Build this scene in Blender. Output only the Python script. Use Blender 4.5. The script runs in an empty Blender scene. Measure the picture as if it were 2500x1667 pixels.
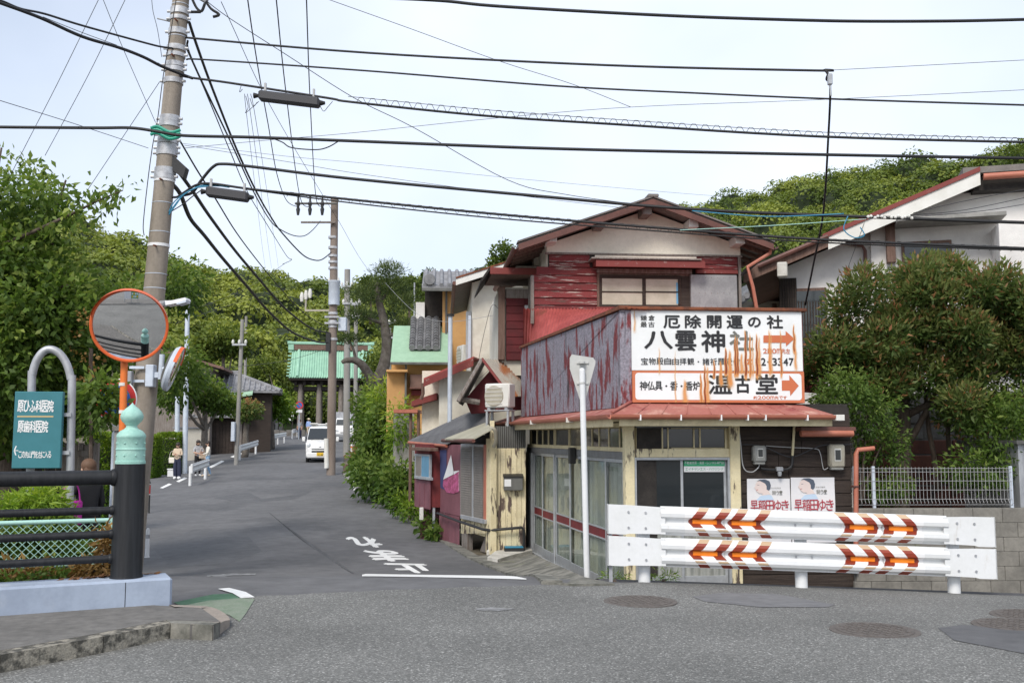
import bpy, math, random
import numpy as np
from mathutils import Vector, Matrix
random.seed(7); RNG = np.random.default_rng(11)
SC = bpy.context.scene; COL = SC.collection
R = math.radians
# ---------------------------------------------------------------- camera
FPX, CXP, CYP, HZ, CAMZ = 2430.0, 1250.0, 833.5, 1065.0, 1.6
PITCH = math.atan((HZ - CYP) / FPX)
cam = bpy.data.cameras.new('camera'); camo = bpy.data.objects.new('camera', cam); COL.objects.link(camo)
cam.sensor_width = 36.0; cam.lens = FPX / 2500 * 36; cam.clip_start = 0.1; cam.clip_end = 3000
camo.location = (0, 0, CAMZ); camo.rotation_euler = (math.pi / 2 + PITCH, 0, 0)
SC.camera = camo
# ---------------------------------------------------------------- world: thin bright cloud over a clear sky
SUN_EL, SUN_AZ = R(46), R(200)          # azimuth clockwise from +Y: sun high behind the camera, to the left
w = bpy.data.worlds.new('World'); SC.world = w; w.use_nodes = True
nt = w.node_tree; nt.nodes.clear()
out = nt.nodes.new('ShaderNodeOutputWorld'); bg = nt.nodes.new('ShaderNodeBackground')
sky = nt.nodes.new('ShaderNodeTexSky'); sky.sky_type = 'NISHITA'; sky.sun_disc = False
sky.sun_elevation = SUN_EL; sky.sun_rotation = SUN_AZ; sky.air_density = 1.0; sky.dust_density = 2.0; sky.ozone_density = 1.5
tc = nt.nodes.new('ShaderNodeTexCoord'); mp = nt.nodes.new('ShaderNodeMapping'); mp.inputs['Scale'].default_value = (1.0, 1.0, 1.5)
nz = nt.nodes.new('ShaderNodeTexNoise'); nz.inputs['Scale'].default_value = 1.3; nz.inputs['Detail'].default_value = 5; nz.inputs['Roughness'].default_value = 0.5
rp = nt.nodes.new('ShaderNodeValToRGB'); rp.color_ramp.elements[0].position = 0.30; rp.color_ramp.elements[0].color = (0.30,) * 3 + (1,)
rp.color_ramp.elements[1].position = 0.72; rp.color_ramp.elements[1].color = (0.92,) * 3 + (1,)
cl = nt.nodes.new('ShaderNodeRGB'); cl.outputs[0].default_value = (6.9, 7.45, 8.4, 1)
mx = nt.nodes.new('ShaderNodeMix'); mx.data_type = 'RGBA'
L = nt.links.new
L(tc.outputs['Generated'], mp.inputs[0]); L(mp.outputs[0], nz.inputs[0]); L(nz.outputs[0], rp.inputs[0])
L(rp.outputs[0], mx.inputs['Factor']); L(sky.outputs[0], mx.inputs['A']); L(cl.outputs[0], mx.inputs['B'])
L(mx.outputs['Result'], bg.inputs[0]); bg.inputs[1].default_value = 0.128; L(bg.outputs[0], out.inputs[0])
sun = bpy.data.lights.new('sun', 'SUN'); sun.energy = 2.2; sun.angle = R(20); sun.color = (1.0, 0.95, 0.87)
suno = bpy.data.objects.new('sun', sun); COL.objects.link(suno)
sd = Vector((math.sin(SUN_AZ) * math.cos(SUN_EL), math.cos(SUN_AZ) * math.cos(SUN_EL), math.sin(SUN_EL)))
suno.rotation_euler = (-sd).to_track_quat('-Z', 'Y').to_euler(); suno.location = (0, -5, 30)
SC.view_settings.view_transform = 'Standard'; SC.view_settings.look = 'None'
SC.view_settings.exposure = 0.28; SC.view_settings.gamma = 1.0
SC.cycles.max_bounces = 6; SC.cycles.transparent_max_bounces = 12; SC.cycles.use_denoising = True
# ---------------------------------------------------------------- measuring: a viewed point at a known distance
_cp, _sp = math.cos(PITCH), math.sin(PITCH)
def ray(px, py):
    x, y = (px - CXP) / FPX, (CYP - py) / FPX
    return Vector((x, _cp - y * _sp, _sp + y * _cp))
def P(px, py, Y):
    r = ray(px, py); return Vector((r.x / r.y * Y, Y, CAMZ + r.z / r.y * Y))
_py = [-400, 9.6, 11, 12, 13.2, 14.5, 16, 22, 31, 42, 50, 60, 90, 105, 130, 700]
_pz = [0, 0, 0, -.01, -.24, -.46, -.58, -.6, -.42, 0, .25, .6, 1.55, 2.0, 2.5, 8]
_xc = ([-400, 10, 20, 30, 42, 50, 90, 110, 700], [-1.5, -3.0, -4.6, -7.4, -10.8, -12.3, -18.4, -21, -60])
def gz0(y):
    return sum(np.interp(y + o, _py, _pz) for o in (-.8, -.4, 0, .4, .8)) / 5
def gz(x, y):
    xc = np.interp(y, *_xc)
    cf = np.clip((xc - x), 0, 5) * 0.045 * np.clip((y - 14) / 10, 0, 1) * np.clip((75 - y) / 20, 0, 1)
    return gz0(y) - cf - np.clip(x - .2, 0, 7) * .034 * np.clip((y - 8) / 3.5, 0, 1) * np.clip((18 - y) / 3, 0, 1)
def G(px, py, dz=0.0):
    r = ray(px, py); x, z = r.x / r.y * _T, CAMZ + r.z / r.y * _T; hit = np.nonzero(z <= gz(x, _T) + dz)[0]
    i = hit[0] if len(hit) else len(_T) - 1; y = float(_T[i]); return Vector((float(x[i]), y, float(gz(x[i], y)) + dz))
_T = np.concatenate([np.arange(3, 40, .01), np.arange(40, 300, .05)])
# ---------------------------------------------------------------- mesh helpers
class MB:
    def __init__(s): s.v = []; s.f = []; s.m = []; s.mi = 0
    def add(s, vs, fs):
        b = len(s.v); s.v += [tuple(p) for p in vs]; s.f += [tuple(i + b for i in f) for f in fs]; s.m += [s.mi] * len(fs); return s
    def box(s, x0, x1, y0, y1, z0, z1, ch=0.0):
        if x0 > x1: x0, x1 = x1, x0
        if y0 > y1: y0, y1 = y1, y0
        if z0 > z1: z0, z1 = z1, z0
        if ch <= 0:
            vs = [(x, y, z) for x in (x0, x1) for y in (y0, y1) for z in (z0, z1)]
            return s.add(vs, [(0, 1, 3, 2), (4, 6, 7, 5), (0, 4, 5, 1), (2, 3, 7, 6), (0, 2, 6, 4), (1, 5, 7, 3)])
        c = min(ch, (x1 - x0) * .45, (y1 - y0) * .45, (z1 - z0) * .45); vs = []; idx = {}
        X, Y, Z = (x0, x1), (y0, y1), (z0, z1)
        for i in (0, 1):
            for j in (0, 1):
                for k in (0, 1):
                    sx, sy, sz = 1 - 2 * i, 1 - 2 * j, 1 - 2 * k
                    for a in range(3):
                        d = [c * sx, c * sy, c * sz]; d[a] = 0
                        idx[i, j, k, a] = len(vs); vs.append((X[i] + d[0], Y[j] + d[1], Z[k] + d[2]))
        fs = []
        for i in (0, 1):
            q = [idx[i, j, k, 0] for j, k in ((0, 0), (0, 1), (1, 1), (1, 0))]; fs.append(q if i == 0 else q[::-1])
            q = [idx[j, i, k, 1] for j, k in ((0, 0), (1, 0), (1, 1), (0, 1))]; fs.append(q if i == 0 else q[::-1])
            q = [idx[j, k, i, 2] for j, k in ((0, 0), (0, 1), (1, 1), (1, 0))]; fs.append(q if i == 0 else q[::-1])
        for j in (0, 1):
            for k in (0, 1):
                fs.append([idx[0, j, k, 1], idx[1, j, k, 1], idx[1, j, k, 2], idx[0, j, k, 2]])
                fs.append([idx[j, 0, k, 0], idx[j, 1, k, 0], idx[j, 1, k, 2], idx[j, 0, k, 2]])
                fs.append([idx[j, k, 0, 0], idx[j, k, 1, 0], idx[j, k, 1, 1], idx[j, k, 0, 1]])
                for i in (0, 1): fs.append([idx[i, j, k, 0], idx[i, j, k, 1], idx[i, j, k, 2]])
        return s.add(vs, fs)
    def poly(s, pts): return s.add(pts, [tuple(range(len(pts)))])
    def prism(s, pts, vec):
        n = len(pts); vec = Vector(vec); a = [Vector(p) for p in pts]; b = [p + vec for p in a]
        return s.add(a + b, [tuple(range(n))[::-1], tuple(range(n, 2 * n))] + [(i, (i + 1) % n, n + (i + 1) % n, n + i) for i in range(n)])
    def tube(s, path, r, n=8, caps=True):
        path = [Vector(p) for p in path]; k = len(path); rs = r if isinstance(r, (list, tuple)) else [r] * k
        vs = []; up = None
        for i, p in enumerate(path):
            t = (path[min(i + 1, k - 1)] - path[max(i - 1, 0)])
            if t.length < 1e-9: t = Vector((0, 0, 1))
            t.normalize()
            if up is None:
                up = Vector((0, 0, 1)) if abs(t.z) < .9 else Vector((1, 0, 0))
            a = t.cross(up)
            if a.length < 1e-6: a = t.cross(Vector((0, 1, 0)))
            a.normalize(); b = a.cross(t).normalized(); up = b
            for j in range(n):
                q = 2 * math.pi * j / n; vs.append(p + a * (rs[i] * math.cos(q)) + b * (rs[i] * math.sin(q)))
        fs = [(i * n + j, i * n + (j + 1) % n, (i + 1) * n + (j + 1) % n, (i + 1) * n + j) for i in range(k - 1) for j in range(n)]
        if caps: fs += [tuple(range(n))[::-1], tuple(range((k - 1) * n, k * n))]
        return s.add(vs, fs)
    def lathe(s, prof, c=(0, 0, 0), n=20, axis='z'):
        c = Vector(c); vs = []; k = len(prof)
        for r, z in prof:
            for j in range(n):
                q = 2 * math.pi * j / n; x, y = r * math.cos(q), r * math.sin(q)
                vs.append(c + (Vector((x, y, z)) if axis == 'z' else Vector((x, z, y)) if axis == 'y' else Vector((z, x, y))))
        fs = [(i * n + j, i * n + (j + 1) % n, (i + 1) * n + (j + 1) % n, (i + 1) * n + j) for i in range(k - 1) for j in range(n)]
        fs += [tuple(range(n))[::-1], tuple(range((k - 1) * n, k * n))]
        return s.add(vs, fs)
    def ball(s, c, r, n=10, m=7):
        r = r if isinstance(r, (tuple, list)) else (r, r, r); c = Vector(c)
        vs = [c + Vector((r[0] * math.sin(math.pi * i / m) * math.cos(2 * math.pi * j / n), r[1] * math.sin(math.pi * i / m) * math.sin(2 * math.pi * j / n), r[2] * math.cos(math.pi * i / m))) for i in range(1, m) for j in range(n)]
        vs += [c + Vector((0, 0, r[2])), c - Vector((0, 0, r[2]))]; k = len(vs)
        fs = [(i * n + j, (i + 1) * n + j, (i + 1) * n + (j + 1) % n, i * n + (j + 1) % n) for i in range(m - 2) for j in range(n)]
        fs += [(j, (j + 1) % n, k - 2) for j in range(n)] + [((m - 2) * n + (j + 1) % n, (m - 2) * n + j, k - 1) for j in range(n)]
        return s.add(vs, fs)
    def build(s, name, mat, parent=None, smooth=False, world=False, fix=True):
        me = bpy.data.meshes.new(name); vs = s.v
        if world and parent is not None:
            a = -parent.rotation_euler.z; ca, sa = math.cos(a), math.sin(a); lx, ly, lz = parent.location
            vs = [((x - lx) * ca - (y - ly) * sa, (x - lx) * sa + (y - ly) * ca, z - lz) for x, y, z in vs]
        me.from_pydata(vs, [], s.f)
        for m in (mat if isinstance(mat, (list, tuple)) else [mat]): me.materials.append(M(m) if isinstance(m, str) else m)
        if any(s.m): me.polygons.foreach_set('material_index', s.m)
        if fix:
            import bmesh
            bm = bmesh.new(); bm.from_mesh(me); bmesh.ops.recalc_face_normals(bm, faces=bm.faces); bm.to_mesh(me); bm.free()
        if smooth:
            me.polygons.foreach_set('use_smooth', [True] * len(me.polygons))
            if smooth != 'all': me.set_sharp_from_angle(angle=R(40))
        o = bpy.data.objects.new(name, me); COL.objects.link(o)
        if parent is not None: o.parent = parent
        return o
def thing(name, label, cat, loc=(0, 0, 0), rz=0.0, group=None):
    o = bpy.data.objects.new(name, None); COL.objects.link(o); o.empty_display_size = .2
    o.location = loc; o.rotation_euler = (0, 0, rz); return tag(o, label, cat, group)
def tag(o, label, cat, group=None, kind=None):
    o['label'] = label; o['category'] = cat
    if group: o['group'] = group
    if kind: o['kind'] = kind
    return o
def struct(o): o['kind'] = 'structure'; return o
def copy_tree(o, parent=None, loc=None, rz=None, label=None, group=None):
    c = o.copy(); COL.objects.link(c); c.parent = parent
    if loc is not None: c.location = loc
    if rz is not None: c.rotation_euler = (0, 0, rz)
    if label: c['label'] = label
    if group: c['group'] = group
    for ch in list(o.children): copy_tree(ch, c)
    return c
def share(o, name, parent, loc=(0, 0, 0), rot=(0, 0, 0), scl=(1, 1, 1)):
    c = bpy.data.objects.new(name, o.data); COL.objects.link(c); c.parent = parent; c.location = loc; c.rotation_euler = rot; c.scale = scl; return c
def put(mb, name, mat, root, parent=None, fr=None, smooth=False):
    if fr is not None: mb.v = [tuple(fr.w(*p)) for p in mb.v]
    a = -root.rotation_euler.z; ca, sa = math.cos(a), math.sin(a); lx, ly, lz = root.location
    if fr is not None: mb.v = [((x - lx) * ca - (y - ly) * sa, (x - lx) * sa + (y - ly) * ca, z - lz) for x, y, z in mb.v]
    return mb.build(name, mat, parent or root, smooth)
class Frame:                                       # a wall plane: u along it, v into the house, z up
    def __init__(s, x, y, ang, z=0.0):
        s.o = Vector((x, y, z)); s.a = ang; s.u = Vector((math.cos(ang), math.sin(ang), 0)); s.v = Vector((-math.sin(ang), math.cos(ang), 0))
    def uz(s, px, py, v=0.0):
        r = ray(px, py); o = s.o + s.v * v - Vector((0, 0, CAMZ)); n = s.v
        t = Vector((o.x, o.y, 0)).dot(n) / Vector((r.x, r.y, 0)).dot(n); p = r * t + Vector((0, 0, CAMZ))
        return (p - s.o).dot(s.u), p.z - s.o.z
    def rect(s, x0, y0, x1, y1, v=0.0):            # viewed rectangle -> u0, u1, z0, z1
        a = s.uz(x0, (y0 + y1) / 2, v)[0]; b = s.uz(x1, (y0 + y1) / 2, v)[0]
        t = s.uz((x0 + x1) / 2, y0, v)[1]; q = s.uz((x0 + x1) / 2, y1, v)[1]
        return min(a, b), max(a, b), min(q, t), max(q, t)
    def w(s, u, v, z): return s.o + s.u * u + s.v * v + Vector((0, 0, z))
    def loc(s, p): d = Vector(p) - s.o; return Vector((d.dot(s.u), d.dot(s.v), d.z))
    def root(s, name, label, cat, group=None): return thing(name, label, cat, s.o, s.a, group)
def rbox(fr, x0, y0, x1, y1, v0, v1, vm=None, ch=0.0, mb=None):
    u0, u1, z0, z1 = fr.rect(x0, y0, x1, y1, v0 if vm is None else vm)
    return (mb or MB()).box(u0, u1, v0, v1, z0, z1, ch)
def crom(pts, n=8):
    pts = [Vector(p) for p in pts]; o = []
    for i in range(len(pts) - 1):
        a, b, c, d = pts[max(i - 1, 0)], pts[i], pts[i + 1], pts[min(i + 2, len(pts) - 1)]
        for k in range(n):
            t = k / n; o.append(.5 * ((2 * b) + (c - a) * t + (2 * a - 5 * b + 4 * c - d) * t * t + (3 * b - a - 3 * c + d) * t ** 3))
    return o + [pts[-1]]
# ---------------------------------------------------------------- materials
_M = {}
def M(n): return _M[n]
def nod(nt, t, **k):
    x = nt.nodes.new(t)
    for a, b in k.items(): setattr(x, a, b)
    return x
def mat(name, col, rough=.7, col2=None, scale=6.0, stretch=(1, 1, 1), lo=.35, hi=.65, detail=6, bump=0.0, bscale=None, metal=0.0, var=0.0, spec=.5, fine=0.0, coat=0.0, col3=None, scale3=2.0, lo3=.5, hi3=.7, stretch3=(1, 1, 1)):
    m = bpy.data.materials.new(name); m.use_nodes = True; t = m.node_tree; b = t.nodes['Principled BSDF']; l = t.links.new
    b.inputs['Roughness'].default_value = rough; b.inputs['Metallic'].default_value = metal
    b.inputs['Specular IOR Level'].default_value = spec; b.inputs['Coat Weight'].default_value = coat
    tc = nod(t, 'ShaderNodeTexCoord')
    def noise(sc, st, dt=detail):
        mp = nod(t, 'ShaderNodeMapping'); mp.inputs['Scale'].default_value = st; l(tc.outputs['Object'], mp.inputs[0])
        n = nod(t, 'ShaderNodeTexNoise'); n.inputs['Scale'].default_value = sc; n.inputs['Detail'].default_value = dt; n.inputs['Roughness'].default_value = .62
        l(mp.outputs[0], n.inputs[0]); return n
    def ramp(src, a, c):
        r = nod(t, 'ShaderNodeMapRange'); r.interpolation_type = 'SMOOTHSTEP'; r.inputs[1].default_value = a; r.inputs[2].default_value = c; l(src, r.inputs[0]); return r.outputs[0]
    def mixc(f, a, c, mode='MIX'):
        x = nod(t, 'ShaderNodeMix', data_type='RGBA', blend_type=mode)
        if isinstance(f, (int, float)): x.inputs['Factor'].default_value = f
        else: l(f, x.inputs['Factor'])
        for key, val in (('A', a), ('B', c)):
            if isinstance(val, tuple): x.inputs[key].default_value = val + (1,)
            else: l(val, x.inputs[key])
        return x.outputs['Result']
    cur = tuple(col)
    if col2: n1 = noise(scale, stretch); cur = mixc(ramp(n1.outputs[0], lo, hi), cur, tuple(col2))
    if col3: n3 = noise(scale3, stretch3); cur = mixc(ramp(n3.outputs[0], lo3, hi3), cur, tuple(col3))
    if fine:
        n2 = noise(scale * 9, (1, 1, 1), 3); r = nod(t, 'ShaderNodeMapRange'); l(n2.outputs[0], r.inputs[0]); r.inputs[1].default_value = .25; r.inputs[2].default_value = .75; r.inputs[3].default_value = 1 - fine; r.inputs[4].default_value = 1 + fine
        g = nod(t, 'ShaderNodeCombineColor'); [l(r.outputs[0], g.inputs[i]) for i in range(3)]
        cur = mixc(1.0, cur, g.outputs[0], 'MULTIPLY')
    if var:
        oi = nod(t, 'ShaderNodeObjectInfo'); r = nod(t, 'ShaderNodeMapRange'); l(oi.outputs['Random'], r.inputs[0]); r.inputs[3].default_value = 1 - var; r.inputs[4].default_value = 1 + var
        g = nod(t, 'ShaderNodeCombineColor'); [l(r.outputs[0], g.inputs[i]) for i in range(3)]
        cur = mixc(1.0, cur, g.outputs[0], 'MULTIPLY')
    if isinstance(cur, tuple): b.inputs['Base Color'].default_value = cur + (1,)
    else: l(cur, b.inputs['Base Color'])
    if bump:
        nb = noise(bscale or scale * 3, stretch); bp = nod(t, 'ShaderNodeBump'); bp.inputs['Strength'].default_value = bump; bp.inputs['Distance'].default_value = .02
        l(nb.outputs[0], bp.inputs['Height']); l(bp.outputs[0], b.inputs['Normal'])
    _M[name] = m; return m
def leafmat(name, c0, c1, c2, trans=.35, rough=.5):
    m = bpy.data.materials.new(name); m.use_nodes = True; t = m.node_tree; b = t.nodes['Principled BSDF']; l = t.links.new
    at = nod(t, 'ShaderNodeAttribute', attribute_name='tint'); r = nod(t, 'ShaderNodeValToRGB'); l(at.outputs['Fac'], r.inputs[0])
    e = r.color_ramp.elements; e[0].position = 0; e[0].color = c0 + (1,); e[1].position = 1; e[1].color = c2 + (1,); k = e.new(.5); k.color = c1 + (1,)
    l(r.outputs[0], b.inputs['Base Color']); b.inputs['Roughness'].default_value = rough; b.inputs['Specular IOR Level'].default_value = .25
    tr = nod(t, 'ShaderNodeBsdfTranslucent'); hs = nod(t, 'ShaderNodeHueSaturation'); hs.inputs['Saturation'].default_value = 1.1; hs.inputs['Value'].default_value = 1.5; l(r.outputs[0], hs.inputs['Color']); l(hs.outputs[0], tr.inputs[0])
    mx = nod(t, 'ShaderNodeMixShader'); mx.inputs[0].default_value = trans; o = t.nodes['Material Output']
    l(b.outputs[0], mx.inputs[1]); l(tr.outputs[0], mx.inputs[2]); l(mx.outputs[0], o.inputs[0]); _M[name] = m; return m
def glassmat(name, tint=(.02, .025, .028), rough=.06):
    m = mat(name, tint, rough, spec=.6, coat=.3); return m
def emat(name, col, alpha_attr=None): return mat(name, col)
# ---------------------------------------------------------------- palette
mat('soil', (.10, .085, .06), .95, (.16, .13, .085), 1.5, bump=.5)
mat('asphalt_smooth', (.112, .111, .114), .85, (.14, .139, .141), .35, lo=.3, hi=.7, fine=.22, bump=.25, bscale=90, col3=(.097, .097, .10), scale3=.22, lo3=.5, hi3=.62)
mat('asphalt_dark', (.075, .075, .08), .85, (.095, .096, .10), 1.2, fine=.25, bump=.25, bscale=80)
mat('asphalt_walk', (.13, .123, .113), .9, (.16, .152, .14), 1.0, fine=.3, bump=.3, bscale=70)
mat('asphalt_worn', (.096, .096, .099), .8, (.112, .112, .115), .5, fine=.22, bump=.25, bscale=90)
mat('asphalt_pale', (.15, .15, .154), .8, (.165, .165, .168), .8, fine=.2, bump=.25, bscale=90)
mat('paint_white', (.78, .78, .76), .7, (.62, .62, .60), 5, lo=.55, hi=.75, fine=.06)
mat('paint_faded', (.30, .30, .30), .8, (.17, .17, .17), 9, lo=.4, hi=.6)
mat('paint_green', (.055, .14, .075), .8, (.08, .17, .10), 6, fine=.15)
mat('paint_green_pale', (.17, .22, .155), .85, (.21, .245, .19), 7, fine=.25)
mat('concrete', (.33, .32, .30), .9, (.24, .235, .22), 2.5, fine=.12, bump=.25)
mat('concrete_dirty', (.24, .23, .20), .95, (.10, .10, .085), 3.5, fine=.2, bump=.5, col3=(.13, .14, .06), scale3=3, lo3=.6, hi3=.75)
mat('concrete_white', (.60, .58, .53), .9, (.45, .43, .38), 4, fine=.1, bump=.3)
mat('kerb_stone', (.30, .275, .225), .95, (.07, .066, .055), 9, lo=.42, hi=.6, fine=.35, bump=.9, bscale=25)
mat('kerb_top', (.34, .29, .245), .9, (.27, .235, .2), 6, fine=.15, bump=.3)
mat('blue_concrete', (.36, .42, .52), .85, (.29, .34, .43), 2.2, fine=.05, bump=.15, col3=(.44, .48, .54), scale3=1.4)
mat('black_paint', (.011, .012, .014), .5, (.02, .021, .024), 30, stretch=(1, 1, .06), spec=.35, bump=.12)
mat('verdigris', (.36, .60, .52), .6, (.28, .51, .44), 12, fine=.10, bump=.15)
mat('galv', (.47, .48, .50), .45, (.34, .35, .37), 8, metal=.35, stretch=(1, 1, .4))
mat('galv_light', (.60, .66, .74), .5, (.52, .57, .65), 5, metal=.15)
mat('alu', (.46, .48, .50), .45, (.38, .395, .41), 10, metal=.3)
mat('steel_white', (.74, .75, .76), .45, (.70, .71, .71), 2.5, fine=.03, coat=.1, col3=(.46, .42, .36), scale3=3.5, stretch3=(2, 2, .6), lo3=.62, hi3=.85)
mat('teal_board', (.033, .17, .20), .5, (.04, .19, .225), 4)
mat('white_plain', (.80, .80, .80), .55)
mat('tan_line', (.52, .40, .20), .6)
mat('orange_post', (.78, .19, .03), .5, (.70, .16, .025), 5)
mat('orange_rim', (.74, .13, .03), .45)
mat('orange_reflector', (.90, .24, .01), .35, (.82, .2, .01), 14)
m = mat('mirror', (.86, .86, .86), .02, metal=1.0)
mat('sign_blue', (.02, .12, .44), .45); mat('sign_red', (.52, .03, .03), .45)
mat('sign_back', (.52, .52, .50), .6, (.46, .46, .44), 5)
mat('pole_concrete', (.33, .285, .235), .9, (.24, .205, .165), 2.4, stretch=(1, 1, .25), fine=.10, bump=.2, col3=(.13, .115, .10), scale3=1.8, stretch3=(2, 2, .3), lo3=.55, hi3=.75)
mat('pole_brown', (.19, .15, .125), .9, (.25, .205, .175), 2, stretch=(1, 1, .3), fine=.1)
mat('pole_grey', (.24, .23, .21), .9, (.31, .30, .28), 2, stretch=(1, 1, .3))
mat('band', (.58, .59, .61), .5, (.42, .42, .43), 9, metal=.3)
mat('cable', (.012, .012, .013), .6); mat('cable_grey', (.045, .045, .05), .6); mat('cable_blue', (.03, .22, .36), .5); mat('cable_green', (.02, .33, .22), .5); mat('cable_yellow', (.40, .26, .05), .6)
mat('cable_pale', (.42, .42, .42), .6)
mat('rust', (.22, .07, .03), .9, (.11, .04, .022), 8, fine=.25)
mat('maroon_paint', (.19, .024, .026), .75, (.13, .018, .02), 6, stretch=(1, 1, .5), fine=.15)
mat('maroon_peel', (.17, .026, .03), .8, (.25, .232, .27), 3.0, stretch=(1.6, 1.6, .45), detail=12, lo=.43, hi=.50, fine=.45, bump=.35, col3=(.045, .035, .04), scale3=2.4, stretch3=(2.5, 2.5, .5), lo3=.55, hi3=.72)
mat('pink_metal', (.22, .085, .105), .7, (.17, .06, .075), 3, stretch=(1, 1, .4), fine=.12)
mat('red_board', (.18, .026, .027), .8, (.40, .33, .29), 5, stretch=(.5, .5, 6), lo=.57, hi=.63, fine=.3, bump=.4, var=.22, col3=(.12, .06, .05), scale3=4, stretch3=(.6, .6, 5), lo3=.57, hi3=.68)
mat('red_board_dark', (.12, .014, .018), .8, (.09, .012, .015), 5, fine=.15, var=.12)
mat('red_roof', (.42, .085, .075), .7, (.30, .05, .045), 2.5, fine=.15, col3=(.20, .05, .03), scale3=3, lo3=.55, hi3=.75)
mat('apron_red', (.35, .12, .095), .7, (.55, .33, .26), 3.5, lo=.5, hi=.75, fine=.15, col3=(.25, .05, .045), scale3=2.6, lo3=.55, hi3=.7)
mat('gutter', (.47, .165, .105), .55, (.40, .13, .08), 3, fine=.06)
mat('gutter_brown', (.15, .06, .045), .6, (.11, .045, .035), 3, fine=.08)
mat('red_trim', (.20, .036, .03), .65, (.42, .34, .30), 8, lo=.62, hi=.75, fine=.15)
mat('yellow_paint', (.76, .67, .44), .8, (.68, .59, .37), 4, fine=.08, bump=.25, col3=(.10, .075, .06), scale3=5, stretch3=(1.6, 1.6, .35), lo3=.56, hi3=.62)
mat('yellow_board', (.76, .67, .45), .8, (.66, .57, .36), 4, fine=.1, bump=.3, var=.07, col3=(.12, .085, .07), scale3=4.0, stretch3=(2.2, 2.2, .4), lo3=.53, hi3=.585)
mat('yellow_trim', (.66, .58, .37), .8, (.55, .47, .29), 6, fine=.1)
mat('grey_trim', (.20, .205, .205), .8, (.16, .16, .16), 6, fine=.1)
mat('dark_wood', (.028, .019, .015), .85, (.05, .036, .028), 7, stretch=(.3, .3, 5), fine=.2, bump=.4, var=.2)
mat('old_wood', (.17, .14, .12), .9, (.26, .235, .215), 6, stretch=(4, 4, .4), fine=.2, bump=.4)
mat('brown_wood', (.13, .075, .055), .85, (.19, .12, .095), 6, stretch=(4, 4, .4), fine=.2, bump=.3)
mat('black_wood', (.022, .019, .017), .9, (.04, .034, .03), 5, fine=.2)
mat('stucco_cream', (.80, .74, .63), .95, (.72, .66, .55), 1.3, fine=.07, bump=.3, bscale=40, col3=(.40, .36, .30), scale3=1.1, lo3=.62, hi3=.85)
mat('stucco_white', (.78, .76, .73), .95, (.62, .60, .58), .8, fine=.05, bump=.3, bscale=45)
mat('stucco_beige', (.76, .73, .64), .95, (.60, .56, .47), 1.0, fine=.05, bump=.2)
mat('stucco_orange', (.60, .34, .135), .95, (.54, .30, .12), 1.2, fine=.06)
mat('zinc', (.36, .36, .36), .6, (.27, .27, .275), 3.5, metal=.3, fine=.1, col3=(.30, .24, .17), scale3=2.0, lo3=.62, hi3=.8)
mat('tin_rusty', (.40, .37, .32), .65, (.33, .30, .26), 3, fine=.1, col3=(.30, .10, .03), scale3=1.3, lo3=.50, hi3=.64)
mat('tin_dark', (.10, .10, .095), .7, (.15, .15, .14), 5, stretch=(1, 1, .3))
mat('roof_grey', (.10, .10, .105), .8, (.14, .14, .145), 2, fine=.15)
mat('roof_khaki', (.42, .40, .31), .8, (.36, .34, .26), 3, fine=.1)
mat('roof_slate', (.15, .14, .13), .85, (.20, .185, .17), 3, stretch=(1, 6, 1), fine=.15)
mat('roof_green', (.33, .50, .35), .8, (.29, .45, .31), 5, fine=.12, bump=.2)
mat('copper_green', (.33, .56, .42), .7, (.27, .48, .36), .9, fine=.1)
mat('tile_grey', (.13, .13, .135), .65, (.21, .21, .215), 4, fine=.15, var=.25)
mat('tile_far', (.19, .19, .20), .75, (.28, .28, .29), 2.5, fine=.2)
mat('roof_brown', (.17, .10, .08), .85, (.21, .125, .10), 1.5, fine=.1)
mat('shutter', (.19, .17, .15), .6, (.23, .205, .18), 5, fine=.08)
glassmat('glass_dark'); glassmat('glass_grey', (.05, .055, .055), .12)
mat('glass_frost', (.42, .43, .40), .25, (.17, .18, .17), 3.0, stretch=(5, 5, .25), lo=.3, hi=.7, coat=.4, fine=.08, col3=(.33, .31, .25), scale3=1.5, lo3=.5, hi3=.7)
mat('curtain', (.52, .475, .38), .85, (.44, .40, .31), 3, stretch=(1, 1, 1), fine=.05, coat=.35)
mat('glass_blue', (.10, .30, .48), .25, (.13, .36, .56), 4, coat=.4)
mat('block', (.25, .235, .205), .95, (.17, .16, .14), 2.2, fine=.15, bump=.4, var=.06, col3=(.16, .165, .10), scale3=2, lo3=.62, hi3=.8)
mat('block_dark', (.15, .145, .135), .95, (.10, .098, .09), 2, fine=.2, bump=.4)
mat('red_stone', (.15, .055, .035), .9, (.10, .04, .027), 4, fine=.2, bump=.5, var=.25)
mat('stone_wall', (.17, .16, .145), .95, (.11, .10, .09), 3, fine=.2, bump=.4, var=.15)
mat('wire_white', (.40, .40, .40), .5)
mat('wire_mint', (.38, .62, .55), .6)
mat('plastic_white', (.74, .73, .69), .5, (.66, .65, .60), 3); mat('plastic_beige', (.42, .39, .31), .5, (.36, .33, .26), 5); mat('plastic_dark', (.02, .02, .021), .5)
mat('meter_grey', (.33, .33, .31), .55, (.28, .28, .26), 6)
mat('ink', (.018, .018, .02), .6); mat('ink_grey', (.16, .16, .14), .7); mat('ink_orange', (.56, .15, .06), .6); mat('ink_red', (.42, .04, .06), .6); mat('ink_green', (.03, .33, .15), .6)
mat('sign_white', (.82, .83, .83), .45, (.76, .77, .76), 2); mat('sign_border', (.56, .17, .075), .5)
mat('reflect_red', (.29, .045, .02), .4, (.23, .035, .018), 8); mat('tan_glint', (.55, .40, .26), .45)
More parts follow.
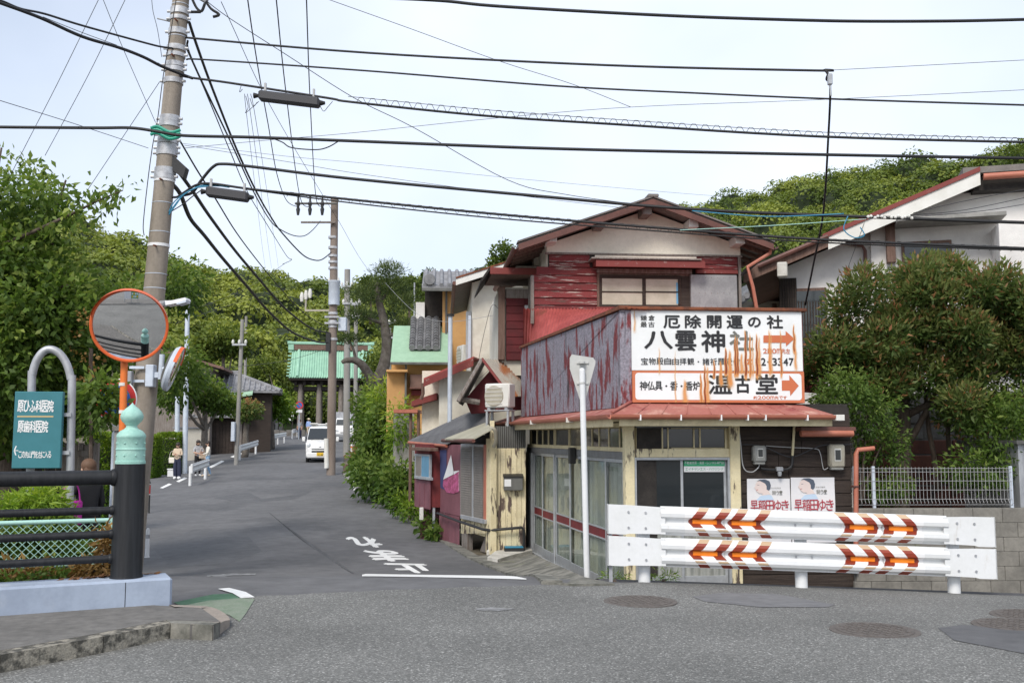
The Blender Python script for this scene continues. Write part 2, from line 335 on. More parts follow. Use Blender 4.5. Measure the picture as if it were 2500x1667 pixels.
mat('paper', (.78, .76, .76), .8, (.70, .70, .72), 3); mat('print_blue', (.52, .64, .78), .8); mat('print_hair', (.09, .11, .15), .8); mat('print_skin', (.74, .62, .58), .8); mat('print_pink', (.55, .12, .28), .8, (.25, .05, .10), 12); mat('print_navy', (.05, .06, .16), .8); mat('print_teal', (.22, .42, .40), .8, (.5, .6, .55), 14)
mat('manhole', (.125, .11, .10), .75, (.165, .145, .13), 20, metal=.3, bump=.6, bscale=60)
mat('car_white', (.80, .80, .79), .25, coat=.6); mat('plate_yellow', (.80, .50, .02), .5); mat('tyre', (.02, .02, .02), .85); mat('car_grey', (.30, .31, .32), .4); mat('lamp_clear', (.55, .58, .60), .1, coat=.6)
mat('skin', (.56, .35, .25), .6); mat('hair', (.03, .02, .016), .6); mat('hair_brown', (.13, .07, .04), .7)
mat('cloth_white', (.72, .68, .60), .9); mat('cloth_navy', (.025, .03, .06), .9); mat('cloth_denim', (.22, .36, .52), .9); mat('cloth_black', (.015, .015, .017), .9); mat('cloth_grey', (.28, .28, .30), .9, (.5, .5, .5), 18); mat('cloth_beige', (.60, .48, .36), .9); mat('bag_magenta', (.38, .02, .26), .8); mat('cloth_blue', (.30, .42, .70), .9); mat('straw', (.72, .64, .46), .9); mat('cloth_stripe', (.5, .5, .5), .9, (.05, .05, .06), 6, stretch=(.1, .1, 7), lo=.48, hi=.52)
mat('bark', (.075, .055, .042), .95, (.13, .10, .08), 6, stretch=(3, 3, .6), fine=.2, bump=.8); mat('bark_grey', (.17, .15, .13), .95, (.10, .085, .07), 5, fine=.2, bump=.6)
mat('dry_leaf', (.30, .15, .06), .9, (.20, .09, .035), 4); mat('flower', (.75, .62, .50), .8); mat('flower_pink', (.62, .28, .32), .8); mat('box_white', (.76, .77, .78), .6)
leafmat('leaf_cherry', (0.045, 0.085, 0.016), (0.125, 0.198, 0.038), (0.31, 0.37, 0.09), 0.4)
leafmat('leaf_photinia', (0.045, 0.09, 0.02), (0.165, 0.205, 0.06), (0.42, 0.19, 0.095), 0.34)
leafmat('leaf_bright', (0.045, 0.092, 0.018), (0.115, 0.185, 0.036), (0.24, 0.31, 0.075), 0.33)
leafmat('leaf_forest', (0.03, 0.06, 0.012), (0.128, 0.175, 0.032), (0.3, 0.335, 0.065), 0.28)
leafmat('leaf_hedge', (0.05, 0.11, 0.012), (0.12, 0.21, 0.022), (0.26, 0.34, 0.045), 0.25)
leafmat('leaf_pine', (0.03, 0.06, 0.02), (0.085, 0.12, 0.032), (0.16, 0.19, 0.05), 0.2)
leafmat('leaf_yellow', (.10, .19, .02), (.22, .33, .04), (.38, .45, .07), .35)
leafmat('leaf_dry', (.13, .07, .02), (.26, .15, .05), (.40, .27, .10), .2)
# coarse old asphalt: pale stone chips in dark binder
def coarse():
    m = bpy.data.materials.new('asphalt_coarse'); m.use_nodes = True; t = m.node_tree; b = t.nodes['Principled BSDF']; l = t.links.new
    tc = nod(t, 'ShaderNodeTexCoord'); v = nod(t, 'ShaderNodeTexVoronoi'); v.inputs['Scale'].default_value = 90; l(tc.outputs['Object'], v.inputs['Vector'])
    sp_ = nod(t, 'ShaderNodeSeparateColor'); l(v.outputs['Color'], sp_.inputs[0])
    r = nod(t, 'ShaderNodeValToRGB'); e = r.color_ramp.elements; e[0].position = .0; e[0].color = (.09, .089, .083, 1); e[1].position = 1; e[1].color = (.42, .415, .39, 1)
    for p_, c_ in ((.35, (.13, .13, .122)), (.75, (.175, .174, .163)), (.93, (.245, .242, .228))): k = e.new(p_); k.color = c_ + (1,)
    l(sp_.outputs[0], r.inputs[0])
    n = nod(t, 'ShaderNodeTexNoise'); n.inputs['Scale'].default_value = .55; n.inputs['Detail'].default_value = 5; l(tc.outputs['Object'], n.inputs[0])
    q = nod(t, 'ShaderNodeMapRange'); l(n.outputs[0], q.inputs[0]); q.inputs[1].default_value = .3; q.inputs[2].default_value = .7; q.inputs[3].default_value = .80; q.inputs[4].default_value = 1.18
    g = nod(t, 'ShaderNodeCombineColor'); [l(q.outputs[0], g.inputs[i]) for i in range(3)]
    mm = nod(t, 'ShaderNodeMix', data_type='RGBA', blend_type='MULTIPLY'); mm.inputs['Factor'].default_value = 1; l(r.outputs[0], mm.inputs['A']); l(g.outputs[0], mm.inputs['B']); l(mm.outputs['Result'], b.inputs['Base Color'])
    bp = nod(t, 'ShaderNodeBump'); bp.inputs['Strength'].default_value = .5; bp.inputs['Distance'].default_value = .006; l(v.outputs['Distance'], bp.inputs['Height']); l(bp.outputs[0], b.inputs['Normal'])
    b.inputs['Roughness'].default_value = .85; _M['asphalt_coarse'] = m
coarse()
def clearglass():
    m = bpy.data.materials.new('glass_clear'); m.use_nodes = True; t = m.node_tree; t.nodes.clear(); l = t.links.new; o = nod(t, 'ShaderNodeOutputMaterial'); a = nod(t, 'ShaderNodeBsdfTransparent'); a.inputs[0].default_value = (.80, .83, .82, 1); g = nod(t, 'ShaderNodeBsdfGlossy'); g.inputs['Roughness'].default_value = .03
    lw = nod(t, 'ShaderNodeLayerWeight'); lw.inputs[0].default_value = .5; pw = nod(t, 'ShaderNodeMath', operation='POWER'); pw.inputs[1].default_value = 4; l(lw.outputs['Facing'], pw.inputs[0]); f = nod(t, 'ShaderNodeMath', operation='MULTIPLY_ADD'); f.inputs[1].default_value = .35; f.inputs[2].default_value = .05; l(pw.outputs[0], f.inputs[0]); x = nod(t, 'ShaderNodeMixShader'); l(f.outputs[0], x.inputs[0]); l(a.outputs[0], x.inputs[1]); l(g.outputs[0], x.inputs[2]); l(x.outputs[0], o.inputs[0]); _M['glass_clear'] = m
clearglass()
mat('curtain_old', (.80, .78, .70), .9, (.60, .58, .52), 2.0, stretch=(3, 3, .3), fine=.1, col3=(.80, .74, .56), scale3=.9, lo3=.5, hi3=.65)
# rust streaks: a see-through film, its cover kept per vertex
def film():
    m = bpy.data.materials.new('rust_film'); m.use_nodes = True; t = m.node_tree; b = t.nodes['Principled BSDF']; l = t.links.new
    at = nod(t, 'ShaderNodeAttribute', attribute_name='cover'); r = nod(t, 'ShaderNodeValToRGB'); l(at.outputs['Fac'], r.inputs[0])
    e = r.color_ramp.elements; e[0].color = (.85, .55, .25, 1); e[1].position = .9; e[1].color = (.22, .045, .018, 1); k = e.new(.45); k.color = (.72, .30, .09, 1)
    l(r.outputs[0], b.inputs['Base Color']); b.inputs['Roughness'].default_value = .8
    q = nod(t, 'ShaderNodeMapRange'); q.inputs[2].default_value = .5; l(at.outputs['Fac'], q.inputs[0]); l(q.outputs[0], b.inputs['Alpha']); _M['rust_film'] = m
film()
# ---------------------------------------------------------------- foliage
def leaves(name, pos, dirs, size, tint, matname, parent=None, aspect=.45, world=True, droop=.12, nrm=None):
    pos = np.asarray(pos, float); n = len(pos); d = np.asarray(dirs, float); d /= np.linalg.norm(d, axis=1, keepdims=True) + 1e-9
    rnd = RNG.normal(size=(n, 3)) if nrm is None else nrm; s = np.cross(d, rnd); s /= np.linalg.norm(s, axis=1, keepdims=True) + 1e-9
    nn = np.cross(s, d); size = (np.ones(n) * size)[:, None]; w_ = size * aspect * .5
    v = np.empty((n, 4, 3)); v[:, 0] = pos; v[:, 1] = pos + d * size * .42 + s * w_ + nn * size * droop; v[:, 2] = pos + d * size; v[:, 3] = pos + d * size * .42 - s * w_ + nn * size * droop
    v = v.reshape(-1, 3)
    if parent is not None and world: v = v - np.array(parent.location)
    me = bpy.data.meshes.new(name); me.vertices.add(4 * n); me.vertices.foreach_set('co', v.ravel())
    me.loops.add(4 * n); me.loops.foreach_set('vertex_index', np.arange(4 * n)); me.polygons.add(n); me.polygons.foreach_set('loop_start', np.arange(n) * 4)
    me.update(); at = me.attributes.new('tint', 'FLOAT', 'FACE'); at.data.foreach_set('value', np.clip(np.ones(n) * tint, 0, 1)); me.materials.append(M(matname))
    me.validate(); o = bpy.data.objects.new(name, me); COL.objects.link(o)
    if parent is not None: o.parent = parent
    return o
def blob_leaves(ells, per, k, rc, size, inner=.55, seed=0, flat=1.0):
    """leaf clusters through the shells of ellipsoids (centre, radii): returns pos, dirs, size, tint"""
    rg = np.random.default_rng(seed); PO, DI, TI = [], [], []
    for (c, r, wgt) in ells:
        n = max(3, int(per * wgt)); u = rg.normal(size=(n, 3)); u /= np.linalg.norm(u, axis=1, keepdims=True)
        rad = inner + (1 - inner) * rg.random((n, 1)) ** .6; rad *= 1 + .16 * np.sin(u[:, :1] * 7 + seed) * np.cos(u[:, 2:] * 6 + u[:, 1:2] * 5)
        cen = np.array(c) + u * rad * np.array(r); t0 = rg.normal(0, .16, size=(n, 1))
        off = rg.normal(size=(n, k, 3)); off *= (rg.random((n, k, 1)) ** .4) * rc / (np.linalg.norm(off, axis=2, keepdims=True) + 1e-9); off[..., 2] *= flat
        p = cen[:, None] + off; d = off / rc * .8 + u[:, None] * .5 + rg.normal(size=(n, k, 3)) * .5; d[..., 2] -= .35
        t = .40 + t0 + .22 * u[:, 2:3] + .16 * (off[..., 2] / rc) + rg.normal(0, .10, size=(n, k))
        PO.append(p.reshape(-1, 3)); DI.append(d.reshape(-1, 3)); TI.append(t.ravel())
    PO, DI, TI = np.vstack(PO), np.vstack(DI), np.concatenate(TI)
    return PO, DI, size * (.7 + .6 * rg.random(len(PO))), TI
def limbs(mb, a, b, r0, r1, bend=.12, n=6, seed=0, sides=7):
    rg = random.Random(seed); a, b = Vector(a), Vector(b); ln = (b - a).length; path = []; o = Vector((0, 0, 0))
    for i in range(n + 1):
        t = i / n; path.append(a.lerp(b, t) + o); o = o + Vector((rg.uniform(-1, 1), rg.uniform(-1, 1), rg.uniform(-.6, .6))) * (bend * ln / n)
    mb.tube(path, [r0 + (r1 - r0) * i / n for i in range(n + 1)], sides); return path
# ---------------------------------------------------------------- lettering: flat print as real outlines
_glyph = {}
def glyph(ch):
    if ch not in _glyph:
        c = bpy.data.curves.new('g', 'FONT'); c.body = ch; c.resolution_u = 3
        o = bpy.data.objects.new('g', c); COL.objects.link(o); dg = bpy.context.evaluated_depsgraph_get(); dg.update()
        me = bpy.data.meshes.new_from_object(o.evaluated_get(dg)); bpy.data.objects.remove(o)
        v = np.array([x.co[:2] for x in me.vertices]); f = [tuple(p.vertices) for p in me.polygons]
        _glyph[ch] = (v, f, v.min(0), v.max(0)) if len(v) else None
    return _glyph[ch]
for _c in sorted(set('不動産売買・賃レンタル専門店エイチサンスハウジグ早稲田ゆき闘う!だから私は鎌倉最古厄除開運の社八雲神宝物殿自由拝観諸祈願受付210m先左34-7仏具香炉温堂約です原ひふ科医院歯こ山門を左に入る止まれ58')): glyph(_c)
def letters(mb, items, v, bold=0.0):
    """items: (char, u0, u1, z0, z1) boxes on a wall plane"""
    for ch, u0, u1, z0, z1 in items:
        g = glyph(ch)
        if g is None: continue
        vs, f, lo, hi = g; sc = (hi - lo); sc[sc == 0] = 1
        for k, (du, dz) in enumerate([(0, 0)] if not bold else [(-bold, 0), (bold, 0), (0, bold), (0, -bold)]):
            mb.add([(u0 + (x - lo[0]) / sc[0] * (u1 - u0) + du, v - .0002 * k, z0 + (y - lo[1]) / sc[1] * (z1 - z0) + dz) for x, y in vs], f)
def row(text, u0, u1, z0, z1, gap=.12):
    """spread a line of writing over a box"""
    n = len(text); wch = (u1 - u0) / (n + (n - 1) * gap); it = []
    for i, ch in enumerate(text):
        a = u0 + i * wch * (1 + gap)
        if ch == '・': it.append((ch, a + wch * .38, a + wch * .62, z0 + (z1 - z0) * .38, z0 + (z1 - z0) * .56))
        elif ch == '-': it.append((ch, a + wch * .15, a + wch * .85, z0 + (z1 - z0) * .42, z0 + (z1 - z0) * .54))
        elif ch == '一' : it.append((ch, a, a + wch, z0 + (z1 - z0) * .45, z0 + (z1 - z0) * .55))
        elif ch == ' ': pass
        else: it.append((ch, a, a + wch, z0, z1))
    return it
# ================================================================ ground, roads
def gridsheet(name, xs, ys, zf, matname):
    X, Y = np.meshgrid(xs, ys); Z = zf(X, Y); nx, ny = len(xs), len(ys); mb = MB()
    mb.v = [tuple(p) for p in np.stack([X.ravel(), Y.ravel(), Z.ravel()], 1)]
    mb.f = [(j * nx + i, j * nx + i + 1, (j + 1) * nx + i + 1, (j + 1) * nx + i) for j in range(ny - 1) for i in range(nx - 1)]; mb.m = [0] * len(mb.f)
    return mb.build(name, matname, smooth='all', fix=False)
def strip(name, rows, dz, matname, nx=14):
    """rows: (left point xy, right point xy); a sheet that follows the ground"""
    mb = MB()
    for a, b in rows:
        for i in range(nx + 1):
            x, y = a[0] + (b[0] - a[0]) * i / nx, a[1] + (b[1] - a[1]) * i / nx; mb.v.append((x, y, float(gz(x, y)) + dz))
    mb.f = [(j * (nx + 1) + i, j * (nx + 1) + i + 1, (j + 1) * (nx + 1) + i + 1, (j + 1) * (nx + 1) + i) for j in range(len(rows) - 1) for i in range(nx)]; mb.m = [0] * len(mb.f)
    return mb.build(name, matname, smooth='all', fix=False)
xs = np.concatenate([np.linspace(-700, -40, 24), np.linspace(-36, 30, 67), np.linspace(36, 700, 24)])
ys = np.concatenate([np.linspace(-120, 6, 12), np.linspace(7, 26, 40), np.linspace(27, 130, 60), np.linspace(140, 700, 16)])
struct(gridsheet('ground', xs, ys, lambda x, y: gz(x, y) - .035, 'soil'))
# side street
RE = sorted([(p.y, p.x) for p in [G(*q) for q in ((1325, 1424), (1230, 1398), (1140, 1362), (1080, 1325), (1020, 1290), (945, 1228), (880, 1196), (850, 1172), (835, 1160))]] + [(50, -8.4), (70, -11.8), (90, -15.0), (112, -18.4)])
rey, rex = [a for a, b in RE], [b for a, b in RE]
def street_right(y): return float(np.interp(y, rey, rex)) if y > rey[0] else 14.0
def street_left(y): return float(np.interp(y, [9, 13, 20, 42, 50, 90, 112], [-7.5, -8.0, -10.0, -16.4, -17.6, -22.6, -25.5]))
yy = list(np.linspace(9.2, 16, 24)) + list(np.linspace(16.4, 40, 50)) + list(np.linspace(42, 112, 36))
rows = [((street_left(y), y), (street_right(y) if y > rey[0] + .6 else 1.0 + max(0, (rey[0] + .6 - y)) * 3, y)) for y in yy]
struct(strip('street', rows, 0.0, 'asphalt_smooth', 20))
# main road at the camera: its far edge
edge = [G(*q) for q in ((-150, 1560), (250, 1510), (430, 1478), (640, 1455), (900, 1443), (1320, 1429), (1573, 1422), (1950, 1432), (2330, 1449), (2500, 1456))]
ex = [-60] + [p.x for p in edge] + [12, 60]; ey = [7.5] + [p.y for p in edge] + [edge[-1].y, edge[-1].y]
cols = np.concatenate([np.linspace(-60, -8, 14), np.linspace(-7, 9, 65), np.linspace(10, 60, 14)])
mb = MB(); nr = 46
for x in cols:
    yf = float(np.interp(x, ex, ey)) + .03 * math.sin(x * 9.1) + .02 * math.sin(x * 23)
    for j in range(nr + 1): y = -40 + (yf + 40) * (1 - (1 - j / nr) ** 2.2); mb.v.append((x, y, float(gz(x, y)) + .006))
mb.f = [(i * (nr + 1) + j, (i + 1) * (nr + 1) + j, (i + 1) * (nr + 1) + j + 1, i * (nr + 1) + j + 1) for i in range(len(cols) - 1) for j in range(nr)]; mb.m = [0] * len(mb.f)
struct(mb.build('road', 'asphalt_coarse', smooth='all', fix=False))
def patch(name, pxs, dz, matname, n=6):
    """a painted or patched area with straight sides, laid on the road"""
    pts = [G(*q) for q in pxs]; mb = MB(); out = []
    for i, p in enumerate(pts):
        q = pts[(i + 1) % len(pts)]
        for k in range(n): t = k / n; x, y = p.x + (q.x - p.x) * t, p.y + (q.y - p.y) * t; out.append((x, y, float(gz(x, y)) + dz))
    mb.poly(out); o = mb.build(name, matname); return struct(o)
strip_ = struct(strip('verge_strip', [((x, float(np.interp(x, ex, ey)) - .05), (x + .1, 14.2)) for x in np.linspace(1.0, 9.5, 30)], .002, 'asphalt_dark', 10))
patch('road_patch', [(2290, 1535), (2340, 1528), (2500, 1528), (2620, 1560), (2620, 1610), (2500, 1598), (2330, 1565)], .010, 'asphalt_worn')
patch('road_patch', [(1690, 1458), (1760, 1448), (1900, 1452), (2040, 1478), (2020, 1484), (1860, 1484), (1720, 1470)], .010, 'asphalt_pale')
patch('road_seam', [(655, 1250), (657, 1250), (720, 1300), (790, 1350), (865, 1398), (861, 1400), (786, 1352), (716, 1302)], .0035, 'asphalt_dark')
patch('road_patch', [(365, 1330), (480, 1290), (600, 1300), (640, 1345), (560, 1375), (420, 1385)], .0025, 'asphalt_worn'); patch('road_patch', [(520, 1215), (640, 1195), (760, 1200), (720, 1218), (600, 1228)], .0025, 'asphalt_worn')
# painted markings
patch('road_marking', [(884, 1403), (893, 1401), (1100, 1404), (1285, 1413), (1285, 1415), (1100, 1410), (886, 1407)], .006, 'paint_white', 10)
patch('road_marking', [(532, 1439), (560, 1437), (600, 1447), (622, 1460), (588, 1462), (568, 1450)], .012, 'paint_white')
patch('road_marking', [(424, 1472), (520, 1452), (566, 1450), (586, 1461), (510, 1468), (440, 1480)], .008, 'paint_green')
patch('road_marking', [(440, 1482), (510, 1468), (590, 1462), (622, 1464), (600, 1500), (585, 1520), (562, 1505), (520, 1490)], .012, 'paint_green_pale')
patch('road_marking', [(505, 1405), (560, 1400), (625, 1400), (622, 1404), (560, 1405), (508, 1408)], .006, 'paint_faded')
patch('road_marking', [(1160, 1487), (1200, 1484), (1260, 1488), (1220, 1493), (1165, 1492)], .010, 'paint_faded')
for q in ([(390, 1191), (398, 1192), (420, 1182), (412, 1180)], [(430, 1175), (437, 1177), (458, 1167), (450, 1165)], [(508, 1140), (516, 1142), (548, 1126), (541, 1124)], [(562, 1115), (570, 1117), (596, 1106), (590, 1104)]): patch('road_marking', q, .006, 'paint_white', 3)
# the word for stop, each character stretched along the lane
def ground_char(ch, bl, br, tr, tl):
    g = glyph(ch); vs, f, lo, hi = g; A, B, C, D = [G(*q) for q in (bl, br, tr, tl)]; mb = MB(); vv = []
    for k, (dx, dy) in enumerate(((-.05, 0), (.05, 0), (0, .05), (0, -.05))):
        for x, y in vs:
            s = (x - lo[0]) / (hi[0] - lo[0]) + dx; t = (y - lo[1]) / (hi[1] - lo[1]) + dy
            p = A * (1 - s) * (1 - t) + B * s * (1 - t) + C * s * t + D * (1 - s) * t; vv.append((p.x, p.y, float(gz(p.x, p.y)) + .005 + .0015 * k))
        mb.add(vv, f); vv = []
    return struct(mb.build('road_marking', 'paint_white', fix=False))
ground_char('止', (1036, 1378), (940, 1376), (984, 1400), (1064, 1397))
ground_char('ま', (962, 1345), (886, 1343), (914, 1370), (1002, 1369))
ground_char('れ', (908, 1312), (844, 1311), (866, 1337), (942, 1335))
# manhole covers
def manhole(px, py, r, label):
    c = G(px, py, .012); t = thing('manhole_cover', label, 'manhole', c, 0.3)
    MB().lathe([(r + .05, -.03), (r + .05, .002), (r + .012, .004)], n=36).build('frame_ring', 'manhole', t, True)
    m_ = MB().lathe([(r, -.03), (r, .008), (r - .02, .011)], n=36)
    for i in range(-4, 5):
        for j in range(-4, 5):
            x, y = i * r / 5, j * r / 5
            if x * x + y * y < (r * .85) ** 2: m_.box(x - r * .06, x + r * .06, y - r * .06, y + r * .06, .0105, .015)
    m_.build('lid', 'manhole', t)
manhole(1563, 1467, .31, 'round iron manhole cover in front of the white stop sign pole')
manhole(2135, 1538, .31, 'rusty iron manhole cover lying alone in the middle of the coarse road')
manhole(2482, 1526, .31, 'iron manhole cover beside the dark asphalt patch')
manhole(2520, 1502, .31, 'iron manhole cover close behind another at the dark asphalt patch')
# concrete forecourt before the shop doors
mb = MB(); pts = [G(*q) for q in ((1140, 1362), (1290, 1351), (1426, 1414), (1500, 1430), (1400, 1432), (1322, 1425), (1230, 1400))]
top = [(p.x, p.y, p.z + .03) for p in pts]; mb.prism(top, (0, 0, -.3)); struct(mb.build('forecourt', 'concrete_dirty'))
mb = MB(); pts = [G(*q) for q in ((1190, 1372), (1215, 1352), (1290, 1346), (1300, 1354), (1245, 1368), (1215, 1378))]
mb.prism([(p.x, p.y, p.z + .09) for p in pts], (0, 0, -.3)); struct(mb.build('cement_step', 'concrete_white'))
# gutter edge stones along the right of the street
mb = MB(); L_ = []
for i in range(len(RE) - 5):
    y0, x0 = RE[i]; y1, x1 = RE[i + 1]; d = Vector((x1 - x0, y1 - y0, 0)); nb = max(1, int(d.length / .9)); nrm = Vector((d.y, -d.x, 0)).normalized()
    for k in range(nb):
        a = Vector((x0, y0, 0)) + d * (k / nb) + d.normalized() * .006; b = Vector((x0, y0, 0)) + d * ((k + 1) / nb)
        q = [a, b, b + nrm * .22, a + nrm * .22]; m_ = MB().prism([(p.x, p.y, float(gz(p.x, p.y)) + .035) for p in q], (0, 0, -.2)); L_.append(m_)
kr = bpy.data.objects.new('kerb', None); COL.objects.link(kr); struct(kr)
for m_ in L_: m_.build('kerb_stone', 'concrete_dirty', kr)
# ---------------------------------------------------------------- raised footway at the bridge end
TOPZ = .12
po = [G(*q, TOPZ) for q in ((-300, 1662), (0, 1601), (253, 1555), (416, 1522), (520, 1527))]
tip = [G(*q, .05) for q in ((548, 1526), (561, 1514), (545, 1497), (506, 1488))]; back = [G(*q, TOPZ) for q in ((408, 1474), (0, 1503), (-300, 1530), (-300, 1440), (0, 1440), (330, 1440))]
FA = back[1]; FB_ = back[0]; RA = math.atan2(FB_.y - FA.y, FB_.x - FA.x); RL = Frame(FB_.x, FB_.y, RA)
pl = [Vector((p.x, p.y, TOPZ)) for p in po]; pl = [pl[0] + (pl[0] - pl[1]).normalized() * 1.6] + pl; nf = len(pl)
tp = crom([pl[-1]] + [Vector((p.x, p.y, z)) for p, z in zip(tip, (.085, .06, .06, .08))] + [Vector((FB_.x + .03, FB_.y - .03, TOPZ))], 6)
path = pl[:-1] + tp; inner = []
for i, p in enumerate(path):
    d = path[min(i + 1, len(path) - 1)] - path[max(i - 1, 0)]; inner.append(p + Vector((-d.y, d.x, 0)).normalized() * (.14 if i < nf else .19) + Vector((0, 0, .008)))
walk = [tuple(p) for p in inner[:-2]] + [tuple(RL.w(u, .0, TOPZ)) for u in (-.12, -3.0, -8.0)] + [(inner[0].x - 2.4, inner[0].y - 1.0, TOPZ)]
ft = struct(MB().prism(walk, (0, 0, -.25)).build('footway', 'asphalt_walk'))
for i in range(nf - 1):
    d = pl[i + 1] - pl[i]; nb = max(1, round(d.length / .6)); o0, o1 = inner[i] - pl[i], inner[i + 1] - pl[i + 1]
    for k in range(nb):
        e = d.normalized() * .004; a, b = pl[i] + d * (k / nb) + e, pl[i] + d * ((k + 1) / nb) - e; q = [a, b, b + o0.lerp(o1, (k + 1) / nb), a + o0.lerp(o1, k / nb)]
        MB().prism([(p.x, p.y, TOPZ + .006) for p in q], (0, 0, -.3)).build('kerb_stone', 'kerb_stone' if i < nf - 2 else 'concrete_dirty', ft)
sm_o, sm_i = tp, inner[nf - 1:]
mb = MB(); n = len(sm_o); mb.v = [tuple(p) for p in sm_o] + [tuple(p) for p in sm_i] + [(p.x, p.y, -.05) for p in sm_o] + [(p.x, p.y, -.05) for p in sm_i]
mb.f = [f for i in range(n - 1) for f in ((i, i + 1, n + i + 1, n + i), (i, 2 * n + i, 2 * n + i + 1, i + 1))]; mb.m = [0] * len(mb.f); mb.build('kerb_end', 'kerb_top', ft, smooth=True)
# plinth and railing of the bridge end
rl = RL.root('bridge_railing', 'black bar railing on blue concrete plinth, its end post topped by pale green onion finial', 'railing')
PT = .35
m_ = MB().box(-6, .04, .0, .36, -.1, PT, .02); m_.build('plinth', 'blue_concrete', rl)
MB().box(-.355, -.349, -.0015, .02, .10, PT - .02).build('crack', 'plastic_dark', rl)
pu, pv = -.33, .19
prof = [(.145, PT - .01), (.135, PT + .03), (.131, 1.34), (.129, 1.37)]
ps = MB().lathe([(r, z) for r, z in prof], (pu, pv, 0), 28).build('post', 'black_paint', rl, True)
cap = [(.131, 1.355), (.131, 1.38), (.125, 1.385), (.125, 1.475), (.130, 1.48), (.130, 1.49), (.124, 1.495), (.123, 1.585), (.127, 1.59), (.127, 1.605), (.118, 1.625), (.095, 1.65), (.066, 1.665), (.050, 1.68), (.048, 1.70), (.058, 1.705), (.062, 1.715), (.085, 1.735), (.099, 1.765), (.099, 1.79), (.085, 1.82), (.058, 1.85), (.030, 1.872), (.012, 1.89), (.001, 1.905)]
cp_ = MB().lathe([(r, z) for r, z in cap], (pu, pv, 0), 32).build('finial', 'verdigris', rl, True)
for a in range(8):
    for z in (1.43, 1.54):
        q = a * math.pi / 4 + .25; MB().ball((pu + .126 * math.cos(q), pv + .126 * math.sin(q), z), .009, 6, 5).build('rivet', 'verdigris', cp_)
for z, r in ((1.235, .066), (.945, .034), (.735, .034), (.52, .034)):
    MB().tube([(-6, pv, z), (pu - .1, pv, z)], r, 20).build('rail', 'black_paint', rl, True)
    MB().lathe([(r + .006, 0), (r + .012, .02), (r + .004, .045)], (pu - .155, pv, z), 20, 'x').build('collar', 'black_paint', rl, True)
for u in (-2.6, -4.9): MB().lathe([(.07, PT), (.07, 1.2)], (u, pv, 0), 16).build('post', 'black_paint', rl, True)
# ================================================================ the old shop on the corner
CX_, CY_ = 1.54, 13.1
F = Frame(CX_, CY_, R(5)); Lf = Frame(CX_, CY_, R(-79))
shop = F.root('corner_shop', 'weathered two-storey corner shop with maroon boards, cream gable and big painted sign box', 'shop')
ZB = -.75
def fpart(name, matn, x0, y0, x1, y1, v0, v1, fr=F, parent=None, ch=.006, vm=None): return put(rbox(fr, x0, y0, x1, y1, v0, v1, vm, ch), name, matn, shop, parent, fr)
# ---- ground floor, front
zf = lambda px, py, v=0: F.uz(px, py, v)[1]
zl = lambda px, py, v=0: Lf.uz(px, py, v)[1]
uR = F.uz(2083, 1200)[0]
z_eave = zf(1750, 1031)
put(MB().box(.02, uR, .10, 5.4, ZB, z_eave + .25), 'wall', 'black_wood', shop, None, F)          # solid core of the house, coloured black to read as unlit interior
u0, u1, _, _ = F.rect(1524, 1100, 1548, 1200)
for n_, (a, b) in (('post', (1526, 1549)), ('post', (1782, 1807))):
    a, b = F.uz(a, 1150)[0], F.uz(b, 1150)[0]; put(MB().box(a, b, -.03, .12, ZB, z_eave + .02, .008), n_, 'yellow_paint', shop, None, F)
ua, ub = F.uz(1549, 1150)[0], F.uz(1782, 1150)[0]
tr = put(MB().box(ua, ub, .06, .10, zf(1660, 1095), z_eave), 'transom', 'yellow_trim', shop, None, F)
for a, b in ((1557, 1616), (1619, 1630), (1633, 1693), (1696, 1708), (1711, 1770)): fpart('pane', 'glass_dark', a, 1047, b, 1092, .045, .062, parent=tr, ch=0)
for a, b in ((1553, 1557), (1616, 1619), (1630, 1633), (1693, 1696), (1708, 1711), (1770, 1774)): fpart('mullion', 'yellow_trim', a, 1043, b, 1096, .02, .064, parent=tr, ch=.003)
fpart('sill', 'grey_trim', 1552, 1037, 1778, 1044, -.01, .06, parent=tr)
fpart('lintel', 'yellow_paint', 1549, 1095, 1782, 1116, .0, .08)
dbz = -.33
dr = put(MB().box(F.uz(1549, 1150)[0], F.uz(1554, 1150)[0], -.01, .08, dbz, zf(1600, 1116)), 'door_frame', 'alu', shop, None, F)
put(MB().box(F.uz(1777, 1150)[0], F.uz(1782, 1150)[0], -.01, .08, dbz, zf(1700, 1116)), 'jamb', 'alu', shop, dr, F)
fpart('head', 'alu', 1554, 1116, 1777, 1123, -.01, .08, parent=dr)
put(MB().box(ua, ub, -.06, .1, ZB, dbz), 'threshold', 'concrete_dirty', shop, None, F)
zt_ = zf(1660, 1123); zm = zf(1660, 1300)
for i, (a, b, v) in enumerate(((1554, 1670, .03), (1664, 1777, .055))):
    a, b = F.uz(a, 1200)[0], F.uz(b, 1200)[0]; d = put(MB().box(a, b, v, v + .022, dbz, dbz + .12, .003), 'sliding_door', 'alu', shop, None, F)
    for q in (MB().box(a, a + .035, v, v + .022, dbz + .12, zt_, .003), MB().box(b - .035, b, v, v + .022, dbz + .12, zt_, .003)): put(q, 'stile', 'alu', shop, d, F)
    put(MB().box(a + .035, b - .035, v, v + .022, zm - .02, zm + .02, .003), 'rail', 'alu', shop, d, F)
    put(MB().box(a + .035, b - .035, v + .008, v + .014, zm + .02, zt_), 'pane', 'glass_dark', shop, d, F)
    put(MB().box(a + .035, b - .035, v + .008, v + .014, dbz + .12, zm - .02), 'pane', 'glass_frost', shop, d, F)
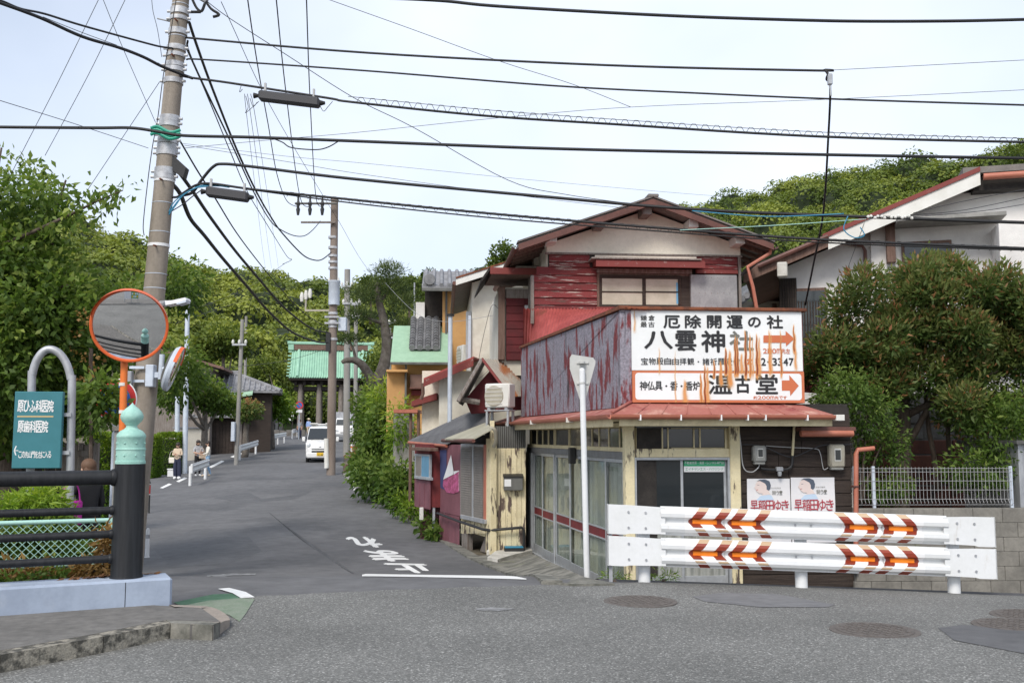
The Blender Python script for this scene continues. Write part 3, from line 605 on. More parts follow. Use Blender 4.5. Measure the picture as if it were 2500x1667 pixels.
# sticker on the right pane
u0, u1, z0, z1 = F.rect(1672, 1124, 1772, 1152)
stk = put(MB().box(u0, u1, .051, .054, z0, z1), 'window_sticker', 'white_plain', shop, None, F); put(MB().box(u0, u1, .0495, .0508, z0 + (z1 - z0) * .5, z1), 'sticker_band', 'ink_green', shop, stk, F)
mb = MB(); letters(mb, row('不動産売買・賃貸・レンタル専門店', u0 + .01, u1 - .01, z0 + (z1 - z0) * .68, z1 - .012), .0488); put(mb, 'lettering', 'white_plain', shop, stk, F)
mb = MB(); letters(mb, row('エイチサンエス・ハウジング', u0 + .02, u1 - .02, z0 + .02, z0 + (z1 - z0) * .36), .0505); put(mb, 'lettering', 'ink_green', shop, stk, F)
# pale bars that paint a reflection in the left pane
fpart('pane_reflection', 'plastic_beige', 1590, 1168, 1662, 1178, .045, .05, ch=0)
fpart('pane_reflection', 'plastic_beige', 1588, 1193, 1662, 1204, .045, .05, ch=0)
# ---- dark plank wall at the right
bw = put(MB().box(F.uz(1807, 1200)[0], uR, .06, .12, ZB, z_eave + .2), 'plank_wall', 'black_wood', shop, None, F)
z = -.55; i = 0; ul, ur = F.uz(1808, 1200)[0], uR
while z < z_eave:
    h = .175; br = ul + (ur - ul) * (.35 + .3 * ((i * 37) % 10) / 10)
    for a, b in ((ul, br - .003), (br + .003, ur)): put(MB().box(a, b, .032 + .008 * ((i * 3) % 2), .06, z, min(z + h - .008, z_eave + .15), .004), 'plank', 'dark_wood', shop, bw, F)
    z += h; i += 1
put(MB().box(ul, ur + .03, -.05, .10, ZB, -.56), 'footing', 'concrete_dirty', shop, None, F)
# meters, conduits, tap
def meter(x0, y0, x1, y1, lab):
    u0, u1, z0, z1 = F.rect(x0, y0, x1, y1); t = thing('electric_meter', lab, 'meter', F.w((u0 + u1) / 2, .03, z0), F.a); h = z1 - z0; w_ = (u1 - u0) / 2
    MB().box(-w_, w_, -.12, -.005, 0, h, .025).build('case', 'meter_grey' if x0 < 1900 else 'plastic_beige', t, True)
    MB().box(-w_ * .42, w_ * .42, -.124, -.118, h * .28, h * .82, .002).build('dial_frame', 'plastic_white', t)
    MB().box(-w_ * .34, w_ * .34, -.127, -.123, h * .33, h * .76).build('window', 'glass_grey', t)
    MB().box(-w_ * .8, w_ * .8, -.10, -.01, -.03, .004, .01).build('terminal_cover', 'meter_grey', t)
meter(1835, 1087, 1867, 1128, 'grey electric meter on dark planks beside the yellow door post'); meter(2020, 1084, 2058, 1141, 'beige electric meter on dark planks above the right poster')
def wallcable(name, matn, pxs, r, v, label, cat='cable', fr=F, group=None):
    pts = []
    for q in pxs: u, z = fr.uz(q[0], q[1], v); pts.append(fr.w(u, v, z))
    return tag(MB().tube(crom(pts, 6), r, 6).build(name, matn, smooth='all'), label, cat, group)
wallcable('wall_cable', 'cable_pale', [(1803, 1045), (1808, 1080), (1815, 1140), (1835, 1152), (1852, 1140), (1853, 1128)], .008, -.02, 'pale cable looping down beside the yellow post to the grey meter')
wallcable('wall_cable', 'cable_grey', [(1812, 1085), (1860, 1088), (1910, 1110), (1940, 1114), (1985, 1095), (2015, 1086), (2080, 1085)], .007, -.02, 'dark cable swagged across the plank wall between the two meters')
wallcable('wall_cable', 'cable_pale', [(2022, 1141), (2012, 1146), (2008, 1135), (2002, 1105), (1990, 1095), (1930, 1092), (1870, 1088)], .006, -.012, 'thin pale cable dropping behind the beige meter')
wallcable('water_pipe', 'yellow_paint', [(1939, 1041), (1937, 1075), (1935, 1105), (1934, 1112)], .018, -.03, 'peeling yellow vertical pipe on the dark planks', 'pipe')
wallcable('water_pipe', 'plastic_dark', [(1934, 1112), (1934, 1128), (1930, 1140), (1915, 1146), (1880, 1146), (1858, 1143)], .02, -.03, 'dark bent pipe under the peeling yellow pipe', 'pipe')
tp = thing('wall_tap', 'small metal wall tap on the dark pipe above the posters', 'tap', F.w(*[F.uz(1900, 1150)[0], -.04, F.uz(1900, 1150)[1]]), F.a)
MB().box(-.045, .045, -.04, .03, .0, .06, .01).build('body', 'galv', tp); MB().lathe([(.022, -.06), (.028, -.03), (.028, 0)], (0, -.01, 0), 10).build('spout', 'alu', tp, True)
# election posters
def poster(x0, y0, x1, lab):
    u0, u1, _, z1 = F.rect(x0, y0, x1, y0 + 90, .02); wd = u1 - u0; h = wd * 1.42; t = thing('poster', lab, 'poster', F.w(u0, .022, z1 - h), F.a, 'posters on the plank wall')
    n = 14; mb = MB(); vs = []
    for j in range(n + 1):
        for i in range(9): vs.append((wd * i / 8, -.006 - .004 * math.sin(i * 2.1 + j * .9 + x0), h * j / n))
    mb.add(vs, [(j * 9 + i, j * 9 + i + 1, (j + 1) * 9 + i + 1, (j + 1) * 9 + i) for j in range(n) for i in range(8)]); mb.build('sheet', 'paper', t, 'all', fix=False)
    V = -.0125; Q = lambda b: .66 + (b - .56) * .77
    def flat(name, m, pts, v=V): MB().poly([(wd * a, v, h * (Q(b) if b > .5 else b)) for a, b in pts]).build(name, m, t)
    flat('printed_shirt', 'print_blue', [(.20, .56), (.30, .645), (.42, .68), (.56, .66), (.62, .56)])
    flat('printed_face', 'print_skin', [(.28, .70), (.22, .74), (.19, .79), (.16, .82), (.19, .84), (.20, .90), (.25, .95), (.36, .97), (.46, .93), (.50, .82), (.50, .74), (.54, .68), (.42, .665), (.34, .66), (.36, .70)], V - .0004)
    flat('printed_hair', 'print_hair', [(.22, .95), (.30, .985), (.42, .99), (.52, .95), (.55, .87), (.54, .80), (.50, .755), (.45, .78), (.45, .85), (.42, .90), (.36, .93), (.30, .955)], V - .0008)
    flat('printed_eye', 'print_hair', [(.235, .865), (.28, .87), (.285, .878), (.235, .874)], V - .0008); flat('printed_lips', 'ink_red', [(.205, .765), (.25, .77), (.25, .782), (.215, .778)], V - .0008); flat('printed_photo', 'print_teal', [(.03, .18), (.97, .18), (.97, .46), (.03, .46)])
    mb = MB(); letters(mb, row('早稲田ゆき', wd * .07, wd * .96, h * .49, h * .66, .04), V - .001, wd * .002); mb.build('lettering', 'ink_red', t)
    mb = MB(); letters(mb, row('闘う!', wd * .58, wd * .82, h * .745, h * .81, .05), V - .001); letters(mb, row('だから私は', wd * .56, wd * .78, h * .84, h * .865), V - .001); mb.build('lettering', 'ink_grey', t)
poster(1824, 1168, 1929, 'left of two election posters, hung below the grey meter'); poster(1931, 1165, 2038, 'right of two election posters, hung below the beige meter')
# low gutter, downpipe at the right end
def pipes(name, matn, pxs, r, v, fr, lab, parent=None):
    pts = []
    for q in pxs: u, z = fr.uz(q[0], q[1], v); pts.append((u, v, z))
    return put(MB().tube(pts, r, 10), name, matn, shop, parent, fr, True)
pipes('downpipe', 'gutter', [(2134, 1094), (2094, 1098), (2090, 1108), (2090, 1395)], .032, -.06, F, '')
for y in (1185, 1290): fpart('pipe_clip', 'gutter_brown', 2084, y, 2097, y + 5, -.10, .0)
pipes('short_gutter', 'gutter', [(1955, 1058), (2082, 1058)], .045, -.18, F, '')
fpart('short_roof', 'gutter_brown', 1956, 1042, 2090, 1052, -.20, .1)
# ---- red metal apron roof with its gutter, front and left
vE = -.50
zE = F.uz(1750, 1011, vE)[1]; zS = F.uz(1750, 985, -.12)[1]
uE1 = F.uz(2034, 1010, vE)[0]
kL = Lf.uz(1187, 1032, vE)[0]                       # far end of the left eave
vEl = -.40; uS0 = F.uz(1541, 870, -.14)[0]
c_out = Vector(F.w(uS0 - .33, vE, zE)); c_in = Vector(F.w(uS0, -.12, zS))
l_out = Vector(Lf.w(kL, vEl, zE)); l_in = Vector(Lf.w(kL, .05, zS))
r_out = Vector(F.w(uE1, vE, zE)); r_in = Vector(F.w(uE1 - .28, -.05, zS + .0))
def wput(pts, name, matn, th=.02, parent=None):
    mb = MB().prism([Vector(p) for p in pts], (0, 0, -th)); inv(mb); return mb.build(name, matn, parent or shop)
def inv(mb, root=None):
    root = root or shop; a = -root.rotation_euler.z; ca, sa = math.cos(a), math.sin(a); lx, ly, lz = root.location
    mb.v = [((x - lx) * ca - (y - ly) * sa, (x - lx) * sa + (y - ly) * ca, z - lz) for x, y, z in mb.v]; return mb
ap = wput([c_out, r_out, r_in, c_in], 'apron_roof', 'apron_red'); wput([l_out, c_out, c_in, l_in], 'apron_side', 'apron_red', .02, ap)
mb = MB().tube([c_out + Vector((0, 0, .022)), c_in + Vector((0, 0, .025))], .02, 6); inv(mb).build('hip_cap', 'apron_red', ap)
for k in range(1, 9):                                # standing folds of the sheet
    t = k / 9; a, b = c_out.lerp(r_out, t), c_in.lerp(r_in, t); mb = MB().tube([a + Vector((0, 0, .006)), b + Vector((0, 0, .006))], .008, 5); inv(mb).build('seam', 'apron_red', ap)
def gutter(a, b, name='gutter', m='gutter', r=.05):
    mb = MB(); d = (b - a).normalized(); nrm = Vector((d.y, -d.x, 0)); vs = []; n = 7
    for p in (a, b):
        for i in range(n): q = math.pi * i / (n - 1); vs.append(p + nrm * (r * math.cos(q)) + Vector((0, 0, -r * 1.1 * math.sin(q) + .01)))
        for i in range(n): q = math.pi * (n - 1 - i) / (n - 1); vs.append(p + nrm * ((r - .006) * math.cos(q)) + Vector((0, 0, -(r * 1.1 - .006) * math.sin(q) + .01)))
    k = 2 * n; mb.add(vs, [(i, (i + 1) % k, k + (i + 1) % k, k + i) for i in range(k)] + [tuple(range(k))[::-1], tuple(range(k, 2 * k))]); return inv(mb).build(name, m, shop)
go = F.v * -.045; gl = Lf.v * -.045
g1 = gutter(c_out + go + gl * .6 + Vector((0, 0, -.02)), r_out + go + Vector((0, 0, -.02))); g2 = gutter(l_out + gl + Vector((0, 0, -.02)), c_out + go + gl * .6 + Vector((0, 0, -.02)))
for t in (.12, .30, .48, .60, .68, .87):
    p = c_out.lerp(r_out, t) + go + Vector((0, 0, -.02)); a = F.loc(p); put(MB().box(a.x - .008, a.x + .008, a.y - .056, a.y + .05, a.z - .06, a.z + .012), 'bracket', 'white_plain', shop, g1, F)
a = F.loc(r_out + go); put(MB().box(a.x - .0, a.x + .11, a.y - .055, a.y + .055, a.z - .08, a.z - .005, .004), 'end_cap', 'plastic_white', shop, g1, F)
for t in (.25, .5, .78):
    p = l_out.lerp(c_out, t) + gl + Vector((0, 0, -.02)); a = Lf.loc(p); put(MB().box(a.x - .012, a.x + .012, a.y - .056, a.y + .05, a.z - .06, a.z + .012), 'bracket', 'plastic_white', shop, g2, Lf)
# fascia boards and soffit below the gutter
cf1 = F.loc(c_out).x; put(MB().box(cf1 + .1, F.loc(r_out).x, vE + .03, vE + .06, zE - .15, zE - .03, .004), 'fascia', 'yellow_trim', shop, None, F)
put(MB().box(cf1 + .1, F.loc(r_out).x, vE + .06, .1, zE - .075, zE - .05), 'soffit', 'yellow_trim', shop, None, F)
cl1 = Lf.loc(c_out).x; put(MB().box(kL, cl1 - .06, vEl + .03, vEl + .06, zE - .16, zE - .03, .004), 'fascia', 'yellow_trim', shop, None, Lf)
put(MB().box(kL, cl1 - .06, vEl + .06, .02, zE - .08, zE - .055), 'soffit', 'yellow_trim', shop, None, Lf)
# ---- ground floor, street side: glazed sliding doors
zdb = zl(1424, 1413); zdt = zl(1427, 1114); ztb = zl(1424, 1098); zs0, zs1 = zl(1301, 1253), zl(1301, 1237)
uA = Lf.uz(1287, 1200)[0]; uB = Lf.uz(1524, 1200)[0]
put(MB().box(uA - .02, .0, .10, 3.0, ZB, z_eave + .25), 'wall', 'black_wood', shop, None, Lf)
put(MB().box(uA, uB, -.01, .09, zdt, ztb, .006), 'lintel', 'grey_trim', shop, None, Lf)
put(MB().box(uA, uB, -.02, .10, zdb - .25, zdb, .006), 'threshold', 'alu', shop, None, Lf)
put(MB().box(uA - .5, Lf.uz(1298, 1200)[0], -.02, .09, zdb, zdt, .006), 'jamb', 'alu', shop, None, Lf)
put(MB().box(uB, uB + .06, -.02, .09, zdb, z_eave, .006), 'jamb', 'yellow_paint', shop, None, Lf)
bx = [1299, 1323, 1352, 1390, 1427, 1477, 1522]; bu = [Lf.uz(x, 1200)[0] for x in bx]
for i in range(6):
    a, b = bu[i], bu[i + 1]; v = .0 if i % 2 else .03
    d = put(MB().box(a, b, v, v + .025, zdb, zdb + .16, .003), 'sliding_door', 'alu', shop, None, Lf)
    for q in (MB().box(a, a + .04, v - .002, v + .025, zdb + .16, zdt, .003), MB().box(b - .04, b, v - .002, v + .025, zdb + .16, zdt, .003)): put(q, 'stile', 'alu', shop, d, Lf)
    put(MB().box(a + .04, b - .04, v, v + .025, zdt - .05, zdt, .003), 'rail', 'alu', shop, d, Lf)
    for zz in (zs0 - .025, zs1): put(MB().box(a + .04, b - .04, v, v + .025, zz, zz + .025, .002), 'rail', 'alu', shop, d, Lf)
    put(MB().box(a + .04, b - .04, v + .006, v + .02, zs0, zs1), 'red_band', 'maroon_paint', shop, d, Lf)
    put(MB().box(a + .04, b - .04, v + .010, v + .013, zs1 + .025, zdt - .05), 'pane', 'glass_clear', shop, d, Lf)
    put(MB().box(a + .04, b - .04, v + .010, v + .013, zdb + .16, zs0 - .025), 'pane', 'glass_clear', shop, d, Lf)
    mb = MB(); nn = 60
    for zz in (zdb + .10, zdt - .06):
        for q in range(nn + 1): uu = a + (b - a) * q / nn; mb.v.append((uu, .072 + .011 * math.sin(q * (.9 + .25 * math.sin(i * 3 + q * .11))) + .006 * math.sin(q * .35 + i), zz))
    mb.f = [(q, q + 1, nn + 2 + q, nn + 1 + q) for q in range(nn)]; mb.m = [0] * nn; put(mb, 'curtain', 'curtain_old', shop, d, Lf, 'all')
trl = put(MB().box(uA, uB, .05, .09, ztb, z_eave), 'transom', 'yellow_trim', shop, None, Lf)
tx = [1293, 1307, 1321, 1335, 1349, 1352, 1385, 1387, 1420, 1441, 1458, 1482, 1508, 1520]
for i in range(len(tx) - 1):
    a, b = Lf.uz(tx[i], 1070)[0], Lf.uz(tx[i + 1], 1070)[0]
    put(MB().box(a + .012, b - .012, .035, .052, ztb + .06, zl(1400, 1048)), 'pane', 'glass_grey' if i % 3 else 'glass_dark', shop, trl, Lf)
    put(MB().box(a - .012, a + .012, .02, .054, ztb, z_eave, .003), 'mullion', 'yellow_trim', shop, trl, Lf)
put(MB().box(uA, uB, .0, .054, ztb, ztb + .06, .004), 'sill', 'yellow_trim', shop, trl, Lf)
u_, z_ = Lf.uz(1407, 1108); put(MB().box(u_ - .06, u_ + .06, -.12, -.02, z_ - .15, z_ + .1, .01), 'door_lamp', 'plastic_dark', shop, None, Lf)
# ---- sign box: maroon side, pilaster, top rail, two painted panels
vS = -.14
su0, su1, sz0, sz1 = F.rect(1542, 759, 1960, 983, vS)
zmid = F.uz(1750, 906, vS)[1]
put(MB().box(su0 - .13, su1 + .03, vS + .06, 1.0, sz0, sz1 - .02), 'sign_box', 'maroon_paint', shop, None, F)
put(MB().box(su0 - .15, su0, vS - .005, vS + .10, sz0 - .02, sz1, .006), 'pilaster', 'maroon_peel', shop, None, F)
put(MB().box(su0 - .17, su1 + .06, vS - .04, 1.02, sz1, sz1 + .045, .008), 'top_rail', 'rust', shop, None, F)
# maroon side wall following the lean-to roof
cw = F.w(su0 - .15, vS + .02, 0); WL = Frame(cw.x, cw.y, R(-79)); wu = WL.uz(1272, 930)[0]
zt0 = WL.uz(1516, 766)[1]; zt1 = WL.uz(1273, 850)[1]; zb0 = zS - .02
u516 = WL.uz(1516, 800)[0]
put(MB().prism([(wu, 0, zb0 - .03), (0, 0, zb0 - .03), (0, 0, sz1), (u516, 0, sz1 - .02), (wu, 0, zt1)], (0, .06, 0)), 'side_panel', 'maroon_peel', shop, None, WL)
put(MB().prism([(wu - .04, -.03, zt1), (u516, -.03, sz1), (0.05, -.03, sz1 + .005), (0.05, -.03, sz1 + .05), (u516, -.03, sz1 + .045), (wu - .04, -.03, zt1 + .045)], (0, .14, 0)), 'side_coping', 'rust', shop, None, WL)
for (a, b) in ((760, 800), (888, 918)): pass
sg = put(MB().box(su0, su1, vS, vS + .055, zmid + .004, sz1, .004), 'sign_panel', 'sign_white', shop, None, F)
lp = put(MB().box(su0 + .005, su1 + .012, vS, vS + .055, sz0, zmid, .004), 'sign_panel', 'sign_border', shop, None, F)
b0, b1, b2, b3 = F.rect(1551, 911, 1957, 976, vS)
rr = .04; pts = []
for (cx, cz, q0) in ((b1 - rr, b3 - rr, 0), (b0 + rr, b3 - rr, 90), (b0 + rr, b2 + rr, 180), (b1 - rr, b2 + rr, 270)):
    for k in range(6): q = R(q0 + 18 * k); pts.append((cx + rr * math.cos(q), vS - .003, cz + rr * math.sin(q)))
put(MB().prism(pts, (0, .006, 0)), 'white_field', 'sign_white', shop, lp, F)
def sgbox(X0, Y0, X1, Y1): return F.rect(1500 + X0 / 4.704, 740 + Y0 / 4.704, 1500 + X1 / 4.704, 740 + Y1 / 4.704, vS)
def sgtext(items, m, parent, bold, name='lettering'):
    mb = MB(); letters(mb, [(c,) + sgbox(*b) for c, b in items], vS - .006, bold); return put(mb, name, m, shop, parent, F)
def sgrow(text, b, m, parent, bold, gap=.12):
    mb = MB(); letters(mb, row(text, *sgbox(*b), gap), vS - .006, bold); return put(mb, 'lettering', m, shop, parent, F)
sgtext([('鎌', (300, 140, 372, 200)), ('倉', (390, 140, 462, 200)), ('最', (300, 215, 372, 275)), ('古', (388, 215, 460, 275))], 'ink', sg, .001)
sgtext([('厄', (565, 145, 750, 285)), ('除', (812, 140, 992, 285)), ('開', (1065, 145, 1225, 285)), ('運', (1290, 145, 1470, 290)), ('の', (1537, 165, 1675, 275)), ('社', (1750, 145, 1930, 290))], 'ink', sg, .006)
sgtext([('八', (345, 325, 665, 520)), ('雲', (700, 320, 935, 545)), ('神', (1000, 320, 1265, 560))], 'ink', sg, .008); sgtext([('社', (1325, 325, 1590, 545))], 'ink_grey', sg, .008)
sgrow('宝物殿自由拝観・諸祈願受付', (305, 630, 1440, 708), 'ink', sg, .001); sgrow('210m先左', (1705, 522, 2015, 578), 'ink_orange', sg, .001)
sgrow('22-3347', (1620, 632, 2055, 715), 'ink', sg, .003, .25)
# telephone mark and arrows
def shape(ptsXY, m, name, parent): mb = MB().poly([(lambda u: (u[0], vS - .006, u[1]))(F.uz(1500 + X / 4.704, 740 + Y / 4.704, vS)) for X, Y in ptsXY]); return put(mb, name, m, shop, parent, F)
shape([(1520, 705), (1530, 672), (1545, 660), (1525, 662), (1518, 650), (1530, 640), (1570, 640), (1582, 650), (1575, 662), (1556, 660), (1570, 672), (1580, 705)], 'ink_orange', 'telephone_mark', sg)
shape([(1710, 370), (1965, 370), (1965, 320), (2065, 408), (1970, 496), (1968, 455), (1710, 455)], 'ink_orange', 'arrow', sg)
shape([(1920, 886), (2008, 886), (2006, 826), (2116, 948), (2018, 1066), (2014, 1004), (1922, 1004)], 'ink_orange', 'arrow', lp)
sgrow('神仏具・香・香炉', (290, 898, 985, 1000), 'ink', lp, .0025, .04)
sgtext([('温', (1075, 830, 1345, 1040)), ('古', (1390, 830, 1555, 1030)), ('堂', (1625, 820, 1870, 1040))], 'ink', lp, .007); sgrow('約200m先です', (1595, 1065, 1980, 1102), 'ink_orange', lp, .001)
# rust streaks run down the painted panels
nu, nz_ = 300, 70; U, Z = np.meshgrid(np.linspace(su0 + .003, su1 - .003, nu), np.linspace(sz0 + .003, sz1 - .003, nz_)); cov = np.zeros_like(U)
for X, Yt, Yb, wd, st in ((235, 60, 300, 12, .25), (512, 500, 770, 8, .3), (692, 520, 1130, 7, .3), (800, 870, 1140, 28, .35), (985, 790, 1120, 14, .6), (1030, 690, 1130, 12, .95), (1060, 700, 1130, 22, .35), (1140, 640, 830, 10, .8), (1215, 650, 900, 18, .5), (1275, 500, 780, 14, 1), (1320, 520, 900, 26, .45), (1385, 360, 770, 13, .85), (1410, 380, 770, 10, .9), (1503, 290, 775, 12, 1), (1555, 330, 780, 13, .6), (1585, 350, 780, 9, .35), (1632, 330, 775, 12, 1), (1660, 360, 770, 18, .35), (1780, 280, 740, 14, .5), (1800, 290, 740, 8, .3), (1910, 290, 760, 9, .75), (2062, 220, 520, 10, .8), (2075, 300, 700, 14, .35), (1455, 560, 775, 22, .35)):
    uc = F.uz(1500 + X / 4.704, 850, vS)[0]; zt = F.uz(1700, 740 + Yt / 4.704, vS)[1]; zb = F.uz(1700, 740 + Yb / 4.704, vS)[1]; s_ = wd / 4.704 / 181
    t = np.clip((zt - Z) / (zt - zb), 0, 1.25); cov = np.maximum(cov, 1.25 * st * np.exp(-((U - uc - .004 * np.sin(Z * 31)) / (s_ * (.35 + .8 * t))) ** 2) * (t > 0) * np.clip(t * 6, 0, 1) * np.clip((1.25 - t) * 5, 0, 1))
mb = MB(); mb.v = [tuple(p) for p in np.stack([U.ravel(), np.full(U.size, vS - .0085), Z.ravel()], 1)]
mb.f = [(j * nu + i, j * nu + i + 1, (j + 1) * nu + i + 1, (j + 1) * nu + i) for j in range(nz_ - 1) for i in range(nu - 1)]; mb.m = [0] * len(mb.f)
ro = put(mb, 'rust_streaks', 'rust_film', shop, sg, F); at = ro.data.attributes.new('cover', 'FLOAT', 'POINT'); at.data.foreach_set('value', cov.ravel())
# ---- lean-to roof behind the sign
A = Frame(P(1335, 700, 18.5).x, 18.5, R(5))
def apart(name, matn, x0, y0, x1, y1, v0, v1, parent=None, ch=.006, fr=None, vm=None): fr = fr or A; return put(rbox(fr, x0, y0, x1, y1, v0, v1, vm, ch), name, matn, shop, parent, fr)
def corrug(p00, p10, p11, p01, n, amp, name, matn, parent=None, root=None):
    """corrugated sheet between four corners; ribs run from the first edge to the opposite one"""
    p00, p10, p11, p01 = map(Vector, (p00, p10, p11, p01)); nrm = (p10 - p00).cross(p01 - p00).normalized()
    if nrm.z < 0: nrm = -nrm
    mb = MB(); k = n * 6
    for s_, e_ in ((p00, p10), (p01, p11)):
        for i in range(k + 1): mb.v.append(tuple(s_.lerp(e_, i / k) + nrm * (amp * math.sin(2 * math.pi * i / 6))))
    mb.f = [(i, i + 1, k + 2 + i, k + 1 + i) for i in range(k)]; mb.m = [0] * k
    return inv(mb, root).build(name, matn, parent or root or shop, 'all')
wtop = WL.w(wu, .08, zt1 - .05); wfr = WL.w(-.1, .08, sz1 - .08)
zw = A.uz(1480, 757)[1]
back_l = A.w(A.uz(1278, 757)[0], -.02, zw); back_r = A.w(A.uz(1800, 757)[0], -.02, zw)
corrug(A.w(A.uz(1522, 757)[0], -.02, zw), back_r, F.w(su1, .6, sz1 - .06), WL.w(u516 + .1, .1, sz1 - .0), 32, .014, 'lean_to_roof', 'red_roof')
corrug(back_l + Vector((0, 0, .01)), A.w(A.uz(1520, 757)[0], -.06, zw + .02), WL.w(u516 + .1, .05, sz1 + .03), WL.w(wu, .05, zt1 + .03), 30, .016, 'lean_to_roof', 'red_roof')
# ---- upper storey
uW = A.uz(1809, 690)[0]; zW0 = A.uz(1570, 775)[1] - .4; zG = A.uz(1570, 620)[1]
uPk, zPk = A.uz(1578, 508)[0], A.uz(1578, 508)[1]; zEv = A.uz(1335, 590)[1]
slope = (zPk - zEv) / uPk
zr = lambda u: zPk - slope * abs(u - uPk)
put(MB().box(0, uW, .06, 4.6, zW0, zG), 'wall', 'stucco_beige', shop, None, A)
put(MB().prism([(0, 0, zG), (uW, 0, zG), (uW, 0, zr(uW) - .05), (uPk, 0, zPk - .05), (0, 0, zr(0) - .05)], (0, 4.6, 0)), 'gable_wall', 'stucco_cream', shop, None, A)
put(MB().box(-.03, uW + .03, -.03, .02, zG - .035, zG, .004), 'band_board', 'old_wood', shop, None, A)
# maroon clapboards, one by one
cb = put(MB().box(.03, uW - .02, .02, .07, zW0, zG - .035), 'board_wall', 'black_wood', shop, None, A)
rows_ = [621, 640, 652, 672, 690, 709, 727, 745, 764, 780]
xl = [1345, 1345, 1310, 1302, 1302, 1302, 1302, 1302, 1302]
for j in range(len(rows_) - 1):
    z1_, z0_ = A.uz(1400, rows_[j])[1], A.uz(1400, rows_[j + 1])[1]
    u0_ = A.uz(xl[j], 690)[0] if j > 1 else .05; sp_ = [(u0_, A.uz(1462 if j > 1 else 1440, 690)[0])]
    if j < 2: sp_.append((A.uz(1700, 690)[0], uW - .06))
    for a, b in sp_:
        mb = MB().prism([(a, .018, z1_), (a, -.006 - .004 * (j % 2), z0_ + .004), (a, .02, z0_ + .004)], (b - a, 0, 0)); put(mb, 'clapboard', 'red_board', shop, cb, A)
for a, b, y0, y1 in ((1700, 1802, 658, 668),): apart('board', 'red_trim', a, y0, b, y1, -.05, .02, cb)
put(MB().box(uW - .05, uW, -.03, .03, zW0, zG - .035, .005), 'corner_board', 'old_wood', shop, None, A)
apart('corner_board', 'old_wood', 1296, 672, 1304, 790, -.02, .05)
# window with hood, curtains and zinc shutter case
wn = apart('window', 'brown_wood', 1458, 668, 1686, 760, -.02, .03)
for a, b in ((1468, 1570), (1575, 1657)):
    for y0, y1 in ((680, 711), (714, 744)): apart('pane', 'curtain', a + 2, y0, b - 2, y1, -.028, -.018, wn, 0)
for q in ((1464, 672, 1662, 680), (1464, 744, 1662, 750)): apart('rail', 'dark_wood', *q, -.05, -.015, wn)
for q in ((1464, 680, 1469, 744), (1569, 680, 1576, 744), (1656, 680, 1662, 744)): apart('stile', 'dark_wood', *q, -.05, -.015, wn)
for q in ((1469, 711, 1569, 714), (1576, 711, 1656, 714)): apart('muntin', 'dark_wood', *q, -.045, -.017, wn)
apart('shutter_slot', 'dark_wood', 1663, 674, 1685, 750, -.03, -.015, wn); apart('pane', 'glass_blue', 1651, 690, 1656, 742, -.032, -.0285, wn, 0)
hd = put(MB().prism([(A.uz(1447, 650)[0], -.38, A.uz(1450, 650, -.38)[1]), (A.uz(1447, 650)[0], -.38, A.uz(1450, 634, -.38)[1]), (A.uz(1447, 650)[0], .0, A.uz(1450, 630)[1]), (A.uz(1447, 650)[0], .0, A.uz(1450, 652)[1])], (A.uz(1708, 650)[0] - A.uz(1447, 650)[0], 0, 0)), 'window_hood', 'red_trim', shop, None, A)
apart('hood_cap', 'old_wood', 1444, 630, 1712, 634, -.41, .02, hd, .003, vm=-.38); apart('valance', 'old_wood', 1458, 656, 1690, 667, -.06, .0, hd)
put(MB().box(A.uz(1452, 630)[0], A.uz(1700, 630)[0], -.012, .02, A.uz(1500, 634)[1], zG - .036), 'pale_board', 'stucco_cream', shop, None, A)
zc = apart('shutter_case', 'zinc', 1687, 671, 1800, 757, -.10, .02)
for x in range(1692, 1800, 15):
    for y in (678, 716, 748): u_, z_ = A.uz(x, y, -.1); put(MB().ball((u_, -.101, z_), .006, 5, 4), 'nail', 'rust', shop, zc, A)
apart('sill', 'red_trim', 1455, 750, 1690, 758, -.07, .0)
# main roof
ov = -.55; th = .07
uL = A.uz(1266, 600, ov)[0]; uRr = A.uz(1888, 600, ov)[0]
rf = None
for sgn, ue in ((-1, uL), (1, uRr)):
    mb = MB().prism([(uPk, ov, zPk), (ue, ov, zr(ue)), (ue, ov, zr(ue) + th), (uPk, ov, zPk + th)], (0, 5.6, 0)); o = put(mb, 'roof', 'roof_slate', shop, None, A)
    if rf is None: rf = o
    mb = MB().prism([(uPk, ov - .03, zPk - .07), (ue, ov - .03, zr(ue) - .07), (ue, ov - .03, zr(ue) + th * .6), (uPk, ov - .03, zPk + th * .6)], (0, .03, 0)); put(mb, 'bargeboard', 'gutter_brown', shop, o, A)
    mb = MB().prism([(uPk, ov - .05, zPk + th), (ue - .02 * -sgn, ov - .05, zr(ue) + th), (ue - .02 * -sgn, ov - .05, zr(ue) + th + .03), (uPk, ov - .05, zPk + th + .03)], (0, .3, 0)); put(mb, 'verge_cap', 'roof_slate', shop, o, A)
    for k in range(14):
        v_ = ov + .1 + k * .4; u1_ = 0 if sgn < 0 else uW; mb = MB().prism([(u1_, v_, zr(u1_) - .005), (ue, v_, zr(ue) - .005), (ue, v_, zr(ue) - .07), (u1_, v_, zr(u1_) - .07)], (0, .05, 0)); put(mb, 'rafter', 'brown_wood', shop, o, A)
    mb = MB(); a, b = A.w(ue + sgn * .05, ov, zr(ue) - .0), A.w(ue + sgn * .05, 4.8, zr(ue) - .0); g = gutter(a, b, 'eave_gutter', 'gutter_brown', .055)
put(MB().box(uPk - .10, uPk + .10, ov - .06, 5.1, zPk + th, zPk + th + .06, .01), 'ridge_cap', 'roof_slate', shop, rf, A)
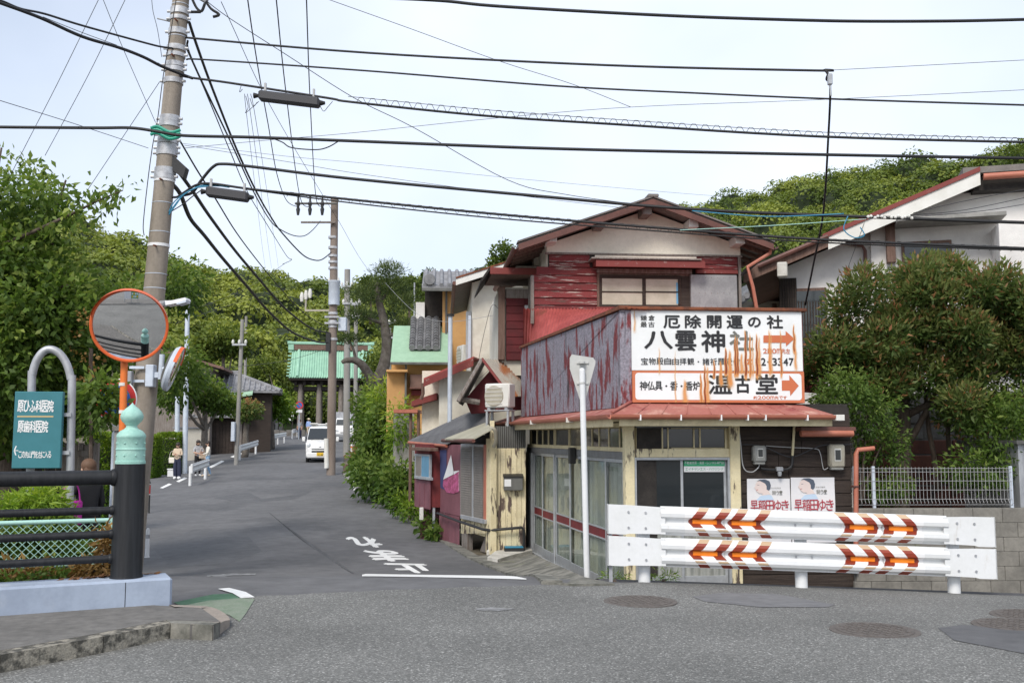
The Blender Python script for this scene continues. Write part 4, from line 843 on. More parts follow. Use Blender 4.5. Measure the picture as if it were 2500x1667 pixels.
for x, y, s_ in ((1346, 583, 12), (1463, 547, 11), (1577, 517, 12), (1690, 548, 13), (1803, 588, 14)):
    u_, z_ = A.uz(x, y, -.3); put(MB().box(u_ - .09, u_ + .09, -.42, .1, z_ - .08, z_ + .08, .01), 'purlin_end', 'old_wood' if x in (1463, 1577) else 'plastic_white', shop, None, A)
# gutter elbow and orange pipe at the right eave
pts = [A.w(*( (lambda q: (q[0], -.45, q[1]))(A.uz(x, y, -.45)))) for x, y in ((1883, 598), (1880, 618), (1825, 652), (1838, 700), (1848, 757))]
mb = MB().tube(pts, .035, 8); inv(mb).build('downpipe', 'gutter', shop, True)
mb = MB().tube([A.w(uW, .0, A.uz(1809, 660)[1] - .1), A.w(uRr, -.1, zr(uRr) - .08)], .04, 6); inv(mb).build('eave_brace', 'black_wood', shop)
# ---- left bay of the upper storey
B = Frame(A.w(0, 1.6, 0).x, A.w(0, 1.6, 0).y, R(5))
bpart = lambda name, m, x0, y0, x1, y1, v0, v1, **k: apart(name, m, x0, y0, x1, y1, v0, v1, fr=B, **k)
put(MB().box(B.uz(1222, 780)[0], .1, .12, 3.4, zW0 - .6, B.uz(1270, 700)[1]), 'wall', 'stucco_beige', shop, None, B)
lb = bpart('board_wall', 'red_board_dark', 1236, 728, 1300, 880, .06, .12, ch=0)
for k in range(8): bpart('clapboard', 'red_board_dark', 1236, 728 + k * 19, 1281, 728 + k * 19 + 18, .03 + .006 * (k % 2), .06, parent=lb, ch=.004)
bpart('corner_post', 'brown_wood', 1217, 700, 1233, 878, -.02, .12); bpart('pale_board', 'old_wood', 1234, 706, 1290, 728, .02, .12)
bpart('window_frame', 'alu', 1281, 745, 1290, 880, .0, .05); bpart('pane', 'glass_dark', 1290, 700, 1302, 880, .03, .06, ch=0)
bpart('corner_board', 'old_wood', 1290, 675, 1302, 790, -.03, .03)
a0 = B.uz(1199, 690, -.5); a1 = B.uz(1216, 657, -.5); zz1 = B.uz(1280, 657, -.5)[1]; zz0 = B.uz(1280, 672, -.5)[1]
hb = put(MB().prism([(a0[0], -.5, zz0), (a0[0], -.5, zz1), (a0[0], 1.6, zz1 + .25), (a0[0], 1.6, zz0 + .1)], (B.uz(1356, 670, -.5)[0] - a0[0], 0, 0)), 'bay_roof', 'brown_wood', shop, None, B)
put(MB().box(a0[0] - .02, B.uz(1356, 670, -.5)[0] + .02, -.53, -.49, zz0 + .01, zz1 + .02, .005), 'bay_fascia', 'red_trim', shop, hb, B)
put(MB().prism([(a0[0], -.5, zz1), (a0[0] - .22, -.5, zz0 - .18), (a0[0] - .22, -.5, zz0 - .12), (a0[0] - .02, -.5, zz1 + .05)], (0, 2.2, 0)), 'bay_eave', 'black_wood', shop, hb, B)
put(MB().box(B.uz(1300, 640)[0], B.uz(1346, 640)[0], -.3, .1, B.uz(1320, 655)[1], B.uz(1320, 622)[1]), 'stub_wall', 'stucco_cream', shop, None, B)
put(MB().box(B.uz(1258, 640, -.2)[0], B.uz(1345, 640, -.2)[0], -.35, .3, zz1 + .02, zz1 + .09), 'bay_top', 'concrete_white', shop, hb, B)
# ---- lean shed on the street side of the shop
SA, SB = Vector((P(1196, 1300, 18.75).x, 18.75, 0)), Vector((P(1075, 1300, 21.4).x, 21.4, 0))
Sd = (SA - SB); S = Frame(SA.x, SA.y, math.atan2(Sd.y, Sd.x)); Fs = Frame(SA.x, SA.y, R(5)); gS = -.6
shed = Fs.root('lean_to_shed', 'low patched shed of peeling yellow boards, louvred shutter and faded pink metal against the shop', 'shed')
def sp(name, m, x0, y0, x1, y1, v0, v1, fr=S, parent=None, ch=.005, vm=None): return put(rbox(fr, x0, y0, x1, y1, v0, v1, vm, ch), name, m, shed, parent, fr)
uSr = Fs.uz(1284, 1200)[0]; zc0 = Fs.uz(1240, 1346)[1]; zc1 = Fs.uz(1240, 1094)[1]; zc2 = Fs.uz(1240, 1040)[1]
yw = put(MB().box(.1, uSr, .03, .08, zc0 + .05, zc2), 'board_wall', 'black_wood', shed, None, Fs)
ub_ = [Fs.uz(x, 1200)[0] for x in (1207, 1222, 1235, 1249, 1262, 1274, 1284)]
for i in range(6): put(MB().box(ub_[i] + .002, ub_[i + 1] - .002, .0 + .004 * (i % 2), .03, zc0 + .02 * (i % 3), zc1 if i > 1 else zc1 + .0, .004), 'board', 'yellow_board', shed, yw, Fs)
put(MB().box(.0, ub_[0] - .002, -.03, .09, gS + .12, zc2 + .1, .006), 'corner_post', 'yellow_paint', shed, None, Fs)
put(MB().box(-.06, .13, -.09, .1, gS - .1, gS + .12, .03), 'post_stone', 'concrete_white', shed, None, Fs)
def corr_v(fr, u0, u1, v, z0, z1, n, amp, name, m, root, parent=None):
    mb = MB(); k = n * 6
    for z in (z0, z1):
        for i in range(k + 1): mb.v.append((u0 + (u1 - u0) * i / k, v + amp * math.sin(2 * math.pi * i / 6), z))
    mb.f = [(i, i + 1, k + 2 + i, k + 1 + i) for i in range(k)]; mb.m = [0] * k; return put(mb, name, m, root, parent, fr, 'all')
corr_v(Fs, Fs.uz(1200, 1070)[0], uSr, .02, zc1, zc2, 16, .012, 'tin_panel', 'tin_dark', shed)
put(MB().box(ub_[0], uSr, .2, 3.0, gS - .2, zc2 - .02), 'inner_wall', 'black_wood', shed, None, Fs)
# mailbox, pipes
mu0, mu1, mz0, mz1 = Fs.rect(1229, 1156, 1275, 1196); mbx = thing('mailbox', 'dark letter box with white label on the peeling yellow boards', 'mailbox', Fs.w((mu0 + mu1) / 2, 0, mz0), Fs.a); wd = (mu1 - mu0) / 2; h = mz1 - mz0
MB().box(-wd, wd, -.13, -.005, 0, h * .82, .008).build('box', 'tin_dark', mbx); MB().prism([(-wd - .01, -.15, h * .80), (-wd - .01, -.15, h * .86), (-wd - .01, 0, h), (-wd - .01, 0, h * .82)], (2 * wd + .02, 0, 0)).build('lid', 'plastic_dark', mbx)
MB().box(-wd * .95, -wd * .25, -.134, -.129, h * .25, h * .68).build('name_label', 'white_plain', mbx)
pp = [S.w(*( (lambda q: (q[0], -.12, q[1]))(S.uz(x, y, -.12)))) for x, y in ((1068, 1252), (1120, 1272), (1180, 1292))]
pq = [Fs.w(*( (lambda q: (q[0], -.12, q[1]))(Fs.uz(x, y, -.12)))) for x, y in ((1195, 1294), (1240, 1290), (1274, 1287), (1279, 1292), (1279, 1345))]
tag(MB().tube(pp + pq, .026, 8).build('drain_pipe', 'plastic_dark', smooth=True), 'black pipe running along the shed and down beside the glass doors', 'pipe')
cu0, cu1, cz0, cz1 = Fs.rect(1231, 1333, 1279, 1356, -.15); ct = thing('storage_bin', 'black plastic bin with blue rim under the yellow boards', 'bin', Fs.w((cu0 + cu1) / 2, -.15, cz0), Fs.a); wd = (cu1 - cu0) / 2
MB().box(-wd, wd, -.1, .12, 0, .15, .01).build('tub', 'plastic_dark', ct); MB().box(-wd * .95, wd * .9, -.105, .125, .15, .17, .004).build('rim', 'cable_blue', ct)
# street face: shutter, posts, pink metal, void under the floor
usl = S.uz(1075, 1200)[0]
put(MB().box(usl, -.0, .10, .5, .0 + S.uz(1150, 1300)[1], S.uz(1130, 1086)[1] + .2), 'inner_wall', 'black_wood', shed, None, S)
sh = sp('shutter_frame', 'galv', 1124, 1084, 1182, 1272, -.04, .02, ch=.004)
a, b, z0, z1 = S.rect(1126, 1090, 1180, 1262, -.04); um = (a + b) / 2
for (p, q) in ((a, um - .012), (um + .012, b)):
    n = 30
    for k in range(n):
        zz = z0 + (z1 - z0) * k / n; mb = MB().prism([(p, -.045, zz), (p, -.066, zz + .004), (p, -.045, zz + (z1 - z0) / n)], (q - p, 0, 0)); put(mb, 'slat', 'shutter', shed, sh, S)
sp('centre_stile', 'galv', 1152, 1088, 1155, 1262, -.07, -.03, parent=sh, ch=.003)
sp('sill', 'galv', 1124, 1262, 1183, 1272, -.09, .0, parent=sh); sp('post', 'gutter', 1180, 1085, 1186, 1270, -.05, .06); sp('post', 'yellow_paint', 1186, 1070, 1198, 1352, -.04, .08)
lb_ = sp('skirting', 'yellow_trim', 1125, 1272, 1184, 1302, .02, .05)
for k in range(7): sp('board', 'yellow_board', 1125 + k * 8.4, 1272, 1132.6 + k * 8.4, 1302, -.005, .02, parent=lb_, ch=.003)
for x in (1134,): sp('floor_post', 'old_wood', x - 7, 1300, x + 7, 1352, .0, .12)
mb = MB().prism([(S.uz(1160, 1350)[0], .1, gS), (S.uz(1172, 1350)[0], .1, gS), (S.uz(1184, 1310)[0], .1, gS + .45), (S.uz(1178, 1310)[0], .1, gS + .45)], (0, .03, 0)); put(mb, 'prop_board', 'old_wood', shed, None, S)
pk = sp('pink_panel', 'pink_metal', 1075, 1085, 1124, 1255, -.02, .06); corr_v(S, usl, S.uz(1124, 1300)[0], -.02, S.uz(1100, 1326)[1], S.uz(1100, 1255)[1], 3, .01, 'pink_sheet', 'pink_metal', shed, pk)
def street_poster(pxs, m, v, lab):
    pts = [(lambda q: S.w(q[0], v, q[1]))(S.uz(x, y, v)) for x, y in pxs]; t = tag(MB().prism(pts, S.v * .002).build('poster', m), lab, 'poster'); return t
street_poster([(1074, 1098), (1090, 1098), (1090, 1160), (1086, 1195), (1075, 1190)], 'print_navy', -.03, 'narrow dark blue poster on the faded pink metal')
t = street_poster([(1083, 1168), (1105, 1160), (1120, 1150), (1120, 1200), (1108, 1204), (1090, 1202), (1081, 1185)], 'print_pink', -.034, 'torn pink portrait poster on the faded pink metal')
street_poster([(1101, 1110), (1107, 1150), (1106, 1158), (1082, 1170)], 'paper', -.042, 'white torn paper flap folded over the pink poster')
street_poster([(1107, 1150), (1121, 1148), (1121, 1198), (1109, 1199)], 'paper', -.031, 'pale paper strip at the edge of the pink poster')
# maroon box bay with a small window
T0 = S.uz(1073, 1200)[0]; BX = Frame(S.w(T0, 0, 0).x, S.w(T0, 0, 0).y, R(5)); bu = BX.uz(1048, 1200)[0]
bc = BX.w(bu, 0, 0); S2 = Frame(bc.x, bc.y, S.a); b2 = S2.uz(1012, 1170)[0]
zz0, zz1 = BX.uz(1060, 1238)[1], BX.uz(1060, 1084)[1]
put(MB().prism([tuple(BX.loc(S2.w(b2, 0, 0)))[:2] + (zz0,), (bu, 0, zz0), (0.05, 0, zz0), tuple(BX.loc(S2.w(b2, .35, 0)))[:2] + (zz0,)], (0, 0, zz1 - zz0)), 'bay', 'maroon_paint', shed, None, BX)
wb = sp('bay_window', 'alu', 1012, 1108, 1049, 1170, -.03, .02, fr=S2)
sp('pane', 'shutter', 1015, 1113, 1027, 1163, -.035, -.028, fr=S2, parent=wb, ch=0); sp('pane', 'glass_blue', 1029, 1113, 1046, 1163, -.038, -.03, fr=S2, parent=wb, ch=0); sp('sill', 'alu', 1011, 1163, 1050, 1170, -.07, .0, fr=S2, parent=wb)
bp_ = sp('bay_skirt', 'pink_metal', 1012, 1171, 1049, 1240, -.01, .02, fr=S2)
for x in (1022, 1034): sp('batten', 'pink_metal', x, 1180, x + 2, 1232, -.02, -.008, fr=S2, parent=bp_, ch=0)
sp('bay_hood', 'brown_wood', 1004, 1092, 1049, 1100, -.14, .05, fr=S2)
put(MB().box(BX.uz(1056, 1270)[0], BX.uz(1062, 1270)[0], .02, .08, gS - .1, zz0), 'bay_prop', 'alu', shed, None, BX)
put(MB().box(BX.uz(1024, 1262)[0], BX.uz(1034, 1262)[0], .1, .3, BX.uz(1030, 1270)[1], BX.uz(1030, 1240)[1], .01), 'white_box', 'plastic_white', shed, None, BX)
put(MB().box(BX.uz(1026, 1262)[0], .1, .35, .45, gS - .3, zz0), 'under_wall', 'pink_metal', shed, None, BX)
# shed roofs
def sw(name, m, pts, th=.03, parent=None): mb = MB().prism([Vector(p) for p in pts], (0, 0, -th)); return inv(mb, shed).build(name, m, parent or shed)
sw('roof', 'roof_grey', [P(996, 1076, 23.2), P(1086, 1084, 20.9), P(1190, 1030, 19.4), P(1200, 985, 20.6), P(1130, 1012, 23.2)])
rk = sw('khaki_roof', 'roof_khaki', [P(1086, 1070, 20.0), P(1155, 1070, 18.3), P(1200, 1046, 18.2), P(1188, 1030, 19.5)])
mb = MB().tube([P(998, 1080, 23.15), P(1090, 1088, 20.85)], .035, 8); inv(mb, shed).build('gutter', 'gutter', shed, True)
mb = MB().tube([P(1080, 1075, 20.4), P(1156, 1076, 18.2)], .035, 8); inv(mb, shed).build('gutter', 'gutter_brown', shed, True)
mb = MB().tube(crom([P(1196, 1044, 18.3), P(1208, 1050, 18.3), P(1211, 1075, 18.4), P(1206, 1090, 18.5)], 5), .035, 8); inv(mb, shed).build('vent_hose', 'plastic_beige', shed, True)
# vending machine beyond the shed
vm_ = thing('vending_machine', 'white drinks vending machine standing beyond the shed, front to the street', 'vending machine', G(1000, 1213), R(-72))
vx = .95; vh = 1.8; MB().box(-.5, .5, 0, .6, .08, vh, .02).build('cabinet', 'car_white', vm_); MB().box(-.46, .46, -.03, 0, .12, vh - .04, .01).build('door', 'plastic_white', vm_)
for k in range(3):
    s_ = MB().box(-.42, .42, -.04, -.028, .95 + .26 * k, 1.17 + .26 * k).build('display', 'glass_grey', vm_)
    for j in range(9): MB().box(-.40 + j * .09, -.34 + j * .09, -.046, -.041, .96 + .26 * k, 1.12 + .26 * k).build('can', ('sign_red', 'print_navy', 'white_plain', 'ink_green')[(j + k) % 4], vm_, )
MB().box(-.35, .35, -.04, -.028, .25, .45).build('hatch', 'plastic_dark', vm_); MB().box(.1, .42, -.04, -.028, .6, .85).build('coin_panel', 'sign_red', vm_)
for u in (-.4, .4): MB().box(u - .05, u + .05, .1, .5, -.05, .09).build('foot', 'plastic_dark', vm_)
# small gable with the rusty tin slope, air conditioner
gb = thing('side_porch', 'small side gable of the shop roofed in rust-stained corrugated tin', 'porch roof', Fs.o, Fs.a)
Pk, Pb = P(1178, 876, 19.8), P(1178 + 94, 880, 20.6)
corrug(P(1178, 876, 19.7), P(1274, 880, 20.8), P(1274, 968, 19.9), P(1245, 968, 19.0), 17, .014, 'tin_slope', 'tin_rusty', None, gb)
def gw(name, m, pts, th): mb = MB().prism([Vector(p) for p in pts], (0, 0, -th)); return inv(mb, gb).build(name, m, gb)
gw('dark_slope', 'black_wood', [P(1178, 874, 19.7), P(1120, 978, 19.4), P(1130, 985, 21.4), P(1186, 880, 21.6)], .05)
mb = MB().tube([P(1177, 876, 19.66), P(1246, 968, 18.95)], .03, 6); inv(mb, gb).build('red_verge', 'red_trim', gb); mb = MB().tube([P(1177, 878, 19.66), P(1119, 980, 19.36)], .045, 6); inv(mb, gb).build('grey_verge', 'old_wood', gb)
mb = MB().tube([P(1128, 975, 19.6), P(1170, 982, 19.7)], .06, 6); inv(mb, gb).build('beam_end', 'old_wood', gb)
mb = MB().prism([P(1150, 1010, 19.95), P(1275, 1000, 19.95), P(1275, 960, 19.95), P(1200, 900, 19.95), P(1135, 975, 19.95)], (0, .2, 0)); inv(mb, gb).build('gable_wall', 'red_board_dark', gb)
def aircon(name, c, w_, h, rz, lab, d=.28):
    t = thing('air_conditioner', lab, 'air conditioner', c, rz)
    MB().box(-w_ / 2, w_ / 2, 0, d, .04, h, .025).build('case', 'plastic_white', t, True); MB().lathe([(h * .38, -.012), (h * .40, 0), (h * .36, .006)], (-w_ * .12, 0, h * .52), 24, 'y').build('fan_guard', 'plastic_beige', t, True)
    for k in range(5): MB().box(-w_ * .12 - h * .36, -w_ * .12 + h * .36, -.018, -.012, h * (.22 + .15 * k), h * (.22 + .15 * k) + .012).build('grille_bar', 'plastic_white', t)
    for u in (-w_ * .35, w_ * .35): MB().box(u - .03, u + .03, .02, d - .02, -.0, .045).build('foot', 'galv', t)
    return t
pa_ = P(1213, 1000, 18.9); aircon('ac', pa_, .52, .50, R(-25), 'white air conditioner unit on a stand under the rusty tin gable')
stn = thing('unit_stand', 'pale metal stand under the air conditioner on the shed roof', 'stand', pa_ - Vector((0, 0, .32)), R(-25))
for u in (-.22, .22):
    for v in (.03, .25): MB().box(u - .02, u + .02, v - .02, v + .02, 0, .3).build('leg', 'alu', stn)
MB().box(-.26, .26, .0, .28, .295, .32, .004).build('tray', 'alu', stn)
# ================================================================ cream house behind the shed
HB = Frame(P(1152, 900, 25).x, 25, R(4)); hb_ = HB.root('cream_house', 'pale cream two-storey house with grey eave and rusty red verge behind the shed', 'house')
def hp(name, m, x0, y0, x1, y1, v0, v1, parent=None, fr=HB, ch=.006, vm=None, root=None): return put(rbox(fr, x0, y0, x1, y1, v0, v1, vm, ch), name, m, root or hb_, parent, fr)
sl = .33; uP = 2.6; zq = lambda px, py, v=0: HB.uz(px, py, v)[1]
ze = zq(1152, 690)
put(MB().prism([(0, 0, -.7), (uP * 2, 0, -.7), (uP * 2, 0, ze), (uP, 0, ze + sl * uP), (0, 0, ze)], (0, 6, 0)), 'wall', 'stucco_beige', hb_, None, HB)
for sg_ in (-1, 1):
    e = -.42 if sg_ < 0 else uP * 2 + .42; zee = ze - .42 * sl + .1
    o = put(MB().prism([(uP, -.55, ze + sl * uP + .1), (e, -.55, zee), (e, -.55, zee + .08), (uP, -.55, ze + sl * uP + .18)], (0, 7, 0)), 'roof', 'roof_slate', hb_, None, HB)
    put(MB().prism([(uP, -.58, ze + sl * uP - .02), (e, -.58, zee - .12), (e, -.58, zee + .04), (uP, -.58, ze + sl * uP + .14)], (0, .03, 0)), 'bargeboard', 'plastic_white', hb_, o, HB)
    put(MB().prism([(uP, -.6, ze + sl * uP + .14), (e, -.6, zee + .04), (e, -.6, zee + .085), (uP, -.6, ze + sl * uP + .185)], (0, .05, 0)), 'verge_cap', 'rust', hb_, o, HB)
mb = MB().tube([(-.46, -.55, ze - .1), (-.46, 6, ze - .1)], .05, 8); put(mb, 'eave_gutter', 'gutter_brown', hb_, None, HB, True)
hp('downpipe', 'galv_light', 1143, 770, 1150, 880, -.1, -.05); hp('window_case', 'alu', 1138, 760, 1150, 890, .3, .6)
HB2 = Frame(P(1072, 950, 23.6).x, 23.6, R(4))
put(MB().box(0, HB2.uz(1160, 950)[0], 0, 2.5, -.7, HB2.uz(1100, 905)[1]), 'annex_wall', 'stucco_beige', hb_, None, HB2)
for (xa, ya, xb, yb) in ((1034, 944, 1156, 893),):
    p0, p1 = P(xa, ya, 23.2), P(xb, yb, 23.2); mb = MB().prism([p0, p1, p1 + Vector((0, 0, .18)), p0 + Vector((0, 0, .16))], (0, .05, 0)); inv(mb, hb_).build('annex_fascia', 'red_trim', hb_)
    mb = MB().prism([p0 + Vector((0, 0, .16)), p1 + Vector((0, 0, .18)), p1 + Vector((.1, 2.4, .3)), p0 + Vector((.1, 2.4, .3))], (0, 0, .04)); inv(mb, hb_).build('annex_roof', 'red_roof', hb_)
p0, p1 = P(1004, 992, 24.2), P(1066, 975, 24.2); mb = MB().prism([p0, p1, p1 + Vector((0, 0, .16)), p0 + Vector((0, 0, .13))], (0, .9, 0)); inv(mb, hb_).build('porch_roof', 'red_trim', hb_)
mb = MB().box(P(1030, 1000, 24.6).x, P(1072, 1000, 24.6).x, 24.6, 25.6, -.6, P(1040, 905, 24.6).z); inv(mb, hb_).build('back_wall', 'stucco_cream', hb_)
mb = MB().tube([P(1032, 935, 23.5), P(1033, 960, 23.5), P(1028, 975, 23.5)], .04, 8); inv(mb, hb_).build('downpipe', 'brown_wood', hb_, True)
p0 = P(962, 1001, 25.5); mb = MB().box(p0.x, P(1020, 1001, 25.5).x, 25.4, 26.6, p0.z - .07, p0.z + .02); inv(mb, hb_).build('canopy', 'gutter', hb_)
for x in (1003, 1022): q = P(x, 1001, 25.6); mb = MB().tube([q, (q.x, q.y, -.5)], .04, 8); inv(mb, hb_).build('canopy_post', 'brown_wood', hb_)
# ================================================================ orange house with green roof
HC = Frame(P(1082, 900, 33).x, 33, R(4)); hc = HC.root('orange_house', 'orange plastered house with mint green lower roof and grey tiles', 'house')
def cp2(name, m, x0, y0, x1, y1, v0, v1, parent=None, fr=HC, ch=.01, vm=None): return put(rbox(fr, x0, y0, x1, y1, v0, v1, vm, ch), name, m, hc, parent, fr)
cp2('wall', 'stucco_orange', 1082, 705, 1200, 1010, 0, 5); cp2('dark_recess', 'black_wood', 1037, 706, 1083, 800, .5, 5); cp2('corner_post', 'stucco_orange', 1080, 708, 1087, 885, -.06, .0); cp2('downpipe', 'tin_dark', 1087, 700, 1092, 880, -.14, -.06)
cp2('lower_wall', 'stucco_orange', 955, 888, 1100, 1060, -1.2, 3, vm=-1.2); cp2('side_wall', 'stucco_orange', 944, 905, 992, 1060, -1.6, -1.1, vm=-1.6); cp2('pipe', 'tin_dark', 988, 888, 993, 1010, -1.75, -1.62, vm=-1.7)
cp2('porch_slab', 'stucco_orange', 943, 902, 995, 908, -2.0, -1.0, vm=-2.0)
# tiled upper roof
u0, z0 = HC.uz(1030, 703, -.7); u1 = HC.uz(1200, 703, -.7)[0]
put(MB().prism([(u0, -.7, z0), (u0, -.7, z0 + .08), (u0, 2.4, z0 + .08 + 1.0), (u0, 2.4, z0 + 1.0)], (u1 - u0, 0, 0)), 'upper_roof', 'tile_far', hc, None, HC)
mb = MB()
for k in range(int((u1 - u0) / .27)): mb.tube([(u0 + .1 + k * .27, -.72, z0 + .10), (u0 + .1 + k * .27, 2.4, z0 + .10 + 1.0)], .07, 6)
put(mb, 'tile_ribs', 'tile_far', hc, None, HC, True); cp2('eave_board', 'tin_dark', 1030, 703, 1112, 711, -.74, -.68, vm=-.7)
put(MB().lathe([(.18, -.05), (.2, 0), (.18, .1)], (u0 + .25, -.72, z0 + .28), 14, 'y'), 'ridge_end', 'tile_grey', hc, None, HC, True)
# lower roofs: green sheet and tiled columns
gz1, gz2 = HC.uz(960, 795, .4)[1], HC.uz(960, 884, -1.9)[1]; ga, gb2 = HC.uz(953, 884, -1.9)[0], HC.uz(1096, 884, -1.9)[0]; gc = HC.uz(962, 795, .4)[0]
put(MB().prism([(ga, -1.9, gz2), (gb2, -1.9, gz2), (gb2, .4, gz1), (gc, .4, gz1)], (0, 0, -.08)), 'lower_roof', 'roof_green', hc, None, HC); cp2('roof_edge', 'tin_dark', 953, 884, 1098, 890, -1.95, -1.85, vm=-1.9)
tcx = [HC.uz(x, 830, -.6)[0] for x in (1000, 1019, 1038, 1057, 1073)]
zt0_, zt1_ = HC.uz(1030, 866, -1.3)[1] + .13, HC.uz(1030, 790, .35)[1] + .13
for i in range(4):
    n = 12; mb = MB()
    for k in range(n):
        t0_, t1_ = k / n, (k + 1.15) / n; v0_, v1_ = -1.3 + 1.65 * t0_, -1.3 + 1.65 * t1_; za, zb = zt0_ + (zt1_ - zt0_) * t0_ + .09, zt0_ + (zt1_ - zt0_) * t1_ + .03
        mb.tube([(tcx[i] + .1, v0_, za), (tcx[i] + .1, v1_, zb)], .10, 8)
    mb.box(tcx[i] + .02, tcx[i + 1] + .02, -1.3, .35, 0, .001); mb.v[-8:] = [(x, y, zt0_ + (zt1_ - zt0_) * (y + 1.3) / 1.65 + .05 + (.02 if j % 2 else 0)) for j, (x, y, z) in enumerate(mb.v[-8:])]
    put(mb, 'tile_column', 'tile_grey', hc, None, HC, True)
cp2('gable_block', 'stucco_white', 1015, 738, 1037, 790, .3, .6); cp2('window_hood', 'roof_brown', 1001, 914, 1080, 948, -1.6, -1.2, vm=-1.6); cp2('hood_gutter', 'gutter_brown', 1000, 946, 1076, 950, -1.7, -1.6, vm=-1.6); cp2('shutter_box', 'maroon_paint', 1004, 952, 1034, 965, -1.5, -1.2, vm=-1.5)
aircon('ac', P(1122, 893, 30.2), .62, .62, R(-70), 'white air conditioner unit by the orange house wall')
lp_ = P(1098, 1030, 22.6); lpp = thing('metal_mast', 'pale blue-grey steel mast rising before the orange house', 'mast', (lp_.x, lp_.y, -.55), 0)
MB().lathe([(.055, 0), (.05, P(1098, 772, 22.6).z + .55)], n=14).build('tube', 'galv_light', lpp, True); MB().lathe([(.09, 0), (.09, .05)], (0, 0, P(1098, 772, 22.6).z + .55), 12).build('cap', 'plastic_dark', lpp)
# ================================================================ white house on the right
HW = Frame(P(1905, 800, 20.5).x, 20.5, R(-16)); hw = HW.root('white_house', 'large off-white plaster house with long sloping eave behind the red-tipped tree', 'house')
def wp(name, m, x0, y0, x1, y1, v0, v1, parent=None, ch=.006, vm=None, fr=HW): return put(rbox(fr, x0, y0, x1, y1, v0, v1, vm, ch), name, m, hw, parent, fr)
Wu = lambda px, py, v=0: HW.uz(px, py, v)
ra, rb = Wu(1815, 672, -.6), Wu(2392, 425, -.6); slp = (rb[1] - ra[1]) / (rb[0] - ra[0]); ux = Wu(2125, 600)[0]; zrf = lambda u: ra[1] + slp * (u - ra[0])
put(MB().prism([(0, 0, -.5), (ux, 0, -.5), (ux, 0, zrf(ux) - .1), (0, 0, zrf(0) - .1)], (0, 7, 0)), 'wall', 'stucco_white', hw, None, HW)
put(MB().prism([(ux, -.12, -.5), (rb[0] + 4, -.12, -.5), (rb[0] + 4, -.12, rb[1] - .25), (rb[0] - .3, -.12, rb[1] - .25), (ux, -.12, zrf(ux) - .1)], (0, 7, 0)), 'wall', 'stucco_white', hw, None, HW)
o = put(MB().prism([(ra[0], -.6, ra[1]), (rb[0], -.6, rb[1]), (rb[0], -.6, rb[1] + .10), (ra[0], -.6, ra[1] + .10)], (0, 8, 0)), 'roof', 'roof_brown', hw, None, HW)
um = Wu(2020, 540, -.6)[0]
put(MB().prism([(um, -.64, zrf(um) - .22), (rb[0], -.64, rb[1] - .22), (rb[0], -.64, rb[1] + .04), (um, -.64, zrf(um) + .04)], (0, .04, 0)), 'bargeboard', 'plastic_white', hw, o, HW)
put(MB().prism([(um - .1, -.67, zrf(um - .1) + .04), (rb[0], -.67, rb[1] + .04), (rb[0], -.67, rb[1] + .13), (um - .1, -.67, zrf(um - .1) + .13)], (0, .08, 0)), 'verge_cap', 'red_trim', hw, o, HW)
put(MB().prism([(ra[0], -.62, ra[1] - .16), (um, -.62, zrf(um) - .16), (um, -.62, zrf(um) + .06), (ra[0], -.62, ra[1] + .06)], (0, .04, 0)), 'dark_verge', 'brown_wood', hw, o, HW)
mb = MB().tube([(ra[0] + .3, -.68, zrf(ra[0] + .3) + .04), (um, -.68, zrf(um) + .04)], .05, 8); put(mb, 'verge_gutter', 'gutter_brown', hw, o, HW, True)
put(MB().box(Wu(2008, 540, -.7)[0] - .9, Wu(2008, 540, -.7)[0] - .7, -.78, -.6, zrf(um) - .75, zrf(um) - .45, .02), 'rain_hopper', 'concrete_white', hw, o, HW)
put(MB().box(rb[0] - .3, rb[0] + 4, -.62, 7, rb[1] + .02, rb[1] + .14), 'upper_roof', 'roof_slate', hw, None, HW)
put(MB().box(rb[0] - .1, rb[0] + 4, -.5, .0, rb[1] - .30, rb[1] - .02), 'soffit', 'black_wood', hw, None, HW)
mb = MB().tube([(rb[0] + .05, -.68, rb[1] - .08), (rb[0] + 4, -.68, rb[1] - .08)], .065, 10); put(mb, 'eave_gutter', 'gutter', hw, None, HW, True)
mb = MB().tube([(lambda q: (q[0], -.1, q[1]))(Wu(x, y, -.1)) for x, y in ((2060, 590), (2105, 600), (2112, 612), (2114, 720))], .035, 8); put(mb, 'downpipe', 'gutter_brown', hw, None, HW, True)
wp('lattice_window', 'black_wood', 1903, 679, 1946, 800, -.06, .0)
for k in range(7): wp('lattice_bar', 'dark_wood', 1905 + k * 6, 682, 1908 + k * 6, 800, -.08, -.055)
w1 = wp('window', 'brown_wood', 1942, 703, 2020, 880, -.05, .02); wp('pane', 'glass_dark', 1947, 710, 2015, 876, -.06, -.045, parent=w1, ch=0)
for k in range(9): wp('lattice_bar', 'dark_wood', 1950 + k * 7, 735, 1953 + k * 7, 876, -.09, -.06, parent=w1)
w2 = wp('window', 'brown_wood', 2203, 588, 2326, 720, -.18, -.1); wp('pane', 'glass_dark', 2210, 594, 2262, 716, -.20, -.175, parent=w2, ch=0); wp('pane', 'glass_dark', 2267, 594, 2320, 716, -.195, -.17, parent=w2, ch=0)
wp('dark_post', 'brown_wood', 2164, 538, 2186, 640, -.30, -.12); wp('recess_lintel', 'concrete', 2186, 533, 2448, 543, -.9, -.12, vm=-.5); wp('balcony_wall', 'stucco_white', 2443, 540, 2620, 830, -.95, -.15, vm=-.9)
wp('ground_floor', 'block_dark', 1990, 960, 2600, 1060, -1.0, -.5, vm=-1.0)
